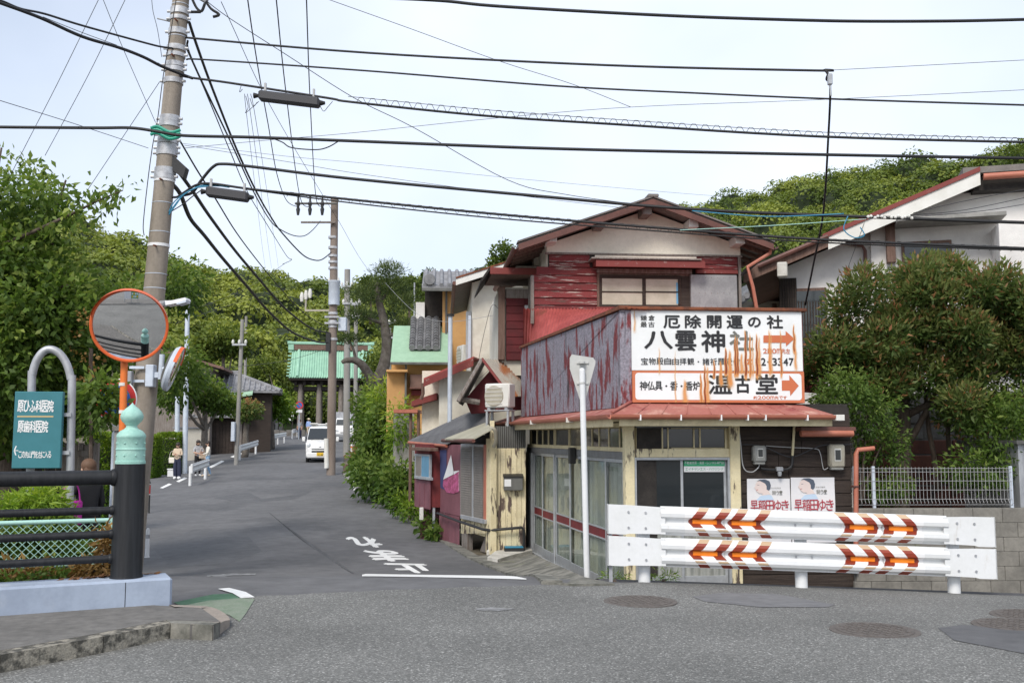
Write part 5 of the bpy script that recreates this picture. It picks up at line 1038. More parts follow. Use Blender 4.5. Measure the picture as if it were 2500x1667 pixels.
# ================================================================ tiled house between
HT = Frame(P(1800, 800, 25).x, 25, R(3)); ht = HT.root('tiled_house', 'small house with grey tiled roof seen between shop and white house', 'house')
put(MB().box(.1, 3.2, 0, 3, -.5, HT.uz(1850, 735)[1]), 'wall', 'stucco_beige', ht, None, HT)
ua, za = HT.uz(1800, 752, -.5); ub, zb = HT.uz(1908, 672, -.5)
put(MB().prism([(ua, -.5, za), (ub + .8, -.5, zb + .55), (ub + .8, -.5, zb + .63), (ua, -.5, za + .1)], (0, 3.5, 0)), 'roof', 'tile_grey', ht, None, HT)
for k in range(11): t = k / 10; u_ = ua + (ub - ua) * t; z_ = za + .1 + (zb - za) * t; put(MB().tube([(u_, -.56, z_ + .04), (u_, 2.8, z_ + .04)], .08, 8), 'verge_tile', 'tile_grey', ht, None, HT, True)
put(MB().box(HT.uz(1886, 760)[0], HT.uz(1894, 760)[0], -.08, 0, -.5, HT.uz(1890, 742)[1]), 'pipe', 'brown_wood', ht, None, HT)
# red roof pieces beyond the sign edge
lr = thing('red_shed_roof', 'maroon tin roof scrap between the sign and the red-tipped tree', 'roof', P(1985, 950, 15.5), R(5))
MB().box(-.22, .2, 0, .6, .25, .62, .01).build('upper_sheet', 'maroon_paint', lr); MB().prism([(-.22, -.1, -.05), (.35, -.1, -.1), (.3, .5, .2), (-.22, .5, .25)], (0, 0, .03)).build('lower_sheet', 'red_roof', lr)
# ================================================================ block wall and mesh fence
BW = Frame(P(2088, 1300, 13.35).x, 13.35, R(2)); bwl = BW.root('block_wall', 'grey concrete block wall behind the white guardrail', 'wall')
zt_ = BW.uz(2250, 1241)[1]; nb = 9; nrow = 6; bh = .19
put(MB().box(-.02, 5.4, .012, .14, zt_ - nrow * bh - .3, zt_ - .01), 'mortar_core', 'block_dark', bwl, None, BW)
proto = None
for r_ in range(nrow):
    for c_ in range(14):
        u = c_ * .40 - (.2 if r_ % 2 else 0); a, b = max(u, -.03), min(u + .392, 5.4)
        if b - a < .05: continue
        put(MB().box(a, b, .0, .15, zt_ - (r_ + 1) * bh + .004, zt_ - r_ * bh, .004), 'block', 'block', bwl, None, BW)
fn = BW.root('mesh_fence', 'white welded wire fence panel on top of the block wall', 'fence')
fz0, fz1 = zt_ + .04, BW.uz(2250, 1140)[1]; mb = MB(); u = .02; fu1 = BW.uz(2478, 1190)[0]
prof_ = [(.0, fz0), (-.035, fz0 + .03), (.0, fz0 + .08), (.0, fz1)]
while u < fu1: mb.tube([(u, .07 + p[0], p[1]) for p in prof_], .003, 4, False); u += .05
for z_ in (fz0 + .005, fz0 + .08, fz0 + .2, fz0 + .32, fz0 + .44, fz1 - .02): mb.tube([(.0, .067, z_), (fu1, .067, z_)], .003, 4)
put(mb, 'wire_mesh', 'wire_white', fn, None, BW)
for x in (2093, 2140, 2478): u_ = BW.uz(x, 1200)[0]; put(MB().box(u_ - .02, u_ + .02, .075, .115, zt_, fz1 + .01, .004), 'post', 'galv_light', fn, None, BW)
wp2 = thing('grey_shed', 'grey sheet metal shed corner at the end of the mesh fence', 'shed', P(2492, 1240, 14.2), R(4)); MB().box(0, 2, 0, 1.5, -.4, .9).build('wall', 'galv', wp2)
for k in range(8): MB().box(.1 + k * .2, .13 + k * .2, -.02, 0, -.4, .88).build('rib', 'galv', wp2)
MB().box(-.06, 2.06, -.08, 1.56, .9, .95).build('roof', 'tin_dark', wp2)
# dark reddish stone wall under the tree
sw_ = Frame(P(2100, 1000, 17).x, 17, R(3)); rs = sw_.root('stone_retaining_wall', 'dark retaining wall of reddish stone blocks in the shade of the tree', 'wall')
z0_, z1_ = -.5, sw_.uz(2250, 962)[1]; put(MB().box(0, 6, .03, .4, z0_, z1_ - .02), 'core', 'block_dark', rs, None, sw_)
hh = .26
for r_ in range(int((z1_ - z0_) / hh)):
    u = -.2 * (r_ % 2) - (r_ % 3) * .07; i = 0
    while u < 6:
        wdt = .34 + .22 * ((i * 7 + r_ * 5) % 4) / 3; put(MB().box(max(u, 0), u + wdt - .02, .0 + .012 * ((i + r_) % 3), .03 + .05, z1_ - (r_ + 1) * hh + .015, z1_ - r_ * hh, .015), 'stone', 'block_dark' if r_ < 3 else 'red_stone', rs, None, sw_); u += wdt; i += 1
# ================================================================ double guardrail
p1, p2, p3 = G(1573, 1421), G(1950, 1433), G(2330, 1448)
GR = Frame(p1.x, p1.y, math.atan2(p3.y - p1.y, p3.x - p1.x)); lg = (Vector((p3.x, p3.y, 0)) - Vector((p1.x, p1.y, 0))).length; tl = (p3.z - p1.z) / lg
gr = thing('guardrail', 'white double beam guardrail with red chevron reflectors in front of the shop', 'guardrail', (p1.x, p1.y, p1.z), GR.a)
GR.o.z = p1.z
def shear(mb): mb.v = [(x, y, z + x * tl) for x, y, z in mb.v]; return mb
zA = GR.uz(1573, 1380, -.1)[1]; zB_ = GR.uz(1573, 1303, -.1)[1]; ul_ = GR.uz(1482, 1290, -.1)[0]; ur_ = GR.uz(2425, 1320, -.1)[0]
wl0, wl1 = GR.uz(1612, 1290, -.1)[0], GR.uz(2310, 1320, -.1)[0]; BHt = .325
PROF = [(-.030, 0), (-.032, .012), (-.075, .04), (-.092, .075), (-.088, .115), (-.030, .142), (-.028, .182), (-.088, .208), (-.092, .25), (-.075, .285), (-.032, .313), (-.030, .325)]
def prof_v(z): return float(np.interp(z, [p[1] for p in PROF], [p[0] for p in PROF]))
for bi, zb in enumerate((zA, zB_)):
    mb = MB(); pr = [(v - .10, z) for v, z in PROF] + [(v - .10 + .006, z) for v, z in PROF[::-1]]
    mb.prism([(wl0, v, zb + z) for v, z in pr], (wl1 - wl0, 0, 0)); bm_ = shear(mb).build('beam', 'steel_white', gr)
    for ua, ub, sg_ in ((ul_, wl0 + .05, 1), (wl1 - .05, ur_, -1)):
        o_, i_ = (ua, ub) if sg_ > 0 else (ub, ua)
        pts = [(o_, zb), (o_, zb + BHt + .004), (o_ + sg_ * .25, zb + BHt + .002), (i_, zb + BHt - .012), (i_, zb + .012), (o_ + sg_ * .25, zb + .005), (o_ + sg_ * .20, zb - .006), (o_ + sg_ * .05, zb - .006)]
        pl_ = shear(MB().prism([(a, -.17, b) for a, b in pts], (0, .012, 0))).build('end_plate', 'steel_white', gr)
        shear(MB().prism([(o_, -.17, zb - .005), (o_, -.17, zb + BHt + .005), (o_, -.10, zb + BHt + .005), (o_, -.10, zb - .005)], (sg_ * .012, 0, 0))).build('end_flange', 'steel_white', gr, ).parent = gr
        for du in (.24, .435):
            for dz in (.075, .25): shear(MB().lathe([(.014, -.012), (.012, 0)], (ua + (du if sg_ > 0 else (ub - ua) - du), -.17, zb + dz), 8, 'y')).build('bolt', 'galv', pl_)
    for c in (p2,):
        um_ = GR.loc(c).x
        for du in (-.09, .09): shear(MB().lathe([(.014, -.012), (.012, 0)], (um_ + du, -.132, zb + .162), 8, 'y')).build('bolt', 'galv', bm_)
    for k, (xt, xb0, xb1, sg_) in enumerate(((1680, 1692, 1752, 1), (1776, 1788, 1848, 1), (2148, 2077, 2136, -1), (2244, 2173, 2232, -1))):
        ut = GR.uz(xt, 1310, -.15)[0]; sh_ = None; kw = .055
        us = ut - sg_ * .04; sheet = MB(); zs = sorted(set([p[1] for p in PROF] + list(np.linspace(.004, .321, 24)))); zs = [z for z in zs if .003 < z < .322]
        def wrap(mb, uf, w_, off, a, b):
            q = [z for z in zs if a <= z <= b]
            for z0, z1 in zip(q[:-1], q[1:]): mb.poly([(uf(z0), prof_v(z0) - .1 - off, zb + z0), (uf(z0) + w_, prof_v(z0) - .1 - off, zb + z0), (uf(z1) + w_, prof_v(z1) - .1 - off, zb + z1), (uf(z1), prof_v(z1) - .1 - off, zb + z1)])
        wrap(sheet, lambda z: min(us, us + sg_ * .46) , .46, .002, 0, .35); sh_ = shear(sheet).build('reflector_sheet', 'white_plain', gr)
        for off_u in (0, .26):
            uf = lambda z: (ut + sg_ * (off_u + .85 * abs(z - .162)) if sg_ > 0 else ut - (off_u + .85 * abs(z - .162)) - .115)
            for (a, b, m) in ((.0, .055, 'reflect_red'), (.05, .10, 'tan_glint'), (.095, .28, 'reflect_red'), (.275, .325, 'tan_glint')):  # tan bands paint the light thrown back by the folded sheet
                mb = MB(); wrap(mb, uf, .115, .004 + (.0008 if m == 'tan_glint' else 0), a, b); shear(mb).build('chevron', m, sh_)
        a, b = GR.uz(xb0, 1310, -.17)[0], GR.uz(xb1, 1310, -.17)[0]; shear(MB().box(a, b, -.155, -.128, zb + .136, zb + .19, .006)).build('reflector_bar', 'orange_reflector', sh_)
for c in (p1, p2, p3):
    q = GR.loc(c); MB().lathe([(.07, q.z - .3), (.07, zB_ + .28 + q.x * tl), (.06, zB_ + .30 + q.x * tl)], (q.x, .0, 0), 18).build('post', 'steel_white', gr, True)
    for zb in (zA, zB_): shear(MB().box(q.x - .06, q.x + .06, -.125, -.06, zb + .12, zb + .23)).build('bracket', 'steel_white', gr)
pq = GR.uz(1491, 1400, -.1)[0]; shear(MB().box(pq - .02, pq + .02, -.12, -.08, -.1, zB_ + .05)).build('strut', 'galv', gr)
# ================================================================ give-way sign seen from behind
b = P(1434, 1421, 12.3); st = thing('stop_sign', 'back of a grey triangular traffic sign on a white pole before the shop doors', 'sign', b, 0)
tp_ = P(1421, 905, b.y); mb = MB().tube([(0, 0, -.2), tp_ - b], .036, 16); mb.build('pole', 'steel_white', st, True); MB().ball(tp_ - b, .037, 10, 7).build('pole_cap', 'steel_white', st, True)
pts = [P(x, y, b.y + .045) - b for x, y in ((1391, 873), (1396, 865), (1448, 873), (1454, 881), (1453, 890), (1429, 976), (1422, 981), (1415, 974), (1391, 900))]
MB().prism(pts, (0, .012, 0)).build("plate", "sign_back", st)
for y in (885, 935): q = P(1421, y, b.y) - b; MB().box(q.x - .065, q.x + .085, .03, .045, q.z - .014, q.z + .014, .003).build('clamp', 'sign_back', st); MB().lathe([(.040, -.012), (.040, .012)], (q.x, 0, q.z), 14).build('clamp_band', 'sign_back', st, True)
# ================================================================ left foreground: clinic sign, mirror, signs
def dome(px, py, Y): q = P(px, py, Y); return q
# clinic direction sign on a bent pipe
YS = 11.0; cl0 = P(120, 1200, YS); cs = thing('clinic_sign', 'teal clinic direction board hung on a bent grey steel pipe', 'sign', (cl0.x, YS, -.1), R(8))
def csl(px, py): q = P(px, py, YS) - Vector(cs.location); return q
hr = [csl(80, 1300), csl(80, 960), csl(82, 915), csl(92, 880), csl(108, 858), csl(126, 853), csl(146, 864), csl(162, 890), csl(171, 925), csl(173, 970), csl(169, 1320)]
hr = [Vector((p.x, 0, p.z)) for p in hr]; hr[0].z = hr[-1].z = -.3
MB().tube(crom(hr, 5), .042, 16).build('pipe', 'galv', cs, True)
a, b = csl(42, 1142), csl(164, 957); bd = MB().box(a.x, b.x - .015, -.12, -.05, a.z, b.z, .006).build('board', 'teal_board', cs)
def cbox(x0, y0, x1, y1):
    sx = lambda X: a.x + (b.x - .015 - a.x) * (X - 170) / (655 - 170); sz = lambda Y_: b.z + (a.z - b.z) * (Y_ - 560) / (1345 - 560); return sx(x0), sx(x1), sz(y1), sz(y0)
mb = MB(); letters(mb, row('原ひふ科医院', *cbox(205, 650, 565, 768), .03), -.123, .0022); letters(mb, row('原歯科医院', *cbox(215, 860, 518, 978), .03), -.123, .0022); letters(mb, row('この先山門を左に入る', *cbox(235, 1172, 562, 1238), .0), -.123, .001); mb.build('lettering', 'white_plain', bd)
q = cbox(205, 808, 568, 824); MB().box(q[0], q[1], -.1225, -.12, q[2], q[3]).build('rule', 'tan_line', bd)
q = cbox(186, 1105, 232, 1222); zc_ = (q[2] + q[3]) / 2; mb = MB().box(q[0], q[1], -.1225, -.12, zc_ - .004, zc_ + .004)
for s_ in (-1, 1): mb.prism([(q[0], -.1225, zc_), (q[0] + .012, -.1225, zc_), (q[0] + .03, -.1225, zc_ + s_ * .05), (q[0] + .018, -.1225, zc_ + s_ * .05)], (0, .002, 0))
mb.build('arrow', 'white_plain', bd)
for z in (.2, .7): MB().box(b.x - .03, b.x + .06, -.06, .04, a.z + (b.z - a.z) * z - .02, a.z + (b.z - a.z) * z + .02).build('clamp', 'galv', cs)
# traffic mirrors on an orange post
YM = 10.7; mc = P(316, 795, YM); mbse = P(297, 1250, YM); mi = thing('traffic_mirror', 'round convex traffic mirror with orange rim on an orange post', 'traffic mirror', (mbse.x, YM + .2, -.3), 0)
rel = lambda p: Vector(p) - Vector(mi.location)
pt = rel(P(304, 860, YM + .18)); pb = Vector((rel(P(297, 1200, YM + .18)).x, 0, 0)); MB().tube([pb, pt], .038, 16).build('post', 'orange_post', mi, True)
for y in (938, 1005): q = rel(P(300, y, YM + .18)); MB().lathe([(.042, -.018), (.042, .018)], (q.x, q.y, q.z), 14).build('band', 'plastic_white', mi, True)
from mathutils import Quaternion
nrm = Vector((.26, -1, -.29)).normalized(); qm = nrm.to_track_quat('Z', 'Y').to_matrix()
def disc(prof, c, n=40):
    mb = MB().lathe(prof, n=n); mb.v = [tuple(qm @ Vector(v) + c) for v in mb.v]; return mb
Rm = .40; cm = rel(mc); Rs = 2.2
cap_ = [(Rm - .02, 0.0)] + [(r, math.sqrt(Rs * Rs - r * r) - math.sqrt(Rs * Rs - .38 ** 2)) for r in np.linspace(.375, .001, 22)]
disc(cap_, cm, 48).build('mirror_face', 'mirror', mi, 'all'); disc([(Rm - .03, -.03), (Rm, -.03), (Rm + .004, .0), (Rm + .004, .012), (Rm - .004, .02), (Rm - .022, .018), (Rm - .024, .0)], cm, 48).build('rim', 'orange_rim', mi, True)
disc([(Rm - .01, -.05), (Rm - .01, -.02)], cm, 40).build('back_shell', 'orange_rim', mi, True)
hood = MB(); pts = []                                     # visor over the upper half of the rim
for k in range(25):
    q = R(15 + 150 * k / 24); pts.append((Vector((math.cos(q) * (Rm + .006), math.sin(q) * (Rm + .006), .0)), .05 + .10 * math.sin((q - R(15)) / R(150) * math.pi)))
vs = []
for p, d in pts: vs += [tuple(qm @ p + cm), tuple(qm @ (p + Vector((0, 0, d))) + cm)]
hood.add(vs, [(2 * k, 2 * k + 1, 2 * k + 3, 2 * k + 2) for k in range(24)]); hood.build('visor', 'orange_rim', mi, 'all')
bk = rel(P(305, 820, YM + .1)); MB().box(bk.x - .05, bk.x + .05, bk.y - .05, bk.y + .12, bk.z - .12, bk.z + .12, .01).build('bracket', 'galv', mi)
# ---------------------------------------------------------------- no-parking sign half hidden by leaves
YN = 14.0; ns = thing('no_parking_sign', 'round blue and red no-parking sign half hidden by cherry leaves', 'sign', (P(279, 1000, YN).x, YN, -.4), R(10)); zc_ = P(279, 975, YN).z + .4
MB().tube([(0, .05, -.2), (0, .05, zc_ + .32)], .03, 12).build('pole', 'galv_light', ns, True)
MB().lathe([(.29, 0), (.30, .01), (.29, .02)], (0, 0, zc_), 36, 'y').build('plate', 'white_plain', ns)
MB().lathe([(.285, -.004), (.285, .001)], (0, 0, zc_), 36, 'y').build('red_ring', 'sign_red', ns); MB().lathe([(.21, -.008), (.21, -.003)], (0, 0, zc_), 36, 'y').build('blue_field', 'sign_blue', ns)
d = Vector((1, 0, -1)).normalized(); e = Vector((1, 0, 1)).normalized(); MB().prism([Vector((0, -.0085, zc_)) + d * s_ * .22 + e * t_ * .035 for s_, t_ in ((-1, -1), (1, -1), (1, 1), (-1, 1))], (0, -.003, 0)).build('red_bar', 'sign_red', ns)
# grey square post, small bollard
gp = G(287, 1300); gt = thing('gate_post', 'grey square weathered post with flat cap behind the finial post', 'post', P(287, 1330, 12.6), R(12)); gt.location.z = -.5
MB().box(-.075, .075, -.075, .075, 0, P(287, 1052, 12.6).z + .5, .006).build('shaft', 'concrete', gt); MB().box(-.1, .16, -.1, .1, P(287, 1052, 12.6).z + .5, P(287, 1046, 12.6).z + .53, .006).build('cap', 'concrete_dirty', gt)
bo = G(362, 1252); bt = thing('bollard', 'slim black bollard with red reflective band beside the street', 'bollard', bo, 0); h = P(362, 1175, bo.y).z - bo.z
MB().lathe([(.06, 0), (.045, .03), (.04, .04), (.04, h - .03), (.03, h)], n=16).build('shaft', 'plastic_dark', bt, True); MB().lathe([(.042, h * .62), (.042, h * .88)], n=16).build('band', 'sign_red', bt, True)
for z in (.58, .90): MB().lathe([(.043, h * z), (.043, h * z + .02)], n=16).build('white_ring', 'white_plain', bt, True)
wb_ = G(359, 1360); wbt = thing('white_marker', 'low white marker post just behind the black finial post', 'marker post', wb_, 0); MB().lathe([(.05, 0), (.04, .03), (.035, .5), (.02, .54)], n=14).build('shaft', 'white_plain', wbt, True); MB().lathe([(.037, .35), (.037, .42)], n=14).build('band', 'galv', wbt)
# chain-link fence, mint green
def lerp_wire(mb, A0, A1, z0, z1, step):
    n = int((A1 - A0).length / step); h = z1 - z0
    for k in range(-int(h / step), n):
        for sg_ in (1, -1):
            pts = []
            a0, a1 = (k * step, k * step + h) if sg_ > 0 else (k * step + h, k * step)
            for t in (0, 1):
                s_ = a0 + (a1 - a0) * t; pts.append((s_, z0 + h * t))
            (s0, q0), (s1, q1) = pts; lo, hi = 0, n * step
            if max(s0, s1) < lo or min(s0, s1) > hi: continue
            def cl_(s): s2 = min(max(s, lo), hi); t = (s2 - s0) / (s1 - s0); return s2, q0 + (q1 - q0) * t
            (s0c, z0c), (s1c, z1c) = cl_(s0), cl_(s1); d = (A1 - A0).normalized()
            mb.tube([A0 + d * s0c + Vector((0, 0, z0c)), A0 + d * s1c + Vector((0, 0, z1c))], .0035, 3, False)
    return mb
fa, fb = P(140, 1300, 9.55), P(282, 1300, 9.85); fa.z = fb.z = 0
cf_ = thing('chain_link_fence', 'mint green chain-link fence among the weeds behind the railing', 'fence', (fa.x, fa.y, -.3), 0)
A0 = Vector((fa.x - 2.6, fa.y - .9, 0)); A1 = Vector((fb.x, fb.y, 0)); z0, z1 = P(220, 1378, 9.7).z, P(220, 1272, 9.7).z
mb = lerp_wire(MB(), A0, A1, z0, z1, .07); mb.build('wire_mesh', 'wire_mint', cf_, world=True)
for z in (z0, z1): MB().tube([A0 + Vector((0, 0, z)), A1 + Vector((0, 0, z))], .022, 10).build('rail', 'wire_mint', cf_, True, True)
for t in (.12, .55, .99): q = A0.lerp(A1, t); MB().tube([(q.x, q.y, -.5), (q.x, q.y, z1 + .02)], .024, 10).build('post', 'wire_mint', cf_, True, True)
# wooden board fence and stone wall behind
YF = 17; fw = thing('board_fence', 'dark grey weathered board fence under the cherry tree', 'fence', (P(60, 1150, YF).x, YF, -.6), R(4))
x0 = P(-60, 1100, YF).x - fw.location.x; x1 = P(226, 1100, YF).x - fw.location.x; zt_ = P(100, 1078, YF).z + .6; n = 22
for k in range(n): xa = x0 + (x1 - x0) * k / n; MB().box(xa + .004, xa + (x1 - x0) / n - .004, .01 * (k % 2), .03 + .01 * (k % 2), .0, zt_ - .02 * (k % 3), .004).build('board', 'old_wood' if k > 15 else 'black_wood', fw)
for xa in (x0, (x0 + x1) / 2, x1): MB().box(xa - .05, xa + .05, .03, .13, 0, zt_ + .05).build('post', 'old_wood', fw)
MB().box(x0, x1, -.02, .06, zt_ - .25, zt_ - .15, .005).build('rail', 'old_wood', fw)
# things that only the mirror sees: the far side of the bridge road behind the camera
bf = thing('rear_footway_kerb', 'pale kerb of the opposite footway behind the camera', 'kerb', (0, -3.2, 0), R(10))
for k in range(-10, 14): MB().box(k * .6 + .004, k * .6 + .596, -.15, 0, -.1, .13, .01).build('kerb_stone', 'concrete', bf)
struct(MB().box(-14, 14, -8, -3.4, -.1, .12).build('footway', 'asphalt_walk'))
nb_ = thing('notice_board', 'green notice board on posts behind the camera', 'notice board', (-1.6, -5.0, .12), R(190)); MB().box(-1.2, 0, 0, .06, .7, 1.9, .01).build('green_board', 'ink_green', nb_); MB().box(.05, 1.2, 0, .06, .6, 2.0, .01).build('map_board', 'paper', nb_)
for u in (-1.15, 0, 1.15): MB().box(u - .04, u + .04, .06, .14, 0, 2.05).build('post', 'galv', nb_)
for k in range(8): MB().box(-1.1 + (k % 4) * .27, -.9 + (k % 4) * .27, -.004, 0, .85 + (k // 4) * .5, 1.2 + (k // 4) * .5).build('notice', 'paper' if k % 3 else 'plate_yellow', nb_)
# ================================================================ big leaning utility pole
YP = 15.0
pb_, pt_ = P(338, 1140, YP), P(447, -60, YP); dirp = (pt_ - pb_) / (pt_.z - pb_.z)
pz0 = -.55; base = pb_ + dirp * (pz0 - pb_.z); top = pb_ + dirp * (11.5 - pb_.z)
up = thing('utility_pole', 'thick leaning concrete utility pole banded with steel straps beside the traffic mirror', 'utility pole', base, 0)
def pax(z): return pb_ + dirp * (z - pb_.z) - base                # axis point, local
def prd(z): return .192 - (z + .5) * .0075
def pzy(py): return P(380, py, YP).z
MB().tube([pax(z) for z in np.linspace(pz0 - .2, 11.5, 14)], [prd(z) for z in np.linspace(pz0 - .2, 11.5, 14)], 28).build('shaft', 'pole_concrete', up, True)
def strap(py, h, m='band', extra=0.006, name='strap'):
    z = pzy(py); c = pax(z); return MB().lathe([(prd(z) + extra, -h / 2), (prd(z) + extra, h / 2)], c, 28).build(name, m, up, True)
for py in (14, 25, 92, 497, 568, 600, 670, 705, 335): strap(py, .010, 'galv_light', .004, 'tie_wire')
for py, h in ((30, .10), (48, .06), (80, .09), (120, .08), (137, .06), (160, .07), (172, .07), (200, .08), (292, .09), (304, .10), (330, .07), (345, .10), (362, .10), (375, .08), (420, .11), (433, .08)): 
    o = strap(py, h, 'band', .014); z = pzy(py); c = pax(z)
    for s_ in (-1, 1): MB().lathe([(.022, -.03), (.022, .03)], c + Vector((s_ * (prd(z) + .03), -.02, 0)), 8, 'x').build('strap_bolt', 'band', o, True)
for py in (338, 442, 600): strap(py, .045, 'white_plain', .008, 'punched_band')
for py in (60, 145, 445, 605): c = pax(pzy(py)); MB().tube([c + Vector((.02, -prd(pzy(py)) + .01, 0)), c + Vector((.02, -prd(pzy(py)) - .10, -.01))], .014, 8).build('step_bolt', 'rust', up, True)
c = pax(pzy(62)); MB().tube([c + Vector((-prd(4) + .02, 0, .06)), c + Vector((-prd(4) - .17, -.02, .10))], .012, 6).build('step_bolt', 'galv', up)
c = pax(pzy(415)); MB().prism([c + Vector((.12, -.08, .22)), c + Vector((.34, -.08, .02)), c + Vector((.30, -.08, -.14)), c + Vector((.12, -.08, -.02))], (0, .16, 0)).build('cable_hood', 'plastic_dark', up)
gp_ = [P(x, y, YP - .25) - base for x, y in ((368, 318), (385, 322), (415, 328), (440, 330))]
for k, dz in enumerate((-.05, 0, .05)): MB().tube(crom([p + Vector((0, 0, dz + (.03 if i % 2 else -.02))) for i, p in enumerate(gp_)], 4), .025, 8).build('green_sleeve', 'cable_green', up, True)
# top fittings entering the frame
for pts in (((470, 0), (480, 20), (492, 28), (500, 10)), ((462, 30), (475, 30), (490, 30)), ((500, 0), (515, 22), (535, 36), (520, 42))): MB().tube(crom([P(x, y, YP) - base for x, y in pts], 4), .022, 6).build('dropper', 'cable', up, True)
MB().tube([P(450, -30, YP) - base, P(505, 4, YP) - base], .045, 8).build('arm', 'galv', up)
# street lamp and small grey boxes on the pole
la = P(392, 742, YP - .1) - base; lb = P(455, 733, YP - .3) - base
MB().tube([la, P(405, 741, YP - .15) - base], .05, 10).build('lamp_arm', 'galv', up); MB().prism([P(402, 734, YP - .3) - base, P(420, 733, YP - .3) - base, P(452, 726, YP - .3) - base, P(455, 731, YP - .3) - base, P(430, 740, YP - .3) - base, P(404, 745, YP - .3) - base], (0, .22, 0)).build('street_lamp', 'white_plain', up)
MB().prism([P(430, 740, YP - .32) - base, P(455, 731, YP - .32) - base, P(453, 738, YP - .32) - base, P(432, 743, YP - .32) - base], (0, .2, 0)).build('lamp_glass', 'galv_light', up)
for y in (897, 930): a, b = P(317, y, YP - .2) - base, P(353, y, YP - .2) - base; MB().box(a.x, b.x, a.y - .02, a.y, a.z - .02, a.z + .02).build('punched_band', 'galv_light', up)
a, b = P(353, 944, YP - .3) - base, P(375, 890, YP - .3) - base; MB().box(a.x, b.x, a.y, a.y + .15, a.z, b.z, .01).build('mirror_bracket', 'galv_light', up)
a, b = P(365, 922, YP - .3) - base, P(405, 908, YP - .3) - base; MB().box(a.x, b.x, a.y + .03, a.y + .12, a.z, b.z, .006).build('mirror_arm', 'galv_light', up)
MB().tube([P(396, 865, YP - .3) - base, P(392, 926, YP - .3) - base], .04, 12).build('mirror_stub', 'galv_light', up, True)
a = P(312, 935, YP - .3) - base; MB().box(a.x - .05, a.x + .05, a.y, a.y + .1, a.z - .12, a.z + .18, .01).build('small_box', 'galv', up)
# second traffic mirror, seen nearly edge-on
m2 = thing('traffic_mirror', 'second traffic mirror turned edge-on, fixed to the concrete pole by a grey bracket', 'traffic mirror', P(423, 900, YP - .35), 0)
nr2 = Vector((.96, .20, -.10)).normalized(); tiltm = Matrix.Rotation(R(14), 3, 'Y'); q2 = (tiltm @ nr2).to_track_quat('Z', 'Y').to_matrix()
def disc2(prof, n=36): mb = MB().lathe(prof, n=n); mb.v = [tuple(q2 @ Vector(v)) for v in mb.v]; return mb
disc2([(.31, -.06), (.345, -.02), (.345, .03), (.335, .035), (.32, .03)]).build('rim', 'galv_light', m2, True); disc2([(.30, -.05), (.24, -.10), (.05, -.12), (.001, -.12)]).build('back_shell', 'tin_dark', m2, True); disc2([(.33, .0), (.32, .02), (.2, .05), (.001, .06)]).build('mirror_face', 'mirror', m2, 'all')  # dark shell colour stands in for trees reflected in the disc
hood = MB(); vs = []
for k in range(19):
    q = R(15 + 150 * k / 18); p = Vector((math.cos(q) * .348, math.sin(q) * .348, 0)); vs += [tuple(q2 @ p), tuple(q2 @ (p + Vector((0, 0, .05))))]
hood.add(vs, [(2 * k, 2 * k + 1, 2 * k + 3, 2 * k + 2) for k in range(18)]); hood.build('visor', 'orange_rim', m2, 'all')
MB().tube([(0, 0, 0), P(394, 900, YP - .3) - m2.location], .03, 8).build('arm', 'galv_light', m2)
# ================================================================ further poles
def simple_pole(px, pyb, pyt, Y, r, m, lab, name='utility_pole', zb=None):
    b = P(px[0], pyb, Y); t = P(px[1], pyt, Y); z0 = float(gz(b.x, b.y)) if zb is None else zb
    o = thing(name, lab, 'utility pole', (b.x, b.y, z0), 0); tp = t - Vector(o.location); MB().tube([(0, 0, -.3), tp * .5, tp], [r, r * .92, r * .82], 16).build('shaft', m, o, True); return o, tp
Y2 = 42; p2o, tp2 = simple_pole((808, 817), 1155, 486, Y2, .19, 'pole_brown', 'brown utility pole with grey transformer beside the white van')
r2 = lambda x, y, dy=0: P(x, y, Y2 + dy) - Vector(p2o.location)
MB().box(r2(738, 545).x, r2(822, 545).x, -.3, -.2, r2(780, 548).z, r2(780, 544).z).build('crossarm', 'old_wood', p2o)
for x in (728, 757, 787): q = r2(x, 500, -.4); MB().lathe([(.05, -.45), (.09, -.2), (.05, -.1), (.10, .05), (.05, .15), (.04, .4)], q, 10).build('insulator', 'plastic_dark', p2o, True)
MB().tube([r2(720, 497, -.4), r2(822, 497, -.4)], .05, 8).build('crossarm', 'tin_dark', p2o)
q0, q1 = r2(816, 745), r2(816, 686); MB().lathe([(.23, q0.z), (.235, q0.z + .05), (.235, q1.z - .1), (.25, q1.z - .08), (.25, q1.z)], (q0.x, -.05, 0), 24).build('transformer', 'galv_light', p2o, True)
for dx in (-.2, 0, .2): MB().lathe([(.05, 0), (.03, .12)], (q1.x + dx, -.1, q1.z), 8).build('bushing', 'plastic_white', p2o, True)
a, b = r2(826, 808), r2(846, 775); MB().box(a.x, b.x, -.1, .25, a.z, b.z, .02).build('junction_box', 'galv_light', p2o)
MB().box(r2(745, 757).x, r2(806, 757).x, -.05, .03, r2(780, 758).z - .04, r2(780, 758).z + .04).build('arm', 'plastic_beige', p2o); MB().tube([r2(746, 757), r2(747, 730)], .04, 6).build('arm', 'plastic_beige', p2o)
for x, y in ((737, 725), (747, 720), (757, 716)): MB().lathe([(.06, -.2), (.09, 0), (.05, .2)], r2(x, y), 8).build('insulator', 'plastic_white', p2o, True)
for y in (580, 605, 625, 640, 655, 765, 785, 797, 828): q = r2(813, y); MB().lathe([(.20, -.05), (.20, .05)], (q.x, 0, q.z), 14).build('strap', 'band', p2o, True)
for y in (775, 790): MB().box(r2(795, y).x, r2(830, y).x, -.25, -.17, r2(800, y).z - .04, r2(800, y).z + .04).build('arm', 'galv', p2o)
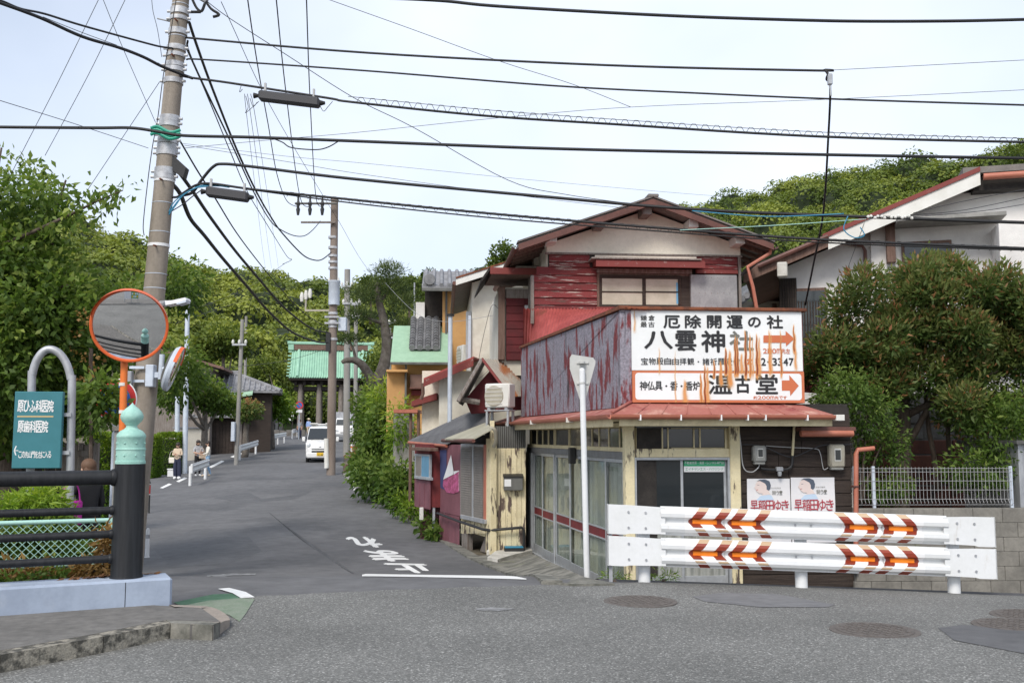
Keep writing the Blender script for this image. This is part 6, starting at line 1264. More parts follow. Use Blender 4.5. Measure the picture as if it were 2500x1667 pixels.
c = r2(805, 830); MB().box(c.x - .12, c.x + .06, -.25, -.1, c.z - .5, c.z + .3).build('cable_box', 'plastic_dark', p2o)
q0, q1 = r2(804, 1142), r2(803, 1070); MB().tube([(q0.x - .08, -.16, q0.z), (q1.x - .08, -.16, q1.z)], .10, 12).build('plate_guard', 'plastic_white', p2o, True)
MB().tube(crom([r2(824, 690), r2(822, 600), r2(818, 582), r2(808, 578)], 5), .03, 6).build('riser', 'plastic_white', p2o, True)
def mini(px, pyb, pyt, Y, lab, m='pole_grey', r=.16, arms=(), boxes=()):
    o, t = simple_pole(px, pyb, pyt, Y, r, m, lab); rr = lambda x, y: P(x, y, Y) - Vector(o.location)
    for x0, x1, y in arms:
        a, b = rr(x0, y), rr(x1, y); MB().box(a.x, b.x, -.25, -.17, a.z - .05, a.z + .05).build('crossarm', 'galv', o)
        for k in range(3): xx = a.x + (b.x - a.x) * (k + .1) / 2.2; MB().lathe([(.05, 0), (.08, .08), (.04, .2)], (xx, -.21, a.z + .05), 8).build('insulator', 'plastic_white', o, True)
    for x0, y0, x1, y1 in boxes: a, b = rr(x0, y1), rr(x1, y0); MB().box(a.x, b.x, -.3, .1, a.z, b.z, .02).build('box', 'galv_light', o)
    return o
mini((846, 848), 1110, 658, 57, 'grey utility pole with crossarms behind the brown transformer pole', arms=((835, 862, 700), (838, 880, 742)), r=.2)
mini((868, 869), 1080, 742, 70, 'slim grey utility pole beyond the pine limbs', arms=((858, 882, 745), (860, 878, 776)))
mini((452, 458), 1110, 745, 45, 'pale metal pole with white lamp above the beige wall', 'galv_light', .12)
mini((577, 592), 1098, 780, 50, 'slim brown and white utility pole by the tiled gate', 'pole_grey', .11, arms=((570, 604, 842),), boxes=((567, 1030, 577, 1077),))
mini((434, 433), 1090, 968, 46, 'short pale pole beside the beige wall', 'galv_light', .12)
mini((950, 950), 1000, 800, 60, 'grey utility pole behind the pine by the orange house', arms=((935, 968, 790), (940, 960, 825)))
mini((1010, 1012), 880, 690, 110, 'distant thin pole among the hill trees', 'galv', .1)
mini((600, 601), 900, 772, 95, 'distant pole on the wooded slope', 'pole_grey', .15)
# ================================================================ overhead cables
NC = [0]
def cable(pts, y0, y1, r, lab, m='cable', group=None, n=6, name='overhead_cable'):
    ln = [0]
    for a, b in zip(pts[:-1], pts[1:]): ln.append(ln[-1] + math.hypot(b[0] - a[0], b[1] - a[1]))
    # depth runs so that 1/depth is linear along the drawn line: a straight span in space
    w3 = [P(x, y, 1 / ((1 / y0) + (1 / y1 - 1 / y0) * l / ln[-1])) for (x, y), l in zip(pts, ln)]
    return tag(MB().tube(crom(w3, n), r * .8, 5).build(name, m, smooth='all'), lab, 'cable', group), crom(w3, n)
GRP = 'overhead cables'
cable([(940, -4), (1080, 3), (1200, 15), (1450, 30), (1700, 42), (1950, 50), (2120, 53), (2350, 52), (2560, 47)], 11, 11, .024, 'thickest overhead cable, crossing highest above all the others to the right', group=GRP)
c1, w1_ = cable([(455, 92), (480, 95), (900, 130), (1480, 160), (1990, 173), (2012, 171), (2022, 182)], YP, 13, .022, 'black cable from the big pole ending at a clamp with a hanging drop line')
cable([(2022, 182), (2018, 195), (2027, 215), (2022, 340), (2010, 520), (1985, 650), (1966, 745)], 13, 16, .02, 'dark drop line hanging from the clamped cable down to the white house')
cable([(2026, 172), (2260, 160), (2560, 144)], 13, 13, .005, 'hair-thin wire carrying on past the clamp to the right', 'cable_grey')
cl_ = P(2026, 190, 13); ck = thing('cable_clamp', 'small metal clamp where the drop line hangs', 'clamp', cl_, 0); MB().box(-.03, .03, -.03, .03, -.1, .05, .008).build('body', 'alu', ck); MB().tube([(0, 0, -.1), (.01, 0, -.25)], .012, 6).build('hook', 'alu', ck)
cable([(455, 146), (510, 147), (900, 174), (1350, 210), (1700, 228), (2050, 243), (2560, 259)], YP, 13, .018, 'bumpy black cable crossing below the clamped one')
cable([(385, 156), (440, 185), (560, 203), (800, 240), (860, 250), (1180, 283), (1500, 304), (2000, 334), (2560, 349)], YP, 13, .024, 'black trunk cable carrying the long black splice box')
o_, wa = cable([(850, 236), (1180, 268), (1500, 292), (2000, 323), (2560, 340)], 14.4, 13, .006, 'thin messenger wire laced above the trunk cable')
mb = MB(); n = 46; base_pts = [(860, 250), (1180, 283), (1500, 304), (2000, 334), (2560, 349)]; top_pts = [(850, 236), (1180, 268), (1500, 292), (2000, 323), (2560, 340)]
def ip(pts, x): return float(np.interp(x, [p[0] for p in pts], [p[1] for p in pts]))
zz = []
for k in range(60):
    x = 870 + k * 28; Y = 14.4 - 1.4 * (x - 860) / 1700; zz += [P(x, ip(base_pts, x), Y), P(x + 8, ip(top_pts, x + 8) - 1, Y), P(x + 16, ip(top_pts, x + 16) - 1, Y), P(x + 24, ip(base_pts, x + 24), Y)]
tag(MB().tube(zz, .004, 4, False).build('cable_lacing', 'cable', smooth='all'), 'zigzag lacing wire between the trunk cable and its messenger', 'cable')
cable([(-60, 309), (0, 311), (230, 313), (320, 313), (385, 322), (430, 330), (480, 333), (620, 336), (860, 345), (1300, 362), (1700, 372), (2100, 380), (2560, 388)], 13, 13, .028, 'thick black cable passing through the green sleeves on the big pole')
cable([(665, 338), (690, 348), (712, 361), (770, 366), (800, 360), (825, 346)], YP, 14.6, .012, 'slack loop hanging under the green-sleeved cable')
cable([(445, 478), (470, 470), (492, 440), (520, 408), (545, 401), (620, 408), (860, 437), (1300, 478), (1700, 512), (2140, 531), (2560, 546)], YP, 13, .030, 'thick black cable rising in a hump from the pole then running right')
cable([(405, 478), (430, 482), (450, 470), (480, 452), (520, 449), (620, 463), (860, 488), (1200, 522), (1600, 556), (2000, 585), (2560, 609)], YP, 13, .024, 'lower bundled cable running over the shop gable to the right')
cable([(600, 462), (860, 496), (1200, 532), (1600, 564), (2000, 592), (2560, 613)], 14.8, 13, .014, 'companion line just under the lower bundled cable')
zz = []
for k in range(70):
    x = 700 + k * 26; Y = 14.7 - 1.6 * (x - 700) / 1860; f = lambda X: 470 + (X - 700) * .0762; pts_ = [(620, 463), (860, 488), (1200, 522), (1600, 556), (2000, 585), (2560, 609)]; zz += [P(x, ip(pts_, x) + 9, Y), P(x + 9, ip(pts_, x + 9) - 3, Y), P(x + 17, ip(pts_, x + 17) - 3, Y)]
tag(MB().tube(zz, .004, 4, False).build('cable_lacing', 'cable', smooth='all'), 'lacing wire round the lower bundled cable', 'cable')
for k, (m, pts) in enumerate((('cable_blue', [(412, 525), (430, 500), (450, 475), (490, 456), (540, 455)]), ('cable_blue', [(412, 522), (435, 490), (460, 468), (500, 452), (560, 458)]), ('cable_blue', [(412, 518), (428, 490), (470, 462), (510, 455)]), ('cable', [(412, 520), (445, 500), (470, 480), (495, 462)]))):
    cable(pts, YP - .1, YP - .1, .011, 'blue cable tails fanning out of the pole below the hump' if m == 'cable_blue' else 'black cable tail among the blue ones at the pole', m, 'cable tails at the pole' if m == 'cable_blue' else None)
cable([(1690, 515), (1850, 528), (1960, 527), (2060, 522)], 13.4, 13, .010, 'blue cable wrapped along the hump cable near the white house', 'cable_blue')
cable([(1660, 562), (1900, 550), (2115, 535)], 13.4, 13, .007, 'pale green service wire slanting to the white house', 'wire_mint')
cable([(2070, 528), (2060, 560), (2085, 580), (2110, 575), (2100, 555)], 13, 13, .010, 'loop of blue and white wire at the eave of the white house', 'cable_blue')
sm = thing('cable_spreader', 'cluster of pale clips where cables meet before the white house', 'clamp', P(2170, 530, 13), 0)
for k in range(14): MB().ball((-.28 + .045 * k, -.02 + .02 * (k % 2), .015 * math.sin(k * 2.3)), .022, 6, 5).build('clip', 'plastic_white', sm)
for pts in ([(2230, 520), (2360, 490), (2560, 452)], [(2230, 525), (2360, 512), (2560, 470)], [(2225, 530), (2400, 515), (2560, 488)]): cable(pts, 13, 14, .006, 'thin wire fanning right from the clip cluster over the white wall', 'cable_grey', 'wires fanning from the clip cluster')
cable([(2110, 545), (2060, 680), (2000, 830)], 13.2, 20, .005, 'thin slack wire down the wall of the white house', 'cable_grey')
# splice boxes
def splice(x0, y0, x1, y1, Y, r, lab):
    a, b = P(x0, y0, Y), P(x1, y1, Y); d = (b - a); t = thing('splice_box', lab, 'splice box', (a + b) / 2, math.atan2(d.y, d.x)); h = d.length / 2; tl_ = d.z / d.length
    mb = MB().box(-h, h, -r, r, -r, r, r * .35); mb.v = [(x, y, z + x * tl_) for x, y, z in mb.v]; mb.build('shell', 'cable_grey', t)
    for s_ in (-1, 1): MB().lathe([(r * .6, 0), (r * .3, .08)], (s_ * h - (.08 if s_ < 0 else 0), 0, s_ * h * tl_), 10, 'x').build('nose', 'cable', t, True); MB().box(s_ * h * .8 - .015, s_ * h * .8 + .015, -.02, .02, s_ * h * .8 * tl_ + r, s_ * h * .8 * tl_ + r + .13).build('hanger', 'cable_pale', t)
splice(633, 234, 780, 252, 14.6, .075, 'long dark splice box hanging under the trunk cable'); splice(505, 468, 606, 482, 14.7, .075, 'shorter dark splice box below the humped cable')
for pts in ([(610, 240), (618, 260), (628, 250)], [(600, 235), (606, 262), (600, 276), (632, 248)], [(780, 256), (790, 272), (800, 262), (812, 248)], [(590, 205), (585, 225), (592, 218)]): cable(pts, 14.7, 14.6, .006, 'small looping tail wire at the long splice box', 'cable', 'tail wires at the splice box')
# left side
cable([(-60, -10), (0, 2), (50, 22), (110, 35), (200, 63), (360, 107), (400, 116), (440, 120)], 12, YP, .020, 'upper dark cable coming in from the left to the big pole')
cable([(-60, -12), (0, 8), (100, 45), (200, 90), (290, 117), (350, 140), (400, 165), (470, 192)], 12, YP, .030, 'thick dark cable sagging in from the left to the big pole')
cable([(105, 42), (200, 80), (285, 111)], 13, 14.2, .006, 'thin laced messenger above the thick left cable')
cable([(-40, 232), (0, 246), (180, 302), (362, 362)], 11, YP, .006, 'thin wire slanting down from the left to the pole waist', 'cable_grey')
for pts, lab in (([(243, -5), (140, 205), (50, 380), (0, 480)], 'thin dark wire crossing steeply in front of the cherry tree top'), ([(308, -5), (215, 185), (110, 380)], 'second thin wire crossing steeply above the cherry tree'), ([(250, -5), (300, 118), (380, 300)], 'thin wire running down to the right into the big pole'), ([(390, 200), (330, 290), (230, 440), (190, 500)], 'guy wire from the pole down to the cherry branch')): cable(pts, 14, 15.5, .006, lab, 'cable_grey')
cable([(370, -5), (374, 30), (385, 75), (395, 140)], YP - .3, YP - .3, .006, 'thin rippled wire hanging left of the pole top')
cable([(430, 0), (415, 90), (398, 190), (385, 290), (372, 360), (360, 450), (350, 545), (352, 575)], YP - .24, YP - .24, .009, 'black ground wire clipped down the face of the big pole')
# along the street
cable([(462, 55), (480, 110), (520, 220), (580, 370), (627, 470), (661, 529), (689, 569), (739, 622), (767, 635), (787, 633), (809, 616)], YP, 41.5, .030, 'heavy black cable sagging from the big pole to the transformer pole')
cable([(458, 100), (470, 150), (560, 340), (620, 470), (661, 540), (689, 563), (720, 576), (745, 575), (765, 560), (782, 540)], YP, 41.5, .022, 'black cable ending in a curl under the transformer pole crossarm')
cable([(452, 112), (500, 220), (560, 365), (605, 470), (650, 545), (700, 625), (712, 634), (690, 645)], YP, 40, .014, 'black service line dropping to a point above the wooded hill')
cable([(440, 345), (484, 420), (526, 485), (576, 566), (633, 642), (689, 709), (731, 754), (756, 774), (800, 800)], YP, 41.5, .018, 'dark service cable running up the street in an even sag')
cable([(432, 415), (445, 431), (475, 473), (515, 532), (576, 614), (630, 678), (689, 746), (739, 788), (773, 807), (801, 811)], YP, 41.5, .040, 'knotted upper bundle of street cables to the transformer pole')
cable([(420, 450), (440, 473), (464, 532), (501, 577), (546, 633), (605, 701), (661, 765), (717, 813), (773, 834), (801, 836)], YP, 41.5, .045, 'knotted lower bundle of street cables to the transformer pole')
for pts, lab in (([(604, -5), (618, 92), (637, 208), (655, 306), (676, 425), (700, 490), (728, 506)], 'left of three high wires converging on the transformer pole'), ([(674, -5), (698, 226), (732, 480), (757, 506)], 'middle of three high wires converging on the transformer pole'), ([(748, -5), (757, 245), (771, 480), (787, 506)], 'right of three high wires converging on the transformer pole')): cable(pts, 22, 41.6, .020, lab)
cable([(500, 0), (560, 45), (700, 135), (865, 240), (1010, 312), (1240, 440), (1380, 475), (1560, 500)], YP, 18, .008, 'thin dark wire sloping from the pole top to the shop gable')
cable([(795, -3), (1000, 70), (1220, 150), (1400, 207), (1540, 262)], 14, 16, .006, 'thin wire slanting down to a tiny joint in the sky', 'cable_grey')
cable([(450, 362), (660, 342), (860, 325), (1200, 290), (1540, 262), (2000, 244), (2560, 217)], YP, 14, .005, 'thin pale wire rising to the right through the tiny joint', 'cable_grey')
cable([(440, 350), (700, 382), (900, 400), (1300, 440), (1660, 472), (1800, 482)], YP, 22, .004, 'hair-thin wire drifting right below the sleeved cable', 'cable_grey')
cable([(450, 355), (700, 395), (900, 428), (1300, 482), (1560, 512)], YP, 18, .005, 'thin twisted wire following the humped cable to the shop', 'cable_grey')
for x0, x1, k in ((597, 640, 0), (604, 655, 1), (612, 672, 2)): cable([(x0, 230), (x0 + 12 + 4 * k, 340), (x1, 600), (x1 + 8, 655)], YP, 60, .006, 'faint drop wire fanning down behind the splice box', 'cable_grey', 'faint drop wires')
cable([(540, 5), (570, 70), (632, 205), (700, 330), (790, 480), (830, 545), (900, 660), (990, 760)], 16, 60, .008, 'thin wire passing over the transformer pole toward the pine', 'cable_grey')
for pts, lab in (([(440, 768), (600, 705), (700, 640)], 'bluish service wire across the hill above the white lamp'), ([(430, 790), (560, 745), (720, 700)], 'lower bluish service wire across the hill'), ([(430, 905), (560, 897), (700, 880), (800, 850)], 'grey wire crossing level before the tiled roof'), ([(602, 842), (640, 900), (665, 945)], 'pair of pale wires dropping to the tiled house')): cable(pts, 45, 48, .012, lab, 'cable_grey')
cable([(940, 690), (1010, 760), (1085, 785), (1205, 770)], 40, 20, .006, 'thin wire looping before the orange house', 'cable_pale')
cable([(1215, 880), (1165, 920), (1195, 760), (1216, 752)], 24, 19, .006, 'slack wire by the cream house wall', 'cable_grey')
# ================================================================ temple gate at the end of the street
GX, GY = P(806, 1000, 108).x, 108.0; gzv = float(gz(GX, GY)); ga = R(9)
gt = thing('temple_gate', 'old temple gate with mint green copper roof at the end of the street', 'gate', (GX, GY, gzv), ga)
k = 108 / 2430 * 1.005; HE = (1057 - 930) * k; HR = (1057 - 858) * k
for x in (-3.1, -1.15, 1.15, 3.1):
    for y in (-1.6, 1.4): MB().lathe([(.34, 0), (.30, .3), (.27, HE - .6)], (x, y, 0), 14).build('column', 'old_wood', gt, True)
for y in (-1.6, 1.4): MB().box(-3.8, 3.8, y - .18, y + .18, HE - 1.25, HE - .85).build('beam', 'black_wood', gt); MB().box(-3.9, 3.9, y - .15, y + .15, HE - .55, HE - .2).build('beam', 'black_wood', gt)
MB().box(-3.7, 3.7, -2.0, 1.8, HE - .2, HE + .6).build('bracket_block', 'black_wood', gt)
for i in range(9): x = -3.6 + i * .9; MB().box(x - .14, x + .14, -2.3, -1.5, HE - .75, HE - .25).build('bracket', 'black_wood', gt)
W2, D2 = 4.15, 2.9
def roofz(t): return HR - (HR - HE) * (t ** .85)          # t 0 ridge .. 1 eave, slightly hollow
mb = MB(); n = 10
for sg_ in (-1, 1):
    b0 = len(mb.v)
    for i in range(n + 1):
        for x in (-W2 - .12 * (i / n), W2 + .12 * (i / n)): mb.v.append((x, sg_ * D2 * i / n, roofz(i / n)))
    for i in range(n): mb.f.append((b0 + 2 * i, b0 + 2 * i + 1, b0 + 2 * i + 3, b0 + 2 * i + 2)); mb.m.append(0)
mb.build('roof', 'copper_green', gt, 'all')
MB().box(-W2 - .1, W2 + .1, -D2 + .1, D2 - .1, HE - .22, HE - .02).build('eave_boards', 'black_wood', gt)
rb_ = MB()
for i in range(33):
    x = -W2 + .1 + i * (2 * W2 - .2) / 32
    for sg_ in (-1, 1): rb_.tube([(x, sg_ * D2 * t * 1.01, roofz(t) + .04) for t in np.linspace(.02, 1, 8)], .075, 6)
o = rb_.build('roof_ribs', 'copper_green', gt, True); o['kind'] = 'stuff'
for s_ in (-1, 1):
    for t in (.82, ): MB().tube([(s_ * W2 * t, -D2 * q, roofz(q) + .14) for q in np.linspace(.0, 1.0, 9)], .17, 8).build('descending_ridge', 'copper_green', gt, True)
    for j in range(8): q = (j + .5) / 8; MB().box(s_ * W2 + s_ * .0, s_ * (W2 + .38), -D2 * q - .12, -D2 * q + .12, roofz(q) - .02, roofz(q) + .12).build('verge_tile', 'copper_green', gt)
MB().box(-W2 - .1, W2 + .1, -.26, .26, HR - .05, HR + .55).build('ridge', 'brown_wood', gt); MB().box(-W2 - .5, W2 + .5, -.34, .34, HR + .55, HR + .85, .05).build('ridge_cap', 'copper_green', gt)
for s_ in (-1, 1): MB().box(s_ * (W2 + .1) - .3, s_ * (W2 + .1) + .3, -.4, .4, HR - .1, HR + .5, .05).build('ridge_end', 'copper_green', gt); MB().prism([(s_ * W2, -.2, HR + .8), (s_ * (W2 + .75), -.2, HR + .95), (s_ * W2, -.2, HR + .9)], (0, .4, 0)).build('ridge_tip', 'copper_green', gt)
# gate side: low stone wall, notice and no-parking sign
st_ = thing('stone_base', 'low stone footing at the foot of the temple gate', 'stone wall', G(690, 1064), R(9)); 
for i in range(6): MB().box(-1.5 + i * .6, -.92 + i * .6, 0, .4, -.1, .5 + .05 * (i % 2), .03).build('stone', 'stone_wall', st_)
nt_ = thing('white_notice', 'small white notice board beside the temple gate', 'notice board', G(700, 1062), R(9)); MB().box(-.9, .6, 0, .08, 1.4, 2.5).build('panel', 'white_plain', nt_); MB().prism([(-1.1, -.2, 2.55), (.8, -.2, 2.55), (.8, .15, 2.9), (-1.1, .15, 2.9)], (0, .35, 0)).build('small_roof', 'roof_brown', nt_)
for x in (-.8, .5): MB().box(x - .05, x + .05, .08, .18, 0, 2.5).build('post', 'black_wood', nt_)
b = G(729, 1072); n2 = thing('no_parking_sign', 'small round blue and red no-parking sign down the street by the temple gate', 'sign', b, R(5)); zc_ = P(729, 989, b.y).z - b.z
MB().tube([(0, .06, 0), (0, .06, zc_ + .3)], .035, 8).build('pole', 'galv_light', n2, True)
for r_, y_, m_ in ((.33, 0, 'sign_red'), (.23, -.006, 'sign_blue')): MB().lathe([(r_, -.01), (r_, .01)], (0, y_, zc_), 24, 'y').build('disc', m_, n2)
MB().prism([(-.16, -.018, zc_ + .20), (-.20, -.018, zc_ + .16), (.16, -.018, zc_ - .20), (.20, -.018, zc_ - .16)], (0, -.004, 0)).build('bar', 'sign_red', n2); MB().box(-.25, .25, -.01, .01, zc_ - .62, zc_ - .38).build('plate', 'white_plain', n2)
# ================================================================ vehicles
def loft(mb, st):
    """st: list of (y, [(x, z) half section from bottom centre to top centre])"""
    n = len(st[0][1]); vs = []
    for y, sec in st:
        full = sec + [(-x, z) for x, z in sec[::-1]]
        vs += [(x, y, z) for x, z in full]
    m = 2 * n; fs = [(i * m + j, i * m + (j + 1) % m, (i + 1) * m + (j + 1) % m, (i + 1) * m + j) for i in range(len(st) - 1) for j in range(m)]
    fs += [tuple(range(m))[::-1], tuple(range((len(st) - 1) * m, len(st) * m))]; mb.add(vs, fs); return mb
def wheels(t, xs, ys, r):
    for x in xs:
        for y in ys:
            w_ = MB().lathe([(r * .6, -.08), (r * .95, -.085), (r, -.06), (r, .06), (r * .95, .085), (r * .6, .08)], (x, y, r), 22, 'x').build('wheel', 'tyre', t, True); MB().lathe([(r * .62, -.088), (r * .55, -.07), (r * .2, -.09)], (x, y, r), 18, 'x').build('rim', 'galv', w_, True); MB().lathe([(r * .2, .09), (r * .55, .07), (r * .62, .088)], (x, y, r), 18, 'x').build('rim', 'galv', w_, True)
def kei_van():
    b = G(781, 1129); t = thing('kei_van', 'white boxy mini van with yellow number plate driving toward us past the brown pole', 'van', b, R(9))
    def sec(zb, zt, w0, w1, w2):
        zbelt = min(1.0, zt - .05); return [(.0, zb), (w0 - .08, zb), (w0, zb + .08), (w1, zbelt * .6 + zb * .4), (w1, zbelt), (w2 + (w1 - w2) * .1, zt - .10), (w2 - .08, zt - .015), (0, zt)]
    loft(MB(), [(0, sec(.25, .80, .60, .62, .58)), (.05, sec(.22, .93, .69, .71, .66)), (.22, sec(.2, 1.06, .72, .735, .70)), (.40, sec(.2, 1.12, .73, .74, .70)), (.95, sec(.2, 1.74, .73, .74, .62)), (1.15, sec(.2, 1.84, .73, .74, .61)), (1.6, sec(.2, 1.88, .73, .74, .61)), (3.2, sec(.2, 1.88, .73, .74, .61)), (3.38, sec(.25, 1.75, .72, .73, .60))]).build('body', 'car_white', t, True)
    MB().prism([(-.66, .43, 1.165), (.66, .43, 1.165), (.57, .92, 1.715), (-.57, .92, 1.715)], (0, -.02, .018)).build('windscreen', 'glass_dark', t)
    for s_ in (-1, 1):
        MB().prism([(s_ * .735, .62, 1.10), (s_ * .735, 1.5, 1.06), (s_ * .64, 1.5, 1.70), (s_ * .65, 1.0, 1.68)], (s_ * .012, 0, 0)).build('side_window', 'glass_dark', t); MB().prism([(s_ * .735, 1.6, 1.06), (s_ * .735, 3.1, 1.06), (s_ * .64, 3.1, 1.70), (s_ * .64, 1.6, 1.70)], (s_ * .012, 0, 0)).build('side_window', 'glass_dark', t)
        MB().ball((s_ * .56, .05, .86), (.11, .06, .13), 12, 8).build('headlight', 'lamp_clear', t, True); MB().box(s_ * .50 - .07, s_ * .50 + .07, -.01, .05, .38, .46, .01).build('fog_lamp', 'plastic_dark', t)
        mr = MB().box(s_ * .78, s_ * .93, .46, .56, 1.06, 1.30, .03).build('mirror', 'car_white', t, True); MB().tube([(s_ * .70, .55, 1.12), (s_ * .82, .52, 1.14)], .02, 6).build('stalk', 'plastic_dark', mr)
    MB().box(-.42, .42, -.02, .04, .66, .70, .01).build('grille', 'plastic_dark', t); MB().box(-.42, .42, -.025, .03, .52, .60, .01).build('grille', 'plastic_dark', t); MB().box(-.68, .68, -.05, .05, .24, .50, .04).build('bumper', 'car_white', t, True)
    pl = MB().box(-.165, .165, -.075, -.05, .34, .505, .004).build('number_plate', 'plate_yellow', t)
    mb = MB(); letters(mb, row('58-01', -.13, .13, .36, .43), -.077); mb.build('plate_digits', 'ink', pl); MB().ball((0, -.005, .80), (.05, .02, .035), 10, 6).build('badge', 'galv', t)
    wheels(t, (-.64, .64), (.62, 2.75), .27)
    for y in (1.5, 2.6): MB().tube([(-.6, y, 1.95), (.6, y, 1.95)], .025, 8).build('roof_bar', 'car_white', t)
    for s_ in (-1, 1): MB().box(s_ * .4 - .2, s_ * .4 + .2, 1.4, 2.7, 1.975, 2.02, .01).build('roof_load', 'plastic_white', t)
    for s_ in (-.25, .25): MB().tube([(s_ - .2, .42, 1.135), (s_ + .2, .60, 1.36)], .008, 5).build('wiper', 'plastic_dark', t)
kei_van()
def box_truck():
    b = G(840, 1078); t = thing('box_truck', 'white small box truck waiting behind the brown pole near the gate', 'truck', b, R(9))
    cs_ = lambda zt, w: [(0, .35), (w - .05, .35), (w, .42), (w, 1.0), (w - .03, 1.1), (w - .10, zt - .06), (w - .16, zt), (0, zt)]
    loft(MB(), [(0, cs_(1.0, .70)), (.08, cs_(1.12, .74)), (.25, cs_(1.25, .75)), (.6, cs_(1.78, .74)), (.8, cs_(1.86, .74)), (1.35, cs_(1.86, .74))]).build('cab', 'car_white', t, True)
    MB().prism([(-.64, .27, 1.29), (.64, .27, 1.29), (.58, .56, 1.73), (-.58, .56, 1.73)], (0, -.02, .014)).build('windscreen', 'glass_grey', t)
    MB().box(-.78, .78, 1.4, 3.6, .75, 2.35, .02).build('cargo_box', 'galv', t); MB().box(-.7, .7, 1.2, 3.6, .45, .75).build('chassis', 'plastic_dark', t); MB().box(-.72, .72, -.05, .05, .38, .62, .03).build('bumper', 'car_grey', t, True)
    for s_ in (-1, 1): MB().box(s_ * .55 - .11, s_ * .55 + .11, -.02, .04, .78, .92, .02).build('headlight', 'lamp_clear', t); MB().box(s_ * .86 - .06, s_ * .86 + .06, .2, .3, 1.2, 1.45, .02).build('mirror', 'plastic_dark', t); MB().prism([(s_ * .74, .6, 1.15), (s_ * .74, 1.25, 1.12), (s_ * .68, 1.25, 1.72), (s_ * .68, .75, 1.72)], (s_ * .012, 0, 0)).build('side_window', 'glass_dark', t)
    MB().box(-.3, .3, -.01, .03, .68, .74).build('grille', 'plastic_dark', t); wheels(t, (-.62, .62), (.65, 2.9), .28)
box_truck()
# ================================================================ left side of the street
def wall_run(p, q, h, m, name, lab, cat, th=.15, cap=None, blocks=None):
    a, b = [G(*z_) if len(z_) == 2 else Vector((P(z_[0], 1100, z_[2]).x, z_[2], float(gz(P(z_[0], 1100, z_[2]).x, z_[2])))) for z_ in (p, q)]; d = Vector((b.x - a.x, b.y - a.y, 0)); o = thing(name, lab, cat, (a.x, a.y, min(a.z, b.z)), math.atan2(d.y, d.x)); ln = d.length
    if blocks:
        MB().box(.01, ln - .01, .02, th - .02, -.4, h - .01).build('core', m, o)
        bw_, bh_ = blocks
        for r_ in range(int(round((h + .2) / bh_))):
            u = -(bw_ / 2) * (r_ % 2)
            while u < ln:
                MB().box(max(u, 0), min(u + bw_ - .015, ln), 0, th, h - (r_ + 1) * bh_ + .012, h - r_ * bh_, .01).build('block', m, o); u += bw_
    else: MB().box(0, ln, 0, th, -.4, h, .01).build('wall_body', m, o)
    if cap: MB().box(-.05, ln + .05, -.08, th + .08, h, h + .1, .01).build('coping', cap, o)
    return o, ln
o, ln = wall_run((427, 0, 55.5), (508, 0, 57), 1.8, 'stucco_cream', 'garden_wall', 'beige plastered garden wall with grey tiled coping behind the three women', 'wall', cap='tile_far')
def stone_wall(): 
    o, ln = wall_run((572, 1092), (655, 1066), 1.5, 'stone_wall', 'stone_garden_wall', 'grey stone block garden wall along the left pavement', 'wall', blocks=(.55, .3)); return o
stone_wall()
o, ln = wall_run((655, 1064), (688, 1056), 2.2, 'concrete', 'concrete_gate_wall', 'grey concrete wall with dark gateway near the temple gate', 'wall'); MB().box(ln * .25, ln * .45, -.03, .0, -.2, 1.9).build('door', 'black_wood', o)
# timber gate with tiled roof
b = G(533, 1108); tg = thing('timber_gate', 'dark timber house gate under a small grey tiled roof', 'gate', b, R(20)); 
MB().box(-1.2, 1.2, 0, .12, 0, 2.1).build('boarding', 'black_wood', tg)
for i in range(12): MB().box(-1.18 + i * .2, -1.0 + i * .2, -.03, 0, 0, 2.05).build('board', 'dark_wood', tg)
for x in (-1.25, 1.25): MB().box(x - .1, x + .1, -.1, .2, 0, 2.3).build('post', 'old_wood', tg)
MB().prism([(-1.9, -.8, 2.2), (-1.9, .1, 2.7), (-1.9, 1.0, 2.2), (-1.9, 1.0, 2.3), (-1.9, .1, 2.8), (-1.9, -.8, 2.3)], (3.8, 0, 0)).build('roof', 'tile_far', tg)
mb = MB()
for i in range(15): mb.tube([(-1.8 + i * .257, -.85, 2.32), (-1.8 + i * .257, .1, 2.83)], .06, 6)
mb.build('tile_ribs', 'tile_far', tg, True); MB().tube([(-2.0, .1, 2.85), (2.0, .1, 2.85)], .12, 8).build('ridge', 'tile_far', tg, True)
ss = thing('slant_roof_shed', 'low shed roof edge slanting above the beige wall', 'shed', P(450, 990, 63), R(15)); MB().prism([(-1.9, 0, .45), (1.9, 0, -.25), (1.9, 0, -.13), (-1.9, 0, .6)], (0, 2.5, .3)).build('roof', 'tile_far', ss); MB().prism([(-1.7, .3, .4), (1.7, .3, -.3), (1.7, .3, -2.6), (-1.7, .3, -2.6)], (0, 1.8, 0)).build('wall', 'old_wood', ss)
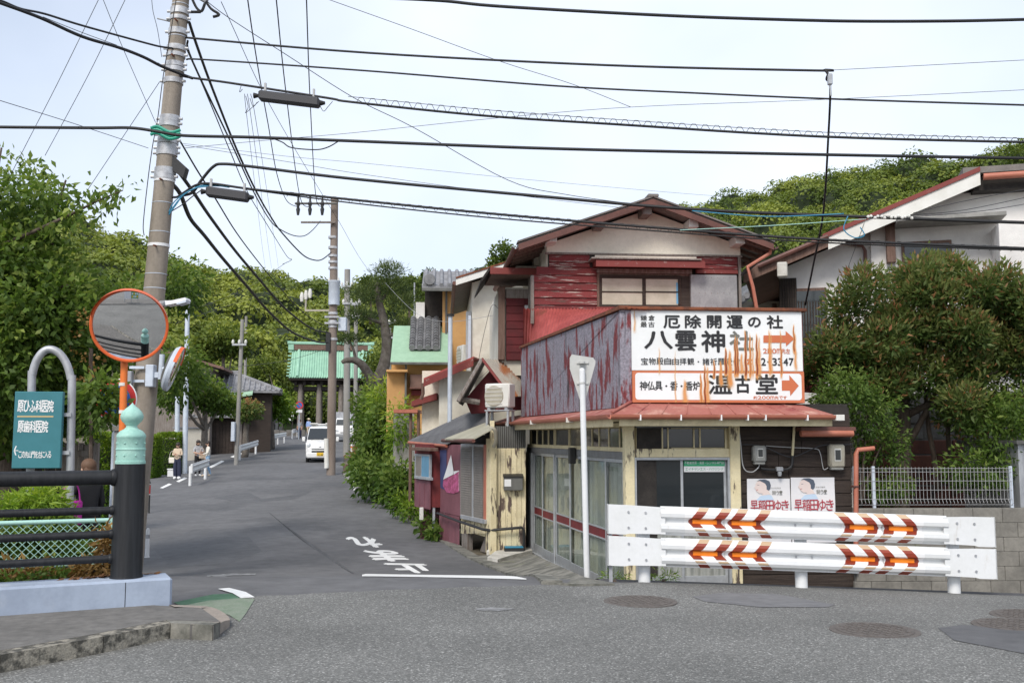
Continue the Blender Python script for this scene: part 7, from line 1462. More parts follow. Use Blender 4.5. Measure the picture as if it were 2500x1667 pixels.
# hip-roofed tile house and brown-roofed house
def hip(name, lab, c, rz, w_, d_, zb, ze, zr_, rl_, m, wall, ribs=True):
    o = thing(name, lab, 'house', (c.x, c.y, zb), rz); MB().box(-w_ + .6, w_ - .6, -d_ + .6, d_ - .6, 0, ze).build('wall', wall, o)
    E = [(-w_, -d_, ze), (w_, -d_, ze), (w_, d_, ze), (-w_, d_, ze)]; Rg = [(-rl_, 0, zr_), (rl_, 0, zr_)]
    mb = MB().add(E + Rg, [(0, 1, 5, 4), (1, 2, 5), (2, 3, 4, 5), (3, 0, 4)]); mb.prism([(x, y, z - .12) for x, y, z in E], (0, 0, .1)); mb.build('roof', m, o)
    if ribs:
        mb = MB(); n = int(2 * w_ / .32)
        for i in range(n + 1):
            x = -w_ + 2 * w_ * i / n; t = 1.0 if abs(x) <= rl_ else (w_ - abs(x)) / (w_ - rl_); mb.tube([(x, -d_, ze + .03), (x, -d_ + d_ * t, ze + (zr_ - ze) * t + .03)], .07, 5)
        n = int(2 * d_ / .32)
        for i in range(n + 1):
            y = -d_ + 2 * d_ * i / n; t = (d_ - abs(y)) / d_
            for s_ in (1,): mb.tube([(s_ * w_, y, ze + .03), (s_ * (w_ - (w_ - rl_) * t), y, ze + (zr_ - ze) * t + .03)], .07, 5)
        mb.build('tile_ribs', m, o, True)
        for e, g_ in ((0, 0), (1, 1), (2, 1), (3, 0)): MB().tube([E[e], Rg[g_]], .14, 8).build('hip_ridge', m, o, True)
        MB().box(-rl_ - .2, rl_ + .2, -.16, .16, zr_ - .05, zr_ + .25, .03).build('ridge', m, o)
    return o
c = P(560, 958, 64); o = hip('tiled_hip_house', 'old house with grey tiled hip roof left of the street', c, R(12), 3.3, 3.0, float(gz(c.x, c.y)), c.z - float(gz(c.x, c.y)), P(550, 914, 64).z - float(gz(c.x, c.y)), .5, 'tile_far', 'dark_wood')
q = P(572, 980, 61); MB().prism([(-1.4, -3.6, c.z - o.location.z - .8), (1.6, -3.6, c.z - o.location.z - .3), (1.6, -3.6, c.z - o.location.z - .2), (-1.4, -3.6, c.z - o.location.z - .7)], (0, 1.2, .4)).build('green_porch_roof', 'roof_green', o)
c = P(400, 888, 60); o = thing('brown_roof_house', 'house with brown roof and white eave behind the white lamp pole', 'house', (c.x, c.y, 0), R(8)); zb = P(400, 888, 60).z
MB().prism([(-4, 0, 0), (2.8, 0, 0), (2.8, 0, zb - .3), (-1.5, 0, zb + .9), (-4, 0, zb + .3)], (0, 5, 0)).build('wall', 'old_wood', o); MB().prism([(-1.6, -.6, zb + 1.1), (3.6, -.6, zb - .35), (3.6, -.6, zb - .2), (-1.6, -.6, zb + 1.3)], (0, 6, 0)).build('roof', 'roof_brown', o); MB().prism([(-1.6, -.6, zb + 1.3), (-5, -.6, zb + .3), (-5, -.6, zb + .1), (-1.6, -.6, zb + 1.1)], (0, 6, 0)).build('roof', 'roof_brown', o)
MB().box(-2.0, -.6, -.62, -.58, zb - .2, zb + .4).build('white_gable', 'white_plain', o)
# small white gate house piece, pavement shed etc.
kz = G(620, 1085); fp = thing('wire_gate', 'grey wire mesh gate panel set in the stone wall', 'gate', kz, R(25)); MB().box(-.9, .9, -.05, 0, 1.45, 2.3).build('mesh_panel', 'galv', fp)
for x in (-.9, .9): MB().box(x - .05, x + .05, -.08, .02, 0, 2.35).build('post', 'galv_light', fp)
# white pipe guards along the kerb
def street_guard(p0, p1, lab, n=2, h=.82):
    a, b = G(*p0), G(*p1); d = Vector((b.x - a.x, b.y - a.y, 0)); o = thing('kerb_guard', lab, 'guardrail', a, math.atan2(d.y, d.x), 'white kerb guards'); ln = d.length; dz = b.z - a.z
    for k in range(n): u = ln * k / (n - 1) * .9 + .05 * ln; MB().lathe([(.06, -.2), (.06, h - .08 + dz * u / ln)], (u, .05, 0), 12).build('post', 'steel_white', o, True)
    pr = [(-.03, 0), (-.03, .03), (-.07, .08), (-.03, .15), (-.03, .19), (-.07, .26), (-.03, .31), (-.03, .34)]; mb = MB().prism([(-.05, v, h - .34 + z) for v, z in pr + [(-.01, .34), (-.01, 0)]], (ln + .1, 0, dz)); mb.build('beam', 'steel_white', o)
    MB().box(-.12, .02, -.09, .0, h - .36, h, .02).build('end_cap', 'steel_white', o)
street_guard((465, 1186), (506, 1168), 'white kerb guard beside the women'); street_guard((585, 1123), (628, 1107), 'white kerb guard below the brown and white pole', 3); street_guard((661, 1089), (697, 1081), 'white kerb guard past the stone wall', 3); street_guard((714, 1071), (728, 1067), 'farthest white kerb guard, by the striped-shirt walker')
b = G(420, 1164); bx_ = thing('foam_box', 'white foam box on the pavement by the hedge', 'box', b, R(10)); MB().box(-.2, .2, 0, .3, 0, .3, .02).build('tub', 'box_white', bx_); MB().box(-.22, .22, -.02, .32, .3, .35, .01).build('lid', 'box_white', bx_)
# right verge bits: small white posts, planter block wall, wooden crate
for px_, py_, lab in ((866, 1196, 'short white post at the road edge before the green vines'), (858, 1118, 'short pale post beside the thin far pole')):
    b = G(px_, py_); o = thing('marker_post', lab, 'marker post', b, 0); MB().lathe([(.05, 0), (.05, .75), (.03, .8)], n=12).build('shaft', 'white_plain', o, True); MB().lathe([(.052, .55), (.052, .65)], n=12).build('band', 'orange_post', o)
b = G(848, 1150); o = thing('planter', 'dark wooden planter at the foot of the vines', 'planter', b, R(20)); MB().box(-.1, .9, 0, .35, 0, .3, .01).build('trough', 'brown_wood', o)
b = P(905, 1100, 36); o = thing('gate_pillar', 'grey block pillar wrapped in vines by the orange house', 'pillar', (b.x, b.y, -.3), R(10)); zt_ = P(905, 1030, 36).z + .3
for r_ in range(int(zt_ / .2) + 1): MB().box(-.2, .2, -.2, .2, r_ * .2, r_ * .2 + .19, .01).build('block', 'block', o)
b = P(985, 1060, 30); o = thing('gate_pillar', 'tall grey concrete pillar left of the vending machine', 'pillar', (b.x, b.y, -.5), R(10)); MB().box(-.3, .3, -.2, .2, 0, P(985, 1010, 30).z + .5, .01).build('shaft', 'concrete', o)
o = struct(MB().prism([tuple(G(*q)) for q in ((838, 1160), (868, 1196), (880, 1190), (858, 1150))], (0, 0, .05)).build('verge_slab', 'concrete'))
# ================================================================ people
def person(name, label, loc, rz, H, mats, pose=None, hair='hair', bag=None, hat=None, skirt=None, hairlen=.06):
    s = H / 1.6; J = dict(pelvis=(0, 0, .86), waist=(0, 0, 1.0), chest=(0, 0, 1.18), neck=(0, .01, 1.34), throat=(0, -.005, 1.39), head=(0, -.015, 1.45), crown=(0, -.01, 1.54),
             lsh=(.15, .01, 1.28), lel=(.20, .02, 1.03), lwr=(.20, -.06, .82), lha=(.20, -.08, .76), rsh=(-.15, .01, 1.28), rel=(-.20, .02, 1.03), rwr=(-.20, -.06, .82), rha=(-.20, -.08, .76),
             lhip=(.085, 0, .82), lkn=(.09, -.01, .45), lan=(.09, .02, .08), lto=(.10, -.12, .035), rhip=(-.085, 0, .82), rkn=(-.09, -.01, .45), ran=(-.09, .02, .08), rto=(-.10, -.12, .035))
    J.update(pose or {})
    rad = dict(pelvis=.125, waist=.11, chest=.125, neck=.06, throat=.045, head=.078, crown=.07, lsh=.062, lel=.045, lwr=.028, lha=.03, rsh=.062, rel=.045, rwr=.028, rha=.03, lhip=.09, lkn=.062, lan=.042, lto=.035, rhip=.09, rkn=.062, ran=.042, rto=.035)
    if skirt: rad.update(lkn=.10, rkn=.10, lan=.085, ran=.085)
    ed = [('pelvis', 'waist'), ('waist', 'chest'), ('chest', 'neck'), ('neck', 'throat'), ('throat', 'head'), ('head', 'crown'), ('chest', 'lsh'), ('lsh', 'lel'), ('lel', 'lwr'), ('lwr', 'lha'), ('chest', 'rsh'), ('rsh', 'rel'), ('rel', 'rwr'), ('rwr', 'rha'), ('pelvis', 'lhip'), ('lhip', 'lkn'), ('lkn', 'lan'), ('lan', 'lto'), ('pelvis', 'rhip'), ('rhip', 'rkn'), ('rkn', 'ran'), ('ran', 'rto')]
    nm = list(J); me = bpy.data.meshes.new('b'); me.from_pydata([J[k] for k in nm], [(nm.index(a), nm.index(b)) for a, b in ed], [])
    o = bpy.data.objects.new('b', me); COL.objects.link(o); sk = o.modifiers.new('s', 'SKIN'); sk.use_smooth_shade = True
    for i, k in enumerate(nm): d_ = me.skin_vertices[0].data[i]; r_ = rad[k]; d_.radius = (r_ * (1.25 if k in ('chest', 'waist', 'pelvis') else 1), r_ * (.85 if k in ('chest', 'waist', 'pelvis') else 1)); d_.use_root = (k == 'pelvis')
    o.modifiers.new('u', 'SUBSURF').levels = 2; dg = bpy.context.evaluated_depsgraph_get(); dg.update(); bm_ = bpy.data.meshes.new_from_object(o.evaluated_get(dg)); bpy.data.objects.remove(o)
    t = thing(name, label, 'person', loc, rz); V = np.array([v.co[:] for v in bm_.vertices]); mb = MB(); mb.v = [tuple(v) for v in V * s]; mb.f = [tuple(p.vertices) for p in bm_.polygons]
    zone = {('throat', 'head'): 0, ('head', 'crown'): 0, ('neck', 'throat'): 0, ('lwr', 'lha'): 0, ('rwr', 'rha'): 0, ('lan', 'lto'): 3, ('ran', 'rto'): 3}
    for a, b in ed:
        if (a, b) not in zone: zone[a, b] = 2 if a in ('pelvis', 'lhip', 'lkn', 'rhip', 'rkn') and b != 'waist' else 1
    if mats.get('bare_forearm'): zone['lel', 'lwr'] = zone['rel', 'rwr'] = 0
    segs = [(np.array(J[a]), np.array(J[b]), zone[a, b]) for a, b in ed]
    for f in mb.f:
        c = V[list(f)].mean(0); best = 9; z_ = 0
        for a, b, zz in segs:
            ab = b - a; q = np.clip(np.dot(c - a, ab) / (ab @ ab), 0, 1); d_ = np.linalg.norm(c - a - ab * q)
            if d_ < best: best, z_ = d_, zz
        mb.m.append(z_)
    # fingers grow from each hand
    mb.mi = 0
    for sd_ in ('l', 'r'):
        w_, h_ = Vector(J[sd_ + 'wr']), Vector(J[sd_ + 'ha']); d = (h_ - w_).normalized(); sv = d.cross(Vector((1, 0, 0))).normalized()
        for k, ln in enumerate((.055, .065, .06, .048)): b0 = h_ + d * .012 + sv * (.018 * (k - 1.5)); mb.tube([b0 * s, (b0 + d * ln * .6) * s, (b0 + d * ln + Vector((0, -.012, 0))) * s], [.009 * s, .008 * s, .006 * s], 5)
        b0 = h_ - d * .02 - sv * .028; mb.tube([b0 * s, (b0 + d * .03 - sv * .02) * s, (b0 + d * .055 - sv * .022) * s], [.010 * s, .009 * s, .007 * s], 5)
    hd = Vector(J['head']); bd_ = mb.build('body', [mats.get('skin', 'skin'), mats['top'], mats['leg'], mats['shoe']], t, 'all', fix=False)
    hm = MB().ball((hd + Vector((0, .022, .055))) * s, (.098 * s, .10 * s, .098 * s), 14, 10)
    if hairlen: hm.ball((hd + Vector((0, .055, -.02))) * s, (.092 * s, .06 * s, (.06 + hairlen) * s), 12, 8)
    hm.build('hair', hair, t, 'all')
    fm = MB()
    for x in (-.03, .03): fm.ball((hd + Vector((x, -.074, .012))) * s, .009 * s, 6, 5)
    fm.build('eyes', 'hair', t); nm_ = MB().ball((hd + Vector((0, -.085, -.012))) * s, (.012 * s, .018 * s, .02 * s), 6, 5); nm_.ball((hd + Vector((0, -.07, -.052))) * s, (.022 * s, .01 * s, .006 * s), 6, 5); nm_.build('nose', mats.get('skin', 'skin'), t, 'all')
    em = MB()
    for x in (-.083, .083): em.ball((hd + Vector((x, .005, 0))) * s, (.012 * s, .02 * s, .03 * s), 6, 5)
    em.build('ears', mats.get('skin', 'skin'), t, 'all')
    if hat: MB().lathe([(.19 * s, .0), (.18 * s, .012), (.10 * s, .02), (.095 * s, .09), (.06 * s, .11)], (hd + Vector((0, 0, .07))) * s, 18).build('hat', hat, t, True)
    if bag:
        bg_ = thing('shoulder_bag', bag[3], 'bag', Vector(loc) + Matrix.Rotation(rz, 3, 'Z') @ (Vector(bag[0]) * s), rz); w_, h_ = bag[1]
        MB().box(-w_ / 2, w_ / 2, -.05, .05, 0, h_, .02).build('pouch', bag[2], bg_, True); MB().tube(crom([(-w_ / 2 + .02, 0, h_), (-w_ / 3, .0, h_ + .16), (0, .02, h_ + .26), (w_ / 3, 0, h_ + .16), (w_ / 2 - .02, 0, h_)], 4), .009, 6).build('strap', bag[2], bg_, True)
    return t
person('person', 'woman in open beige jacket and wide navy trousers standing by the hedge', G(432, 1170), R(-6), 1.52, dict(top='cloth_beige', leg='cloth_navy', shoe='white_plain'), dict(lel=(.21, -.02, 1.05), lwr=(.06, -.17, 1.08), lha=(.01, -.19, 1.09), rel=(-.22, .0, 1.05), rwr=(-.08, -.17, 1.06), rha=(-.03, -.19, 1.07)), skirt=True, bag=((-.24, -.02, .70), (.26, .24), 'cloth_white', 'white shoulder bag carried by the woman in the beige jacket'))
o = bpy.data.objects['person'] if 'person' in bpy.data.objects else None
person('person', 'person in grey patterned top and black trousers talking behind the kerb guard', G(482, 1163), R(40), 1.55, dict(top='cloth_grey', leg='cloth_black', shoe='white_plain', bare_forearm=True), dict(lel=(.20, -.06, 1.05), lwr=(.10, -.22, 1.06), lha=(.06, -.26, 1.06), rel=(-.21, -.04, 1.05), rwr=(-.12, -.2, 1.02), rha=(-.08, -.25, 1.02)), bag=((.1, -.2, .78), (.24, .2), 'cloth_beige', 'small beige bag held by the person in the patterned top'))
person('person', 'woman in white blouse and pale blue jeans leaning by the kerb guard', G(506, 1163), R(-60), 1.5, dict(top='cloth_white', leg='cloth_denim', shoe='cloth_beige'), dict(lkn=(.10, -.10, .46), lan=(.10, -.16, .08), lto=(.10, -.30, .035), rkn=(-.09, .04, .45), ran=(-.09, .16, .09), rto=(-.09, .03, .035), lel=(.20, -.06, 1.05), lwr=(.12, -.24, 1.0), lha=(.10, -.29, 1.0)), hair='hair', hairlen=.09)
person('person', 'walker in striped shirt and dark skirt near the temple gate', G(731, 1069), R(0), 1.62, dict(top='cloth_stripe', leg='cloth_navy', shoe='hair', bare_forearm=True), skirt=True, bag=((-.25, 0, .72), (.22, .22), 'cloth_black', 'black bag of the walker in the striped shirt'))
person('person', 'walker in blue shirt and straw hat near the temple gate', G(753, 1064), R(20), 1.62, dict(top='cloth_blue', leg='cloth_beige', shoe='hair'), hat='straw')
b = P(212, 1240, 13.6); person('person', 'person with curly brown hair and dark coat walking behind the black railing', (b.x, b.y, float(gz(b.x, b.y)) - .05), R(-125), 1.66, dict(top='cloth_black', leg='cloth_black', shoe='plastic_dark'), dict(lel=(.22, -.06, 1.06), lwr=(.18, -.30, 1.02), lha=(.17, -.37, 1.03)), hair='hair_brown', hairlen=.08, bag=((.30, .12, .76), (.30, .32), 'bag_magenta', 'magenta tote bag of the person behind the black railing'))
# ================================================================ vegetation
def ell(px, py, Y, rx, rz, ry=None, w_=1.0):
    """ellipsoid from a viewed centre: radii in viewed pixels -> metres"""
    s = Y / 2430; return (tuple(P(px, py, Y)), (rx * s, (ry if ry else rx * s), rz * s), w_)
def tree(name, label, cat, base, group=None): return thing(name, label, cat, base, 0, group)
# ---- cherry tree on the left
tb = P(40, 1180, 17.0); tb.z = -.6; ct = tree('cherry_tree', 'large leafy green cherry tree overhanging from the left edge', 'tree', tb)
mb = MB(); cr = P(30, 760, 17.0)
trunk = limbs(mb, tb, cr, .24, .15, .06, 7, 3, 12)
tips = []
for k, (x, y, Y, r) in enumerate(((-60, 420, 16, .09), (20, 380, 15.5, .08), (110, 420, 15.5, .07), (150, 600, 16, .06), (150, 700, 15, .06), (230, 800, 16, .06), (330, 720, 18, .05), (430, 690, 19, .04), (60, 900, 15, .05), (-40, 700, 14.5, .07), (180, 900, 16.5, .05))):
    q = P(x, y, Y); st_ = trunk[min(7, 3 + k % 5)]; path = limbs(mb, st_, q, r, .015, .16, 7, 20 + k); tips.append(path)
    for j in range(4): a = path[2 + j]; limbs(mb, a, a + Vector((random.uniform(-.9, .9), random.uniform(-.6, .6), random.uniform(-.1, .8))), r * .35, .006, .2, 4, 50 + k * 5 + j, 5)
br = crom([P(-20, 610, 15.2), P(90, 562, 15.0), P(180, 520, 14.8), P(240, 490, 14.7), P(300, 465, 14.6)], 6); mb.tube(br, [.035 - .028 * i / (len(br) - 1) for i in range(len(br))], 7)
mb.build('trunk', 'bark', ct, 'all', True)
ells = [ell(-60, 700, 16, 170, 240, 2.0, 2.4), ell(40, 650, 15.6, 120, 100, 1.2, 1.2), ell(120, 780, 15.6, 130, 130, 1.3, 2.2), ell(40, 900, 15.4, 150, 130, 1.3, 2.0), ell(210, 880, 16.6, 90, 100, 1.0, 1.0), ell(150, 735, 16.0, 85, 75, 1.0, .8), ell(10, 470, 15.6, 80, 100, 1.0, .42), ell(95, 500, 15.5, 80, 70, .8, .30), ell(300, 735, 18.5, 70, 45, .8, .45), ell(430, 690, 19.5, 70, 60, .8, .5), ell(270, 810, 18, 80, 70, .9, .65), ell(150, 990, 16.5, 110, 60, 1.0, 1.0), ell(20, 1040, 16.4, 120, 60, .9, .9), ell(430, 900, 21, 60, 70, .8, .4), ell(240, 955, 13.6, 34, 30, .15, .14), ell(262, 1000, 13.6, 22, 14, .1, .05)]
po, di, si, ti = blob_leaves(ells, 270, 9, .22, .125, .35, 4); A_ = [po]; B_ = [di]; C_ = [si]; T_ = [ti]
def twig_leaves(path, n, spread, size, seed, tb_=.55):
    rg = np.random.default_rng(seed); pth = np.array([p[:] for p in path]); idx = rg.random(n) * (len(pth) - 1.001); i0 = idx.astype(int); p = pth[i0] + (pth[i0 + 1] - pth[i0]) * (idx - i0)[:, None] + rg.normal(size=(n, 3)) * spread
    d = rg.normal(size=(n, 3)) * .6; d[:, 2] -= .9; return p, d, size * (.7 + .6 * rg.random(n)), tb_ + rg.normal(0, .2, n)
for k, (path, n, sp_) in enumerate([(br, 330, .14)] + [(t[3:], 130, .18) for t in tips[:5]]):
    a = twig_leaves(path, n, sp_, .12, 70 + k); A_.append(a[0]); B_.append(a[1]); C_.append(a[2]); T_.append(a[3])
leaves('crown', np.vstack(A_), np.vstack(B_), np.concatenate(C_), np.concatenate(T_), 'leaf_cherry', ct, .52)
# pale flowers of a shrub under the tree
fsp = tree('flowering_shrub', 'pale blossoms of a shrub showing among the cherry leaves', 'shrub', P(225, 1120, 15.2) - Vector((0, 0, .4)))
po, di, si, ti = blob_leaves([ell(215, 850, 15.0, 40, 110, .3, 1.0)], 26, 5, .07, .055, .2, 9); leaves('blossom', po, di, si, ti * 0 + .5, 'flower_leaf' if 'flower_leaf' in _M else 'leaf_dry', fsp, .9); po, di, si, ti = blob_leaves([ell(225, 1000, 15.2, 40, 90, .3, 1.0)], 60, 8, .12, .09, .2, 19); leaves('foliage', po, di, si, ti, 'leaf_cherry', fsp); MB().tube([fsp.location, P(222, 850, 15.1)], .03, 6).build('stem', 'bark', fsp, world=True)
# ---- red-tipped tree on the right (photinia)
pbse = P(2195, 1230, 15.6); pbse.z = -.3; pt = tree('photinia_tree', 'broad evergreen tree with reddish young leaves above the mesh fence', 'tree', pbse)
mb = MB(); tr_ = limbs(mb, pbse, P(2195, 930, 15.5), .16, .13, .05, 5, 8, 12)
for k, (x, y, Y, r) in enumerate(((2050, 860, 15, .06), (2120, 760, 15.4, .07), (2260, 720, 15.6, .07), (2350, 820, 15.2, .06), (2420, 900, 15, .06), (2300, 960, 15.4, .06), (2080, 960, 14.8, .05))): 
    pth = limbs(mb, tr_[3 + k % 3], P(x, y, Y), r, .012, .14, 6, 90 + k, 8)
    for j in range(3): a = pth[2 + j]; limbs(mb, a, a + Vector((random.uniform(-.6, .6), random.uniform(-.4, .4), random.uniform(0, .6))), r * .4, .006, .2, 4, 120 + k * 4 + j, 5)
for k, (x0, y0, x1, y1) in enumerate(((2290, 1200, 2250, 960), (2330, 1210, 2310, 980), (2420, 1220, 2400, 960))): limbs(mb, P(x0, y0, 15.6), P(x1, y1, 15.6), .05, .03, .08, 5, 140 + k, 8)
mb.build('trunk', 'bark', pt, 'all', True)
rg = random.Random(4); ells = []
for (x, y, rx, rz_, n) in ((2235, 700, 110, 75, 7), (2120, 780, 110, 80, 7), (2055, 870, 70, 70, 5), (2350, 750, 130, 80, 7), (2450, 800, 110, 110, 8), (2270, 840, 130, 80, 8), (2380, 940, 120, 80, 7), (2490, 940, 80, 120, 6), (2130, 920, 70, 55, 4), (2570, 800, 90, 150, 5)):
    for k in range(n): q = rg.random() * 6.283; w_ = rg.random() ** .5; ells.append(ell(x + rx * w_ * math.cos(q), y + rz_ * w_ * math.sin(q), 15.1 + rg.uniform(-.6, .5), rg.uniform(42, 70), rg.uniform(32, 50), rg.uniform(.25, .45), 1.0))
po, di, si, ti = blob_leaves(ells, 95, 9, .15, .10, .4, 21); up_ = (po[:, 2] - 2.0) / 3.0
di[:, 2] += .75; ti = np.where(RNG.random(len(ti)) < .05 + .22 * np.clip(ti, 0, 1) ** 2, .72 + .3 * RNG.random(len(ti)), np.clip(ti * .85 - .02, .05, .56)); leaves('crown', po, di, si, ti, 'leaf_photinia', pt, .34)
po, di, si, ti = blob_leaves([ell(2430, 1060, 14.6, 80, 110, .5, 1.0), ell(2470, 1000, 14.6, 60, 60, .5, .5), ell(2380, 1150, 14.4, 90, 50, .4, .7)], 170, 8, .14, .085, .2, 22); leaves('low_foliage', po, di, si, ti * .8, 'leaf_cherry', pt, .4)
bs = tree('green_bush', 'bright green bush leaning over the shop gutter end', 'bush', P(2100, 1235, 14.3)); po, di, si, ti = blob_leaves([ell(2060, 950, 14.0, 75, 55, .45, 1.0), ell(2110, 1010, 14.2, 85, 60, .45, 1.1), ell(2150, 1090, 14.4, 70, 60, .4, .7), ell(2170, 1190, 14.3, 60, 40, .3, .5), ell(2020, 985, 13.8, 30, 30, .25, .3)], 210, 8, .11, .065, .25, 23); leaves('foliage', po, di, si, ti, 'leaf_bright', bs, .4); mb = MB()
for k, (x, y) in enumerate(((2060, 960), (2110, 1010), (2150, 1090))): limbs(mb, bs.location, P(x, y, 14.2), .03, .008, .1, 5, 160 + k, 6)
mb.build('stem', 'bark', bs, 'all', True)
# orange blossoms in the shade
ob = tree('orange_lily', 'clump of orange-red leaves glowing in the shade of the tree', 'plant', P(2360, 1200, 16.2)); po, di, si, ti = blob_leaves([ell(2365, 1035, 16, 40, 35, .2, 1.0)], 40, 6, .09, .08, .2, 29); leaves('foliage', po, di, si, ti * .4 + .5, 'leaf_dry', ob, .4); MB().tube([ob.location, P(2365, 1035, 16)], .02, 6).build('stem', 'bark', ob, world=True)
# ---- vines and shrubs along the right of the street
def bush(name, lab, ells, per, k, rc, size, m, seed, base, asp=.5, cat='shrub', inner=.25): 
    o = tree(name, lab, cat, base); po, di, si, ti = blob_leaves(ells, per, k, rc, size, inner, seed); leaves('foliage', po, di, si, ti, m, o, asp); mb = MB()
    for j, e in enumerate(ells[:4]): limbs(mb, base, Vector(e[0]), .03, .008, .1, 4, seed + j, 5)
    mb.build('stem', 'bark', o, 'all', True); return o
def gb_(px, py): return G(px, py) + Vector((0.4, .3, 0))
bush('climbing_vines', 'tangle of green climbing vines along the right edge of the street', [ell(930, 1165, 31, 70, 55, .8, 1.3), ell(900, 1135, 33, 40, 42, .7, .8), ell(975, 1180, 29, 45, 45, .6, .9), ell(935, 1080, 33, 55, 60, .8, 1.0), ell(915, 1015, 36, 38, 50, .7, .8), ell(950, 1020, 33, 40, 50, .6, .6)], 170, 9, .3, .17, 'leaf_bright', 31, G(960, 1225) + Vector((.7, .2, 0)), .6)
bush('bamboo_grass', 'yellowish bamboo grass rising above the vines by the orange house', [ell(975, 1040, 30, 35, 70, .5, 1.0), ell(935, 980, 34, 40, 50, .6, .8)], 120, 9, .22, .2, 'leaf_yellow', 33, G(985, 1215) + Vector((.8, .6, 0)), .22)
bush('leafy_weed', 'bright broad-leaved weed at the foot of the maroon bay', [ell(1050, 1285, 21.8, 32, 28, .3, 1.0), ell(1065, 1300, 21.4, 22, 18, .25, .5)], 46, 6, .12, .14, 'leaf_bright', 35, G(1052, 1310), .6, 'weed')
bush('roadside_weeds', 'low dry weeds along the road edge before the vending machine', [ell(985, 1225, 26, 40, 22, .3, 1.0), ell(1005, 1245, 25, 25, 18, .3, .6), ell(950, 1215, 29, 30, 20, .3, .6)], 70, 7, .16, .13, 'leaf_hedge', 37, G(990, 1262), .35, 'weed')
bush('pink_flowers', 'small shrub with pale pink flowers at the street edge', [ell(880, 1120, 37, 28, 28, .5, 1.0)], 40, 6, .16, .12, 'leaf_dry', 39, G(880, 1165), .9)
bush('wall_ivy', 'dark ivy mass on the pillar behind the pink flowers', [ell(898, 990, 40, 28, 60, .6, 1.0), ell(888, 1060, 40, 20, 40, .5, .6)], 150, 8, .3, .16, 'leaf_cherry', 40, G(870, 1110), .6)
for px_, py_, sd_, lb_ in ((1500, 1420, 41, 'strut at the guardrail end'), (1620, 1420, 42, 'guardrail post below its end plate')): bush('grass_tuft', 'tuft of grass beside the ' + lb_, [ell(px_, py_ - 8, 12.6, 30, 12, .12, 1.0)], 26, 8, .06, .09, 'leaf_hedge', sd_, G(px_, py_), .12, 'grass')
# ---- hedges left
def hedge(px0, px1, pyt, pyb, Y, lab, seed):
    a, b = P(px0, pyb, Y), P(px1, pyb, Y); zt_ = P(px0, pyt, Y).z; zb = float(gz((a.x + b.x) / 2, Y)); o = tree('hedge', lab, 'hedge', ((a.x + b.x) / 2, Y, zb), 'clipped hedges'); rg = np.random.default_rng(seed); n = 5200; w_, d_, h_ = (b.x - a.x) / 2, .45, zt_ - zb
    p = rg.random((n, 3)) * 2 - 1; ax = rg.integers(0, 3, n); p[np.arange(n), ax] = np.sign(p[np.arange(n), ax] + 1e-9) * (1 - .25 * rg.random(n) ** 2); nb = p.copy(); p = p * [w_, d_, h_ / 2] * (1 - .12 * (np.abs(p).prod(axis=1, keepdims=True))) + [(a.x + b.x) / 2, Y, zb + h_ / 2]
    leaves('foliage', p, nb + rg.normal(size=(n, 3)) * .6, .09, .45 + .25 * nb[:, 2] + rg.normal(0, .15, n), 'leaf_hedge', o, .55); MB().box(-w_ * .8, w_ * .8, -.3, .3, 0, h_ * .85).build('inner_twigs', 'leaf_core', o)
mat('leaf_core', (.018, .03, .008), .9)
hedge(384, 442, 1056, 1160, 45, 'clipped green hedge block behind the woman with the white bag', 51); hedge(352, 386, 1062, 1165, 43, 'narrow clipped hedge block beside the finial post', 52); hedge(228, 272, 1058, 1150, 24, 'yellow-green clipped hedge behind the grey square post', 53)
# ---- weeds behind the railing
def weeds(name, lab, pxs, seed, m, size, asp, per=120, k=8, rc=.14): bush(name, lab, pxs, per, k, rc, size, m, seed, Vector(pxs[0][0]) - Vector((0, 0, pxs[0][1][2] + .1)), asp, 'weeds')
weeds('leafy_weeds', 'dark green leafy weeds growing behind the black rails', [ell(50, 1335, 10.2, 100, 50, .5, 1.4), ell(150, 1350, 10.4, 70, 46, .3, .8), ell(-40, 1330, 9.8, 90, 60, .4, 1.0), ell(90, 1290, 10.3, 80, 40, .4, .8)], 61, 'leaf_cherry', .075, .5, 230, 9, .10)
weeds('yellow_fern', 'yellow-green feathery shrub behind the clinic sign foot', [ell(95, 1225, 10.4, 60, 30, .3, 1.0), ell(20, 1240, 10.2, 50, 24, .3, .7), ell(130, 1255, 10.5, 40, 22, .25, .5)], 62, 'leaf_yellow', .11, .16, 150, 8, .10)
weeds('dry_weeds', 'dry brown weeds against the black finial post', [ell(266, 1340, 9.6, 14, 55, .15, .6), ell(225, 1392, 9.5, 50, 14, .2, .7), ell(60, 1405, 9.3, 80, 18, .15, .7)], 63, 'leaf_dry', .09, .3, 80, 7, .09)
weeds('low_weeds', 'low green weeds spilling onto the blue plinth', [ell(120, 1412, 9.3, 60, 14, .12, 1.0), ell(30, 1420, 9.1, 60, 12, .12, .8)], 64, 'leaf_bright', .06, .45, 60, 7, .07)
lv = MB()
fall = RL.w
for k in range(70): 
    u, v = -.45 + random.gauss(0, .25), .22 + random.random() * .12; c = RL.w(min(u, -.05), v if u < -.2 else .3, PT + .008); d = Vector((random.uniform(-1, 1), random.uniform(-1, 1), .2)).normalized() * .045; e = Vector((-d.y, d.x, .01)) * .4; lv.poly([c - d, c + e, c + d, c - e])
tag(lv.build('fallen_leaves', 'dry_leaf'), 'dry fallen leaves heaped on the plinth at the foot of the finial post', 'leaves', kind='stuff')
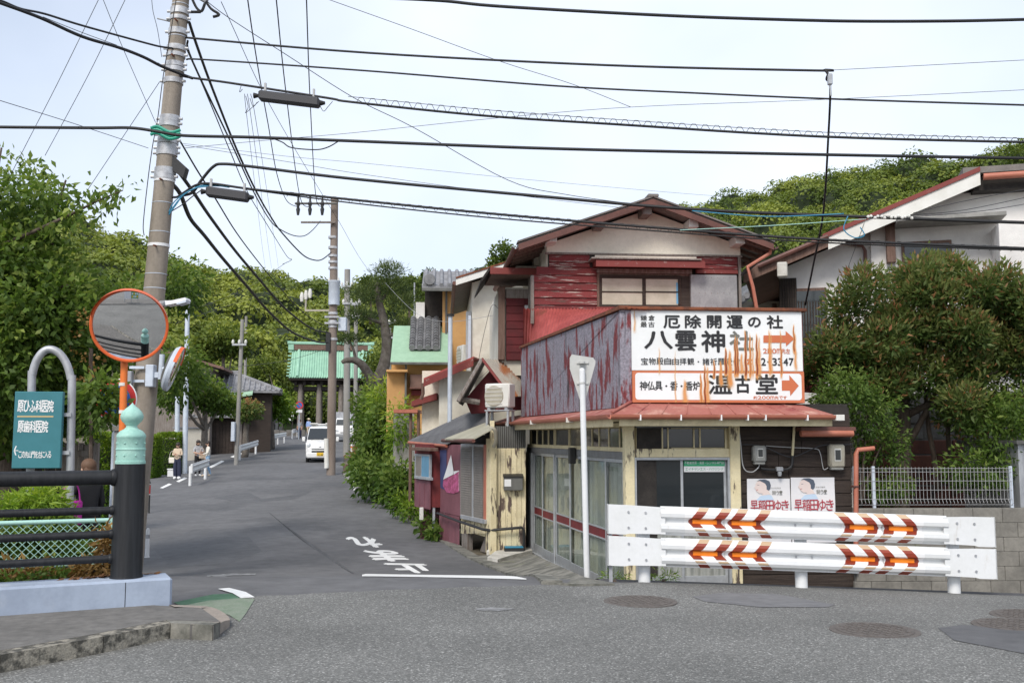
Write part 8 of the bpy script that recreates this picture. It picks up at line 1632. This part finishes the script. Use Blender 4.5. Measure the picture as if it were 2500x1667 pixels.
b = G(330, 1575); tag(MB().poly([b + Vector((-.03, -.02, .012)), b + Vector((.03, -.01, .014)), b + Vector((.03, .02, .02)), b + Vector((-.02, .025, .016))]).build('fallen_leaf', 'dry_leaf'), 'single brown fallen leaf on the road by the kerb', 'leaf')
# ---- pine before the orange house
pb2 = G(905, 1050); pb2 = P(955, 1010, 46); pb2.z = -.1; pi = tree('pine_tree', 'old pine with crooked grey limbs beside the orange house', 'tree', pb2); mb = MB()
def limb_px(pts, Y, r0, r1): w3 = crom([P(x, y, Y + dz) for x, y, dz in pts], 5); mb.tube(w3, [r0 + (r1 - r0) * i / (len(w3) - 1) for i in range(len(w3))], 9); return w3
limb_px([(985, 1120, 0), (950, 1000, 0), (918, 948, 0), (935, 900, 0), (944, 850, 0), (938, 790, 0), (925, 735, 0), (920, 690, 0)], 46, .42, .12); limb_px([(915, 950, 0), (905, 925, -.4), (888, 895, -.8), (868, 880, -1), (845, 880, -1.2), (835, 885, -1.2)], 46, .28, .08); limb_px([(940, 820, 0), (965, 815, 0), (985, 800, .3)], 46, .10, .04); limb_px([(936, 790, 0), (905, 780, -.5), (880, 765, -.8)], 46, .10, .04); limb_px([(925, 740, 0), (945, 715, .3), (955, 690, .3)], 46, .08, .03); limb_px([(868, 880, -1), (862, 850, -1), (850, 830, -1)], 46, .08, .03)
mb.build('trunk', 'bark_grey', pi, 'all', True)
po, di, si, ti = blob_leaves([ell(900, 720, 46, 60, 26, 1.0, 1.0), ell(960, 700, 46, 45, 22, .9, .8), ell(880, 770, 45, 40, 20, .8, .7), ell(985, 740, 46, 50, 26, 1, .9), ell(950, 665, 46, 40, 22, .8, .8), ell(850, 826, 45, 36, 12, .6, .5), ell(985, 795, 46, 40, 18, .7, .6), ell(1000, 850, 46, 30, 30, .7, .5)], 130, 12, .34, .20, .2, 71, .6); di[:, 2] += .9; leaves('crown', po, di, si, ti, 'leaf_pine', pi, .16)
# ---- single trees by the street
def bigtree(lab, px_, pyb, Y, ells, seed, m='leaf_forest', size=.34, per=170, base_px=None, k=9, rc=.55):
    b = P(px_, pyb, Y); b.z = float(gz(b.x, b.y)) - .1; o = tree('broadleaf_tree', lab, 'tree', b); mb = MB(); top_ = Vector(ells[0][0]); pth = limbs(mb, b, top_, .22, .10, .08, 6, seed, 9)
    for j, e in enumerate(ells): limbs(mb, pth[3], Vector(e[0]), .10, .03, .12, 5, seed + j, 7)
    mb.build('trunk', 'bark_grey', o, 'all', True); po, di, si, ti = blob_leaves(ells, per, k, rc, size, .35, seed); leaves('crown', po, di, si, ti, m, o, .6); return o
bigtree('rounded tree with bare forked trunk above the tiled hip roof', 545, 940, 78, [ell(545, 830, 78, 60, 32, 2.0, 1.3), ell(500, 852, 78, 35, 20, 1.2, .6), ell(580, 846, 78, 30, 20, 1.2, .6)], 81)
bigtree('leafy garden tree before the slanted shed roof', 500, 1030, 52, [ell(500, 965, 52, 55, 32, 1.0, 1.2), ell(450, 920, 50, 50, 45, 1.0, 1.2), ell(545, 985, 53, 45, 20, .8, .8), ell(415, 960, 48, 35, 40, .8, .8)], 82, 'leaf_cherry', .22, 150, rc=.4)
bigtree('bright garden tree above the stone wall', 665, 1030, 66, [ell(665, 985, 66, 40, 35, 1.2, 1.0), ell(640, 1000, 66, 30, 25, 1.0, .6), ell(690, 1000, 70, 25, 25, 1.0, .5)], 83, 'leaf_hedge', .25, 170, rc=.45)
bigtree('reddish garden shrub at the tiled gate', 600, 1020, 57, [ell(603, 1000, 57, 32, 22, .8, 1.0)], 84, 'leaf_photinia', .2, 150, rc=.35)
bigtree('green tree at the left corner of the temple gate', 690, 1000, 104, [ell(680, 930, 112, 40, 45, 2.0, 1.0), ell(650, 900, 112, 40, 40, 2.0, 1.0)], 85)
bigtree('dark tree seen through the temple gate', 782, 1050, 122, [ell(785, 1000, 122, 30, 35, 2.0, 1.0), ell(830, 1000, 122, 30, 30, 2.0, .8)], 86)
bigtree('tall tree at the right of the temple gate', 930, 1040, 100, [ell(925, 900, 104, 40, 60, 2.0, 1.2), ell(960, 960, 70, 30, 60, 1.4, .7)], 87)
# ================================================================ wooded hills
SKY = [(-700, 360), (-400, 420), (0, 478), (180, 535), (310, 582), (415, 618), (540, 648), (640, 650), (700, 676), (800, 690), (860, 680), (960, 682), (1050, 670), (1130, 655), (1250, 620), (1400, 590), (1560, 530), (1640, 505), (1720, 488), (1800, 462), (1900, 440), (2000, 415), (2040, 398), (2150, 384), (2260, 372), (2340, 378), (2440, 352), (2560, 330), (3000, 280), (3400, 260)]
RD = [(-700, 150), (0, 170), (400, 190), (700, 210), (1100, 230), (1600, 210), (2000, 170), (2500, 150), (3400, 140)]
BD = [(-700, 70), (0, 85), (400, 100), (620, 118), (1000, 122), (1300, 118), (1700, 95), (2500, 75), (3400, 70)]
pxs = np.linspace(-700, 3400, 110); ts = np.linspace(0, 1.6, 34); HV = []
sky_y = np.interp(pxs, [a for a, b in SKY], [b for a, b in SKY]); rd = np.interp(pxs, [a for a, b in RD], [b for a, b in RD]); bd2 = np.interp(pxs, [a for a, b in BD], [b for a, b in BD])
def hill_pt(i, t):
    x = (pxs[i] - CXP) / FPX; D = bd2[i] + (rd[i] - bd2[i]) * t; ridge = P(pxs[i], sky_y[i], rd[i]).z - 8.0; zb = float(gz0(bd2[i])) - .5
    if t <= 1: z = zb + (ridge - zb) * (t ** .95 * .9 + .1 * math.sin(t * math.pi / 2) + .02 * math.sin(t * 17 + i * .7) * (1 - t))
    else: z = ridge - (t - 1) * 10
    return (x * D, D, z)
mb = MB(); mb.v = [hill_pt(i, t) for i in range(len(pxs)) for t in ts]; nt_ = len(ts); mb.f = [(i * nt_ + j, (i + 1) * nt_ + j, (i + 1) * nt_ + j + 1, i * nt_ + j + 1) for i in range(len(pxs) - 1) for j in range(nt_ - 1)]; mb.m = [0] * len(mb.f)
mat('hill_floor', (.018, .032, .010), .95, (.03, .045, .014), .3); struct(mb.build('hill', 'hill_floor', smooth='all', fix=False))
rg = np.random.default_rng(5); PO, DI, SI, TI, NR = [], [], [], [], []; core = MB(); nt2 = 0
for i in range(0, len(pxs) - 1):
    px_ = pxs[i]
    if px_ < 60 or px_ > 2560 or 1270 < px_ < 1590: continue
    t = .02 if px_ < 1330 else .48
    while t < 1.04:
        D = bd2[i] + (rd[i] - bd2[i]) * t; f = rg.random(); a, b = np.array(hill_pt(i, min(t + .02 * rg.random(), 1.03))), np.array(hill_pt(i + 1, min(t + .02 * rg.random(), 1.03))); c = a + (b - a) * f
        r = (2.0 + 3.6 * rg.random() ** 1.6) * (D / 170) ** .35; h = r * (.75 + .35 * rg.random()); c = c + [0, 0, h * .55 + 1.2]
        n = int((620 if px_ < 1330 else 1050) * min(1.4, (170 / D)) ** 1.1); sub = 9
        sc_ = rg.normal(size=(sub, 3)); sc_ /= np.linalg.norm(sc_, axis=1, keepdims=True); sc_[:, 2] = np.abs(sc_[:, 2]) * .8; lob = sc_ * [r * .62, r * .62, h * .62]
        which = rg.integers(0, sub, n); u = rg.normal(size=(n, 3)); u /= np.linalg.norm(u, axis=1, keepdims=True); u[:, 2] = np.where(u[:, 2] < -.35, -u[:, 2], u[:, 2])
        lr_ = r * (.36 + .16 * rg.random(sub))[which][:, None]; p = c + lob[which] + u * lr_ * (.8 + .25 * rg.random((n, 1)))
        tt = (.55 if px_ < 1330 else .40) + .17 * rg.normal() + .30 * u[:, 2] * .8 + .12 * (lob[which][:, 2] / h) - .08 + rg.normal(0, .09, n) + .10 * (rg.random(sub) - .5)[which] + .10 * t  # upper leaves paler, lower ones darker: crown shading put into the tint
        PO.append(p); NR.append(u + rg.normal(size=(n, 3)) * .42 + [0, 0, .15]); DI.append(np.cross(NR[-1], rg.normal(size=(n, 3)))); SI.append(np.full(n, r * (.128 if px_ < 1330 else .098)) * (.7 + .6 * rg.random(n))); TI.append(tt)
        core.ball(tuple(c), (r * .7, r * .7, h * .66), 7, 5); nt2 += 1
        t += (1.05 if px_ < 1330 else 1.3) * r * .95 / (rd[i] - bd2[i]) * (1.0 + .3 * rg.random())
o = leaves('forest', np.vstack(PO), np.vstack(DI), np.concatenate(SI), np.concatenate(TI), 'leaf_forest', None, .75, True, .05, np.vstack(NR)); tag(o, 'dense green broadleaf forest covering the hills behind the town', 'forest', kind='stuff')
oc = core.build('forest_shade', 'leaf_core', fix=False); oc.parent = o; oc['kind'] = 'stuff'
print('FOREST', nt2, len(o.data.polygons))
# a few taller single trees breaking the skyline
for k, (px_, pt_, pyb, Y, rx, lab) in enumerate(((1230, 590, 700, 60, 34, 'dark tree rising behind the cream house roof'), (1000, 672, 760, 120, 26, 'dark rounded tree on the skyline left of the grey roof'), (905, 668, 760, 150, 26, 'dark tree on the skyline right of the transformer'), (2485, 345, 420, 110, 40, 'tree crown on the skyline above the white house roof'), (1050, 655, 700, 130, 20, 'slim dark tree on the skyline above the tiled roof'))):
    s = Y / 2430; b = P(px_, pyb, Y); o = tree('skyline_tree', lab, 'tree', b - Vector((0, 0, 2 if Y > 70 else b.z))); e = [ell(px_, pt_ + rx * .9, Y, rx, rx * .8, None, 1.0), ell(px_ - rx * .6, pt_ + rx * 1.7, Y, rx * .8, rx * .7, None, .7), ell(px_ + rx * .6, pt_ + rx * 1.8, Y, rx * .8, rx * .7, None, .7)]
    po, di, si, ti = blob_leaves(e, 90, 9, rx * s * .26, .0085 * Y * .25 + .06, .3, 300 + k); leaves('crown', po, di, si, ti * .6, 'leaf_forest', o, .7); mb = MB(); limbs(mb, o.location, Vector(e[0][0]), .2, .08, .05, 5, 300 + k); mb.build('trunk', 'bark', o, 'all', True)
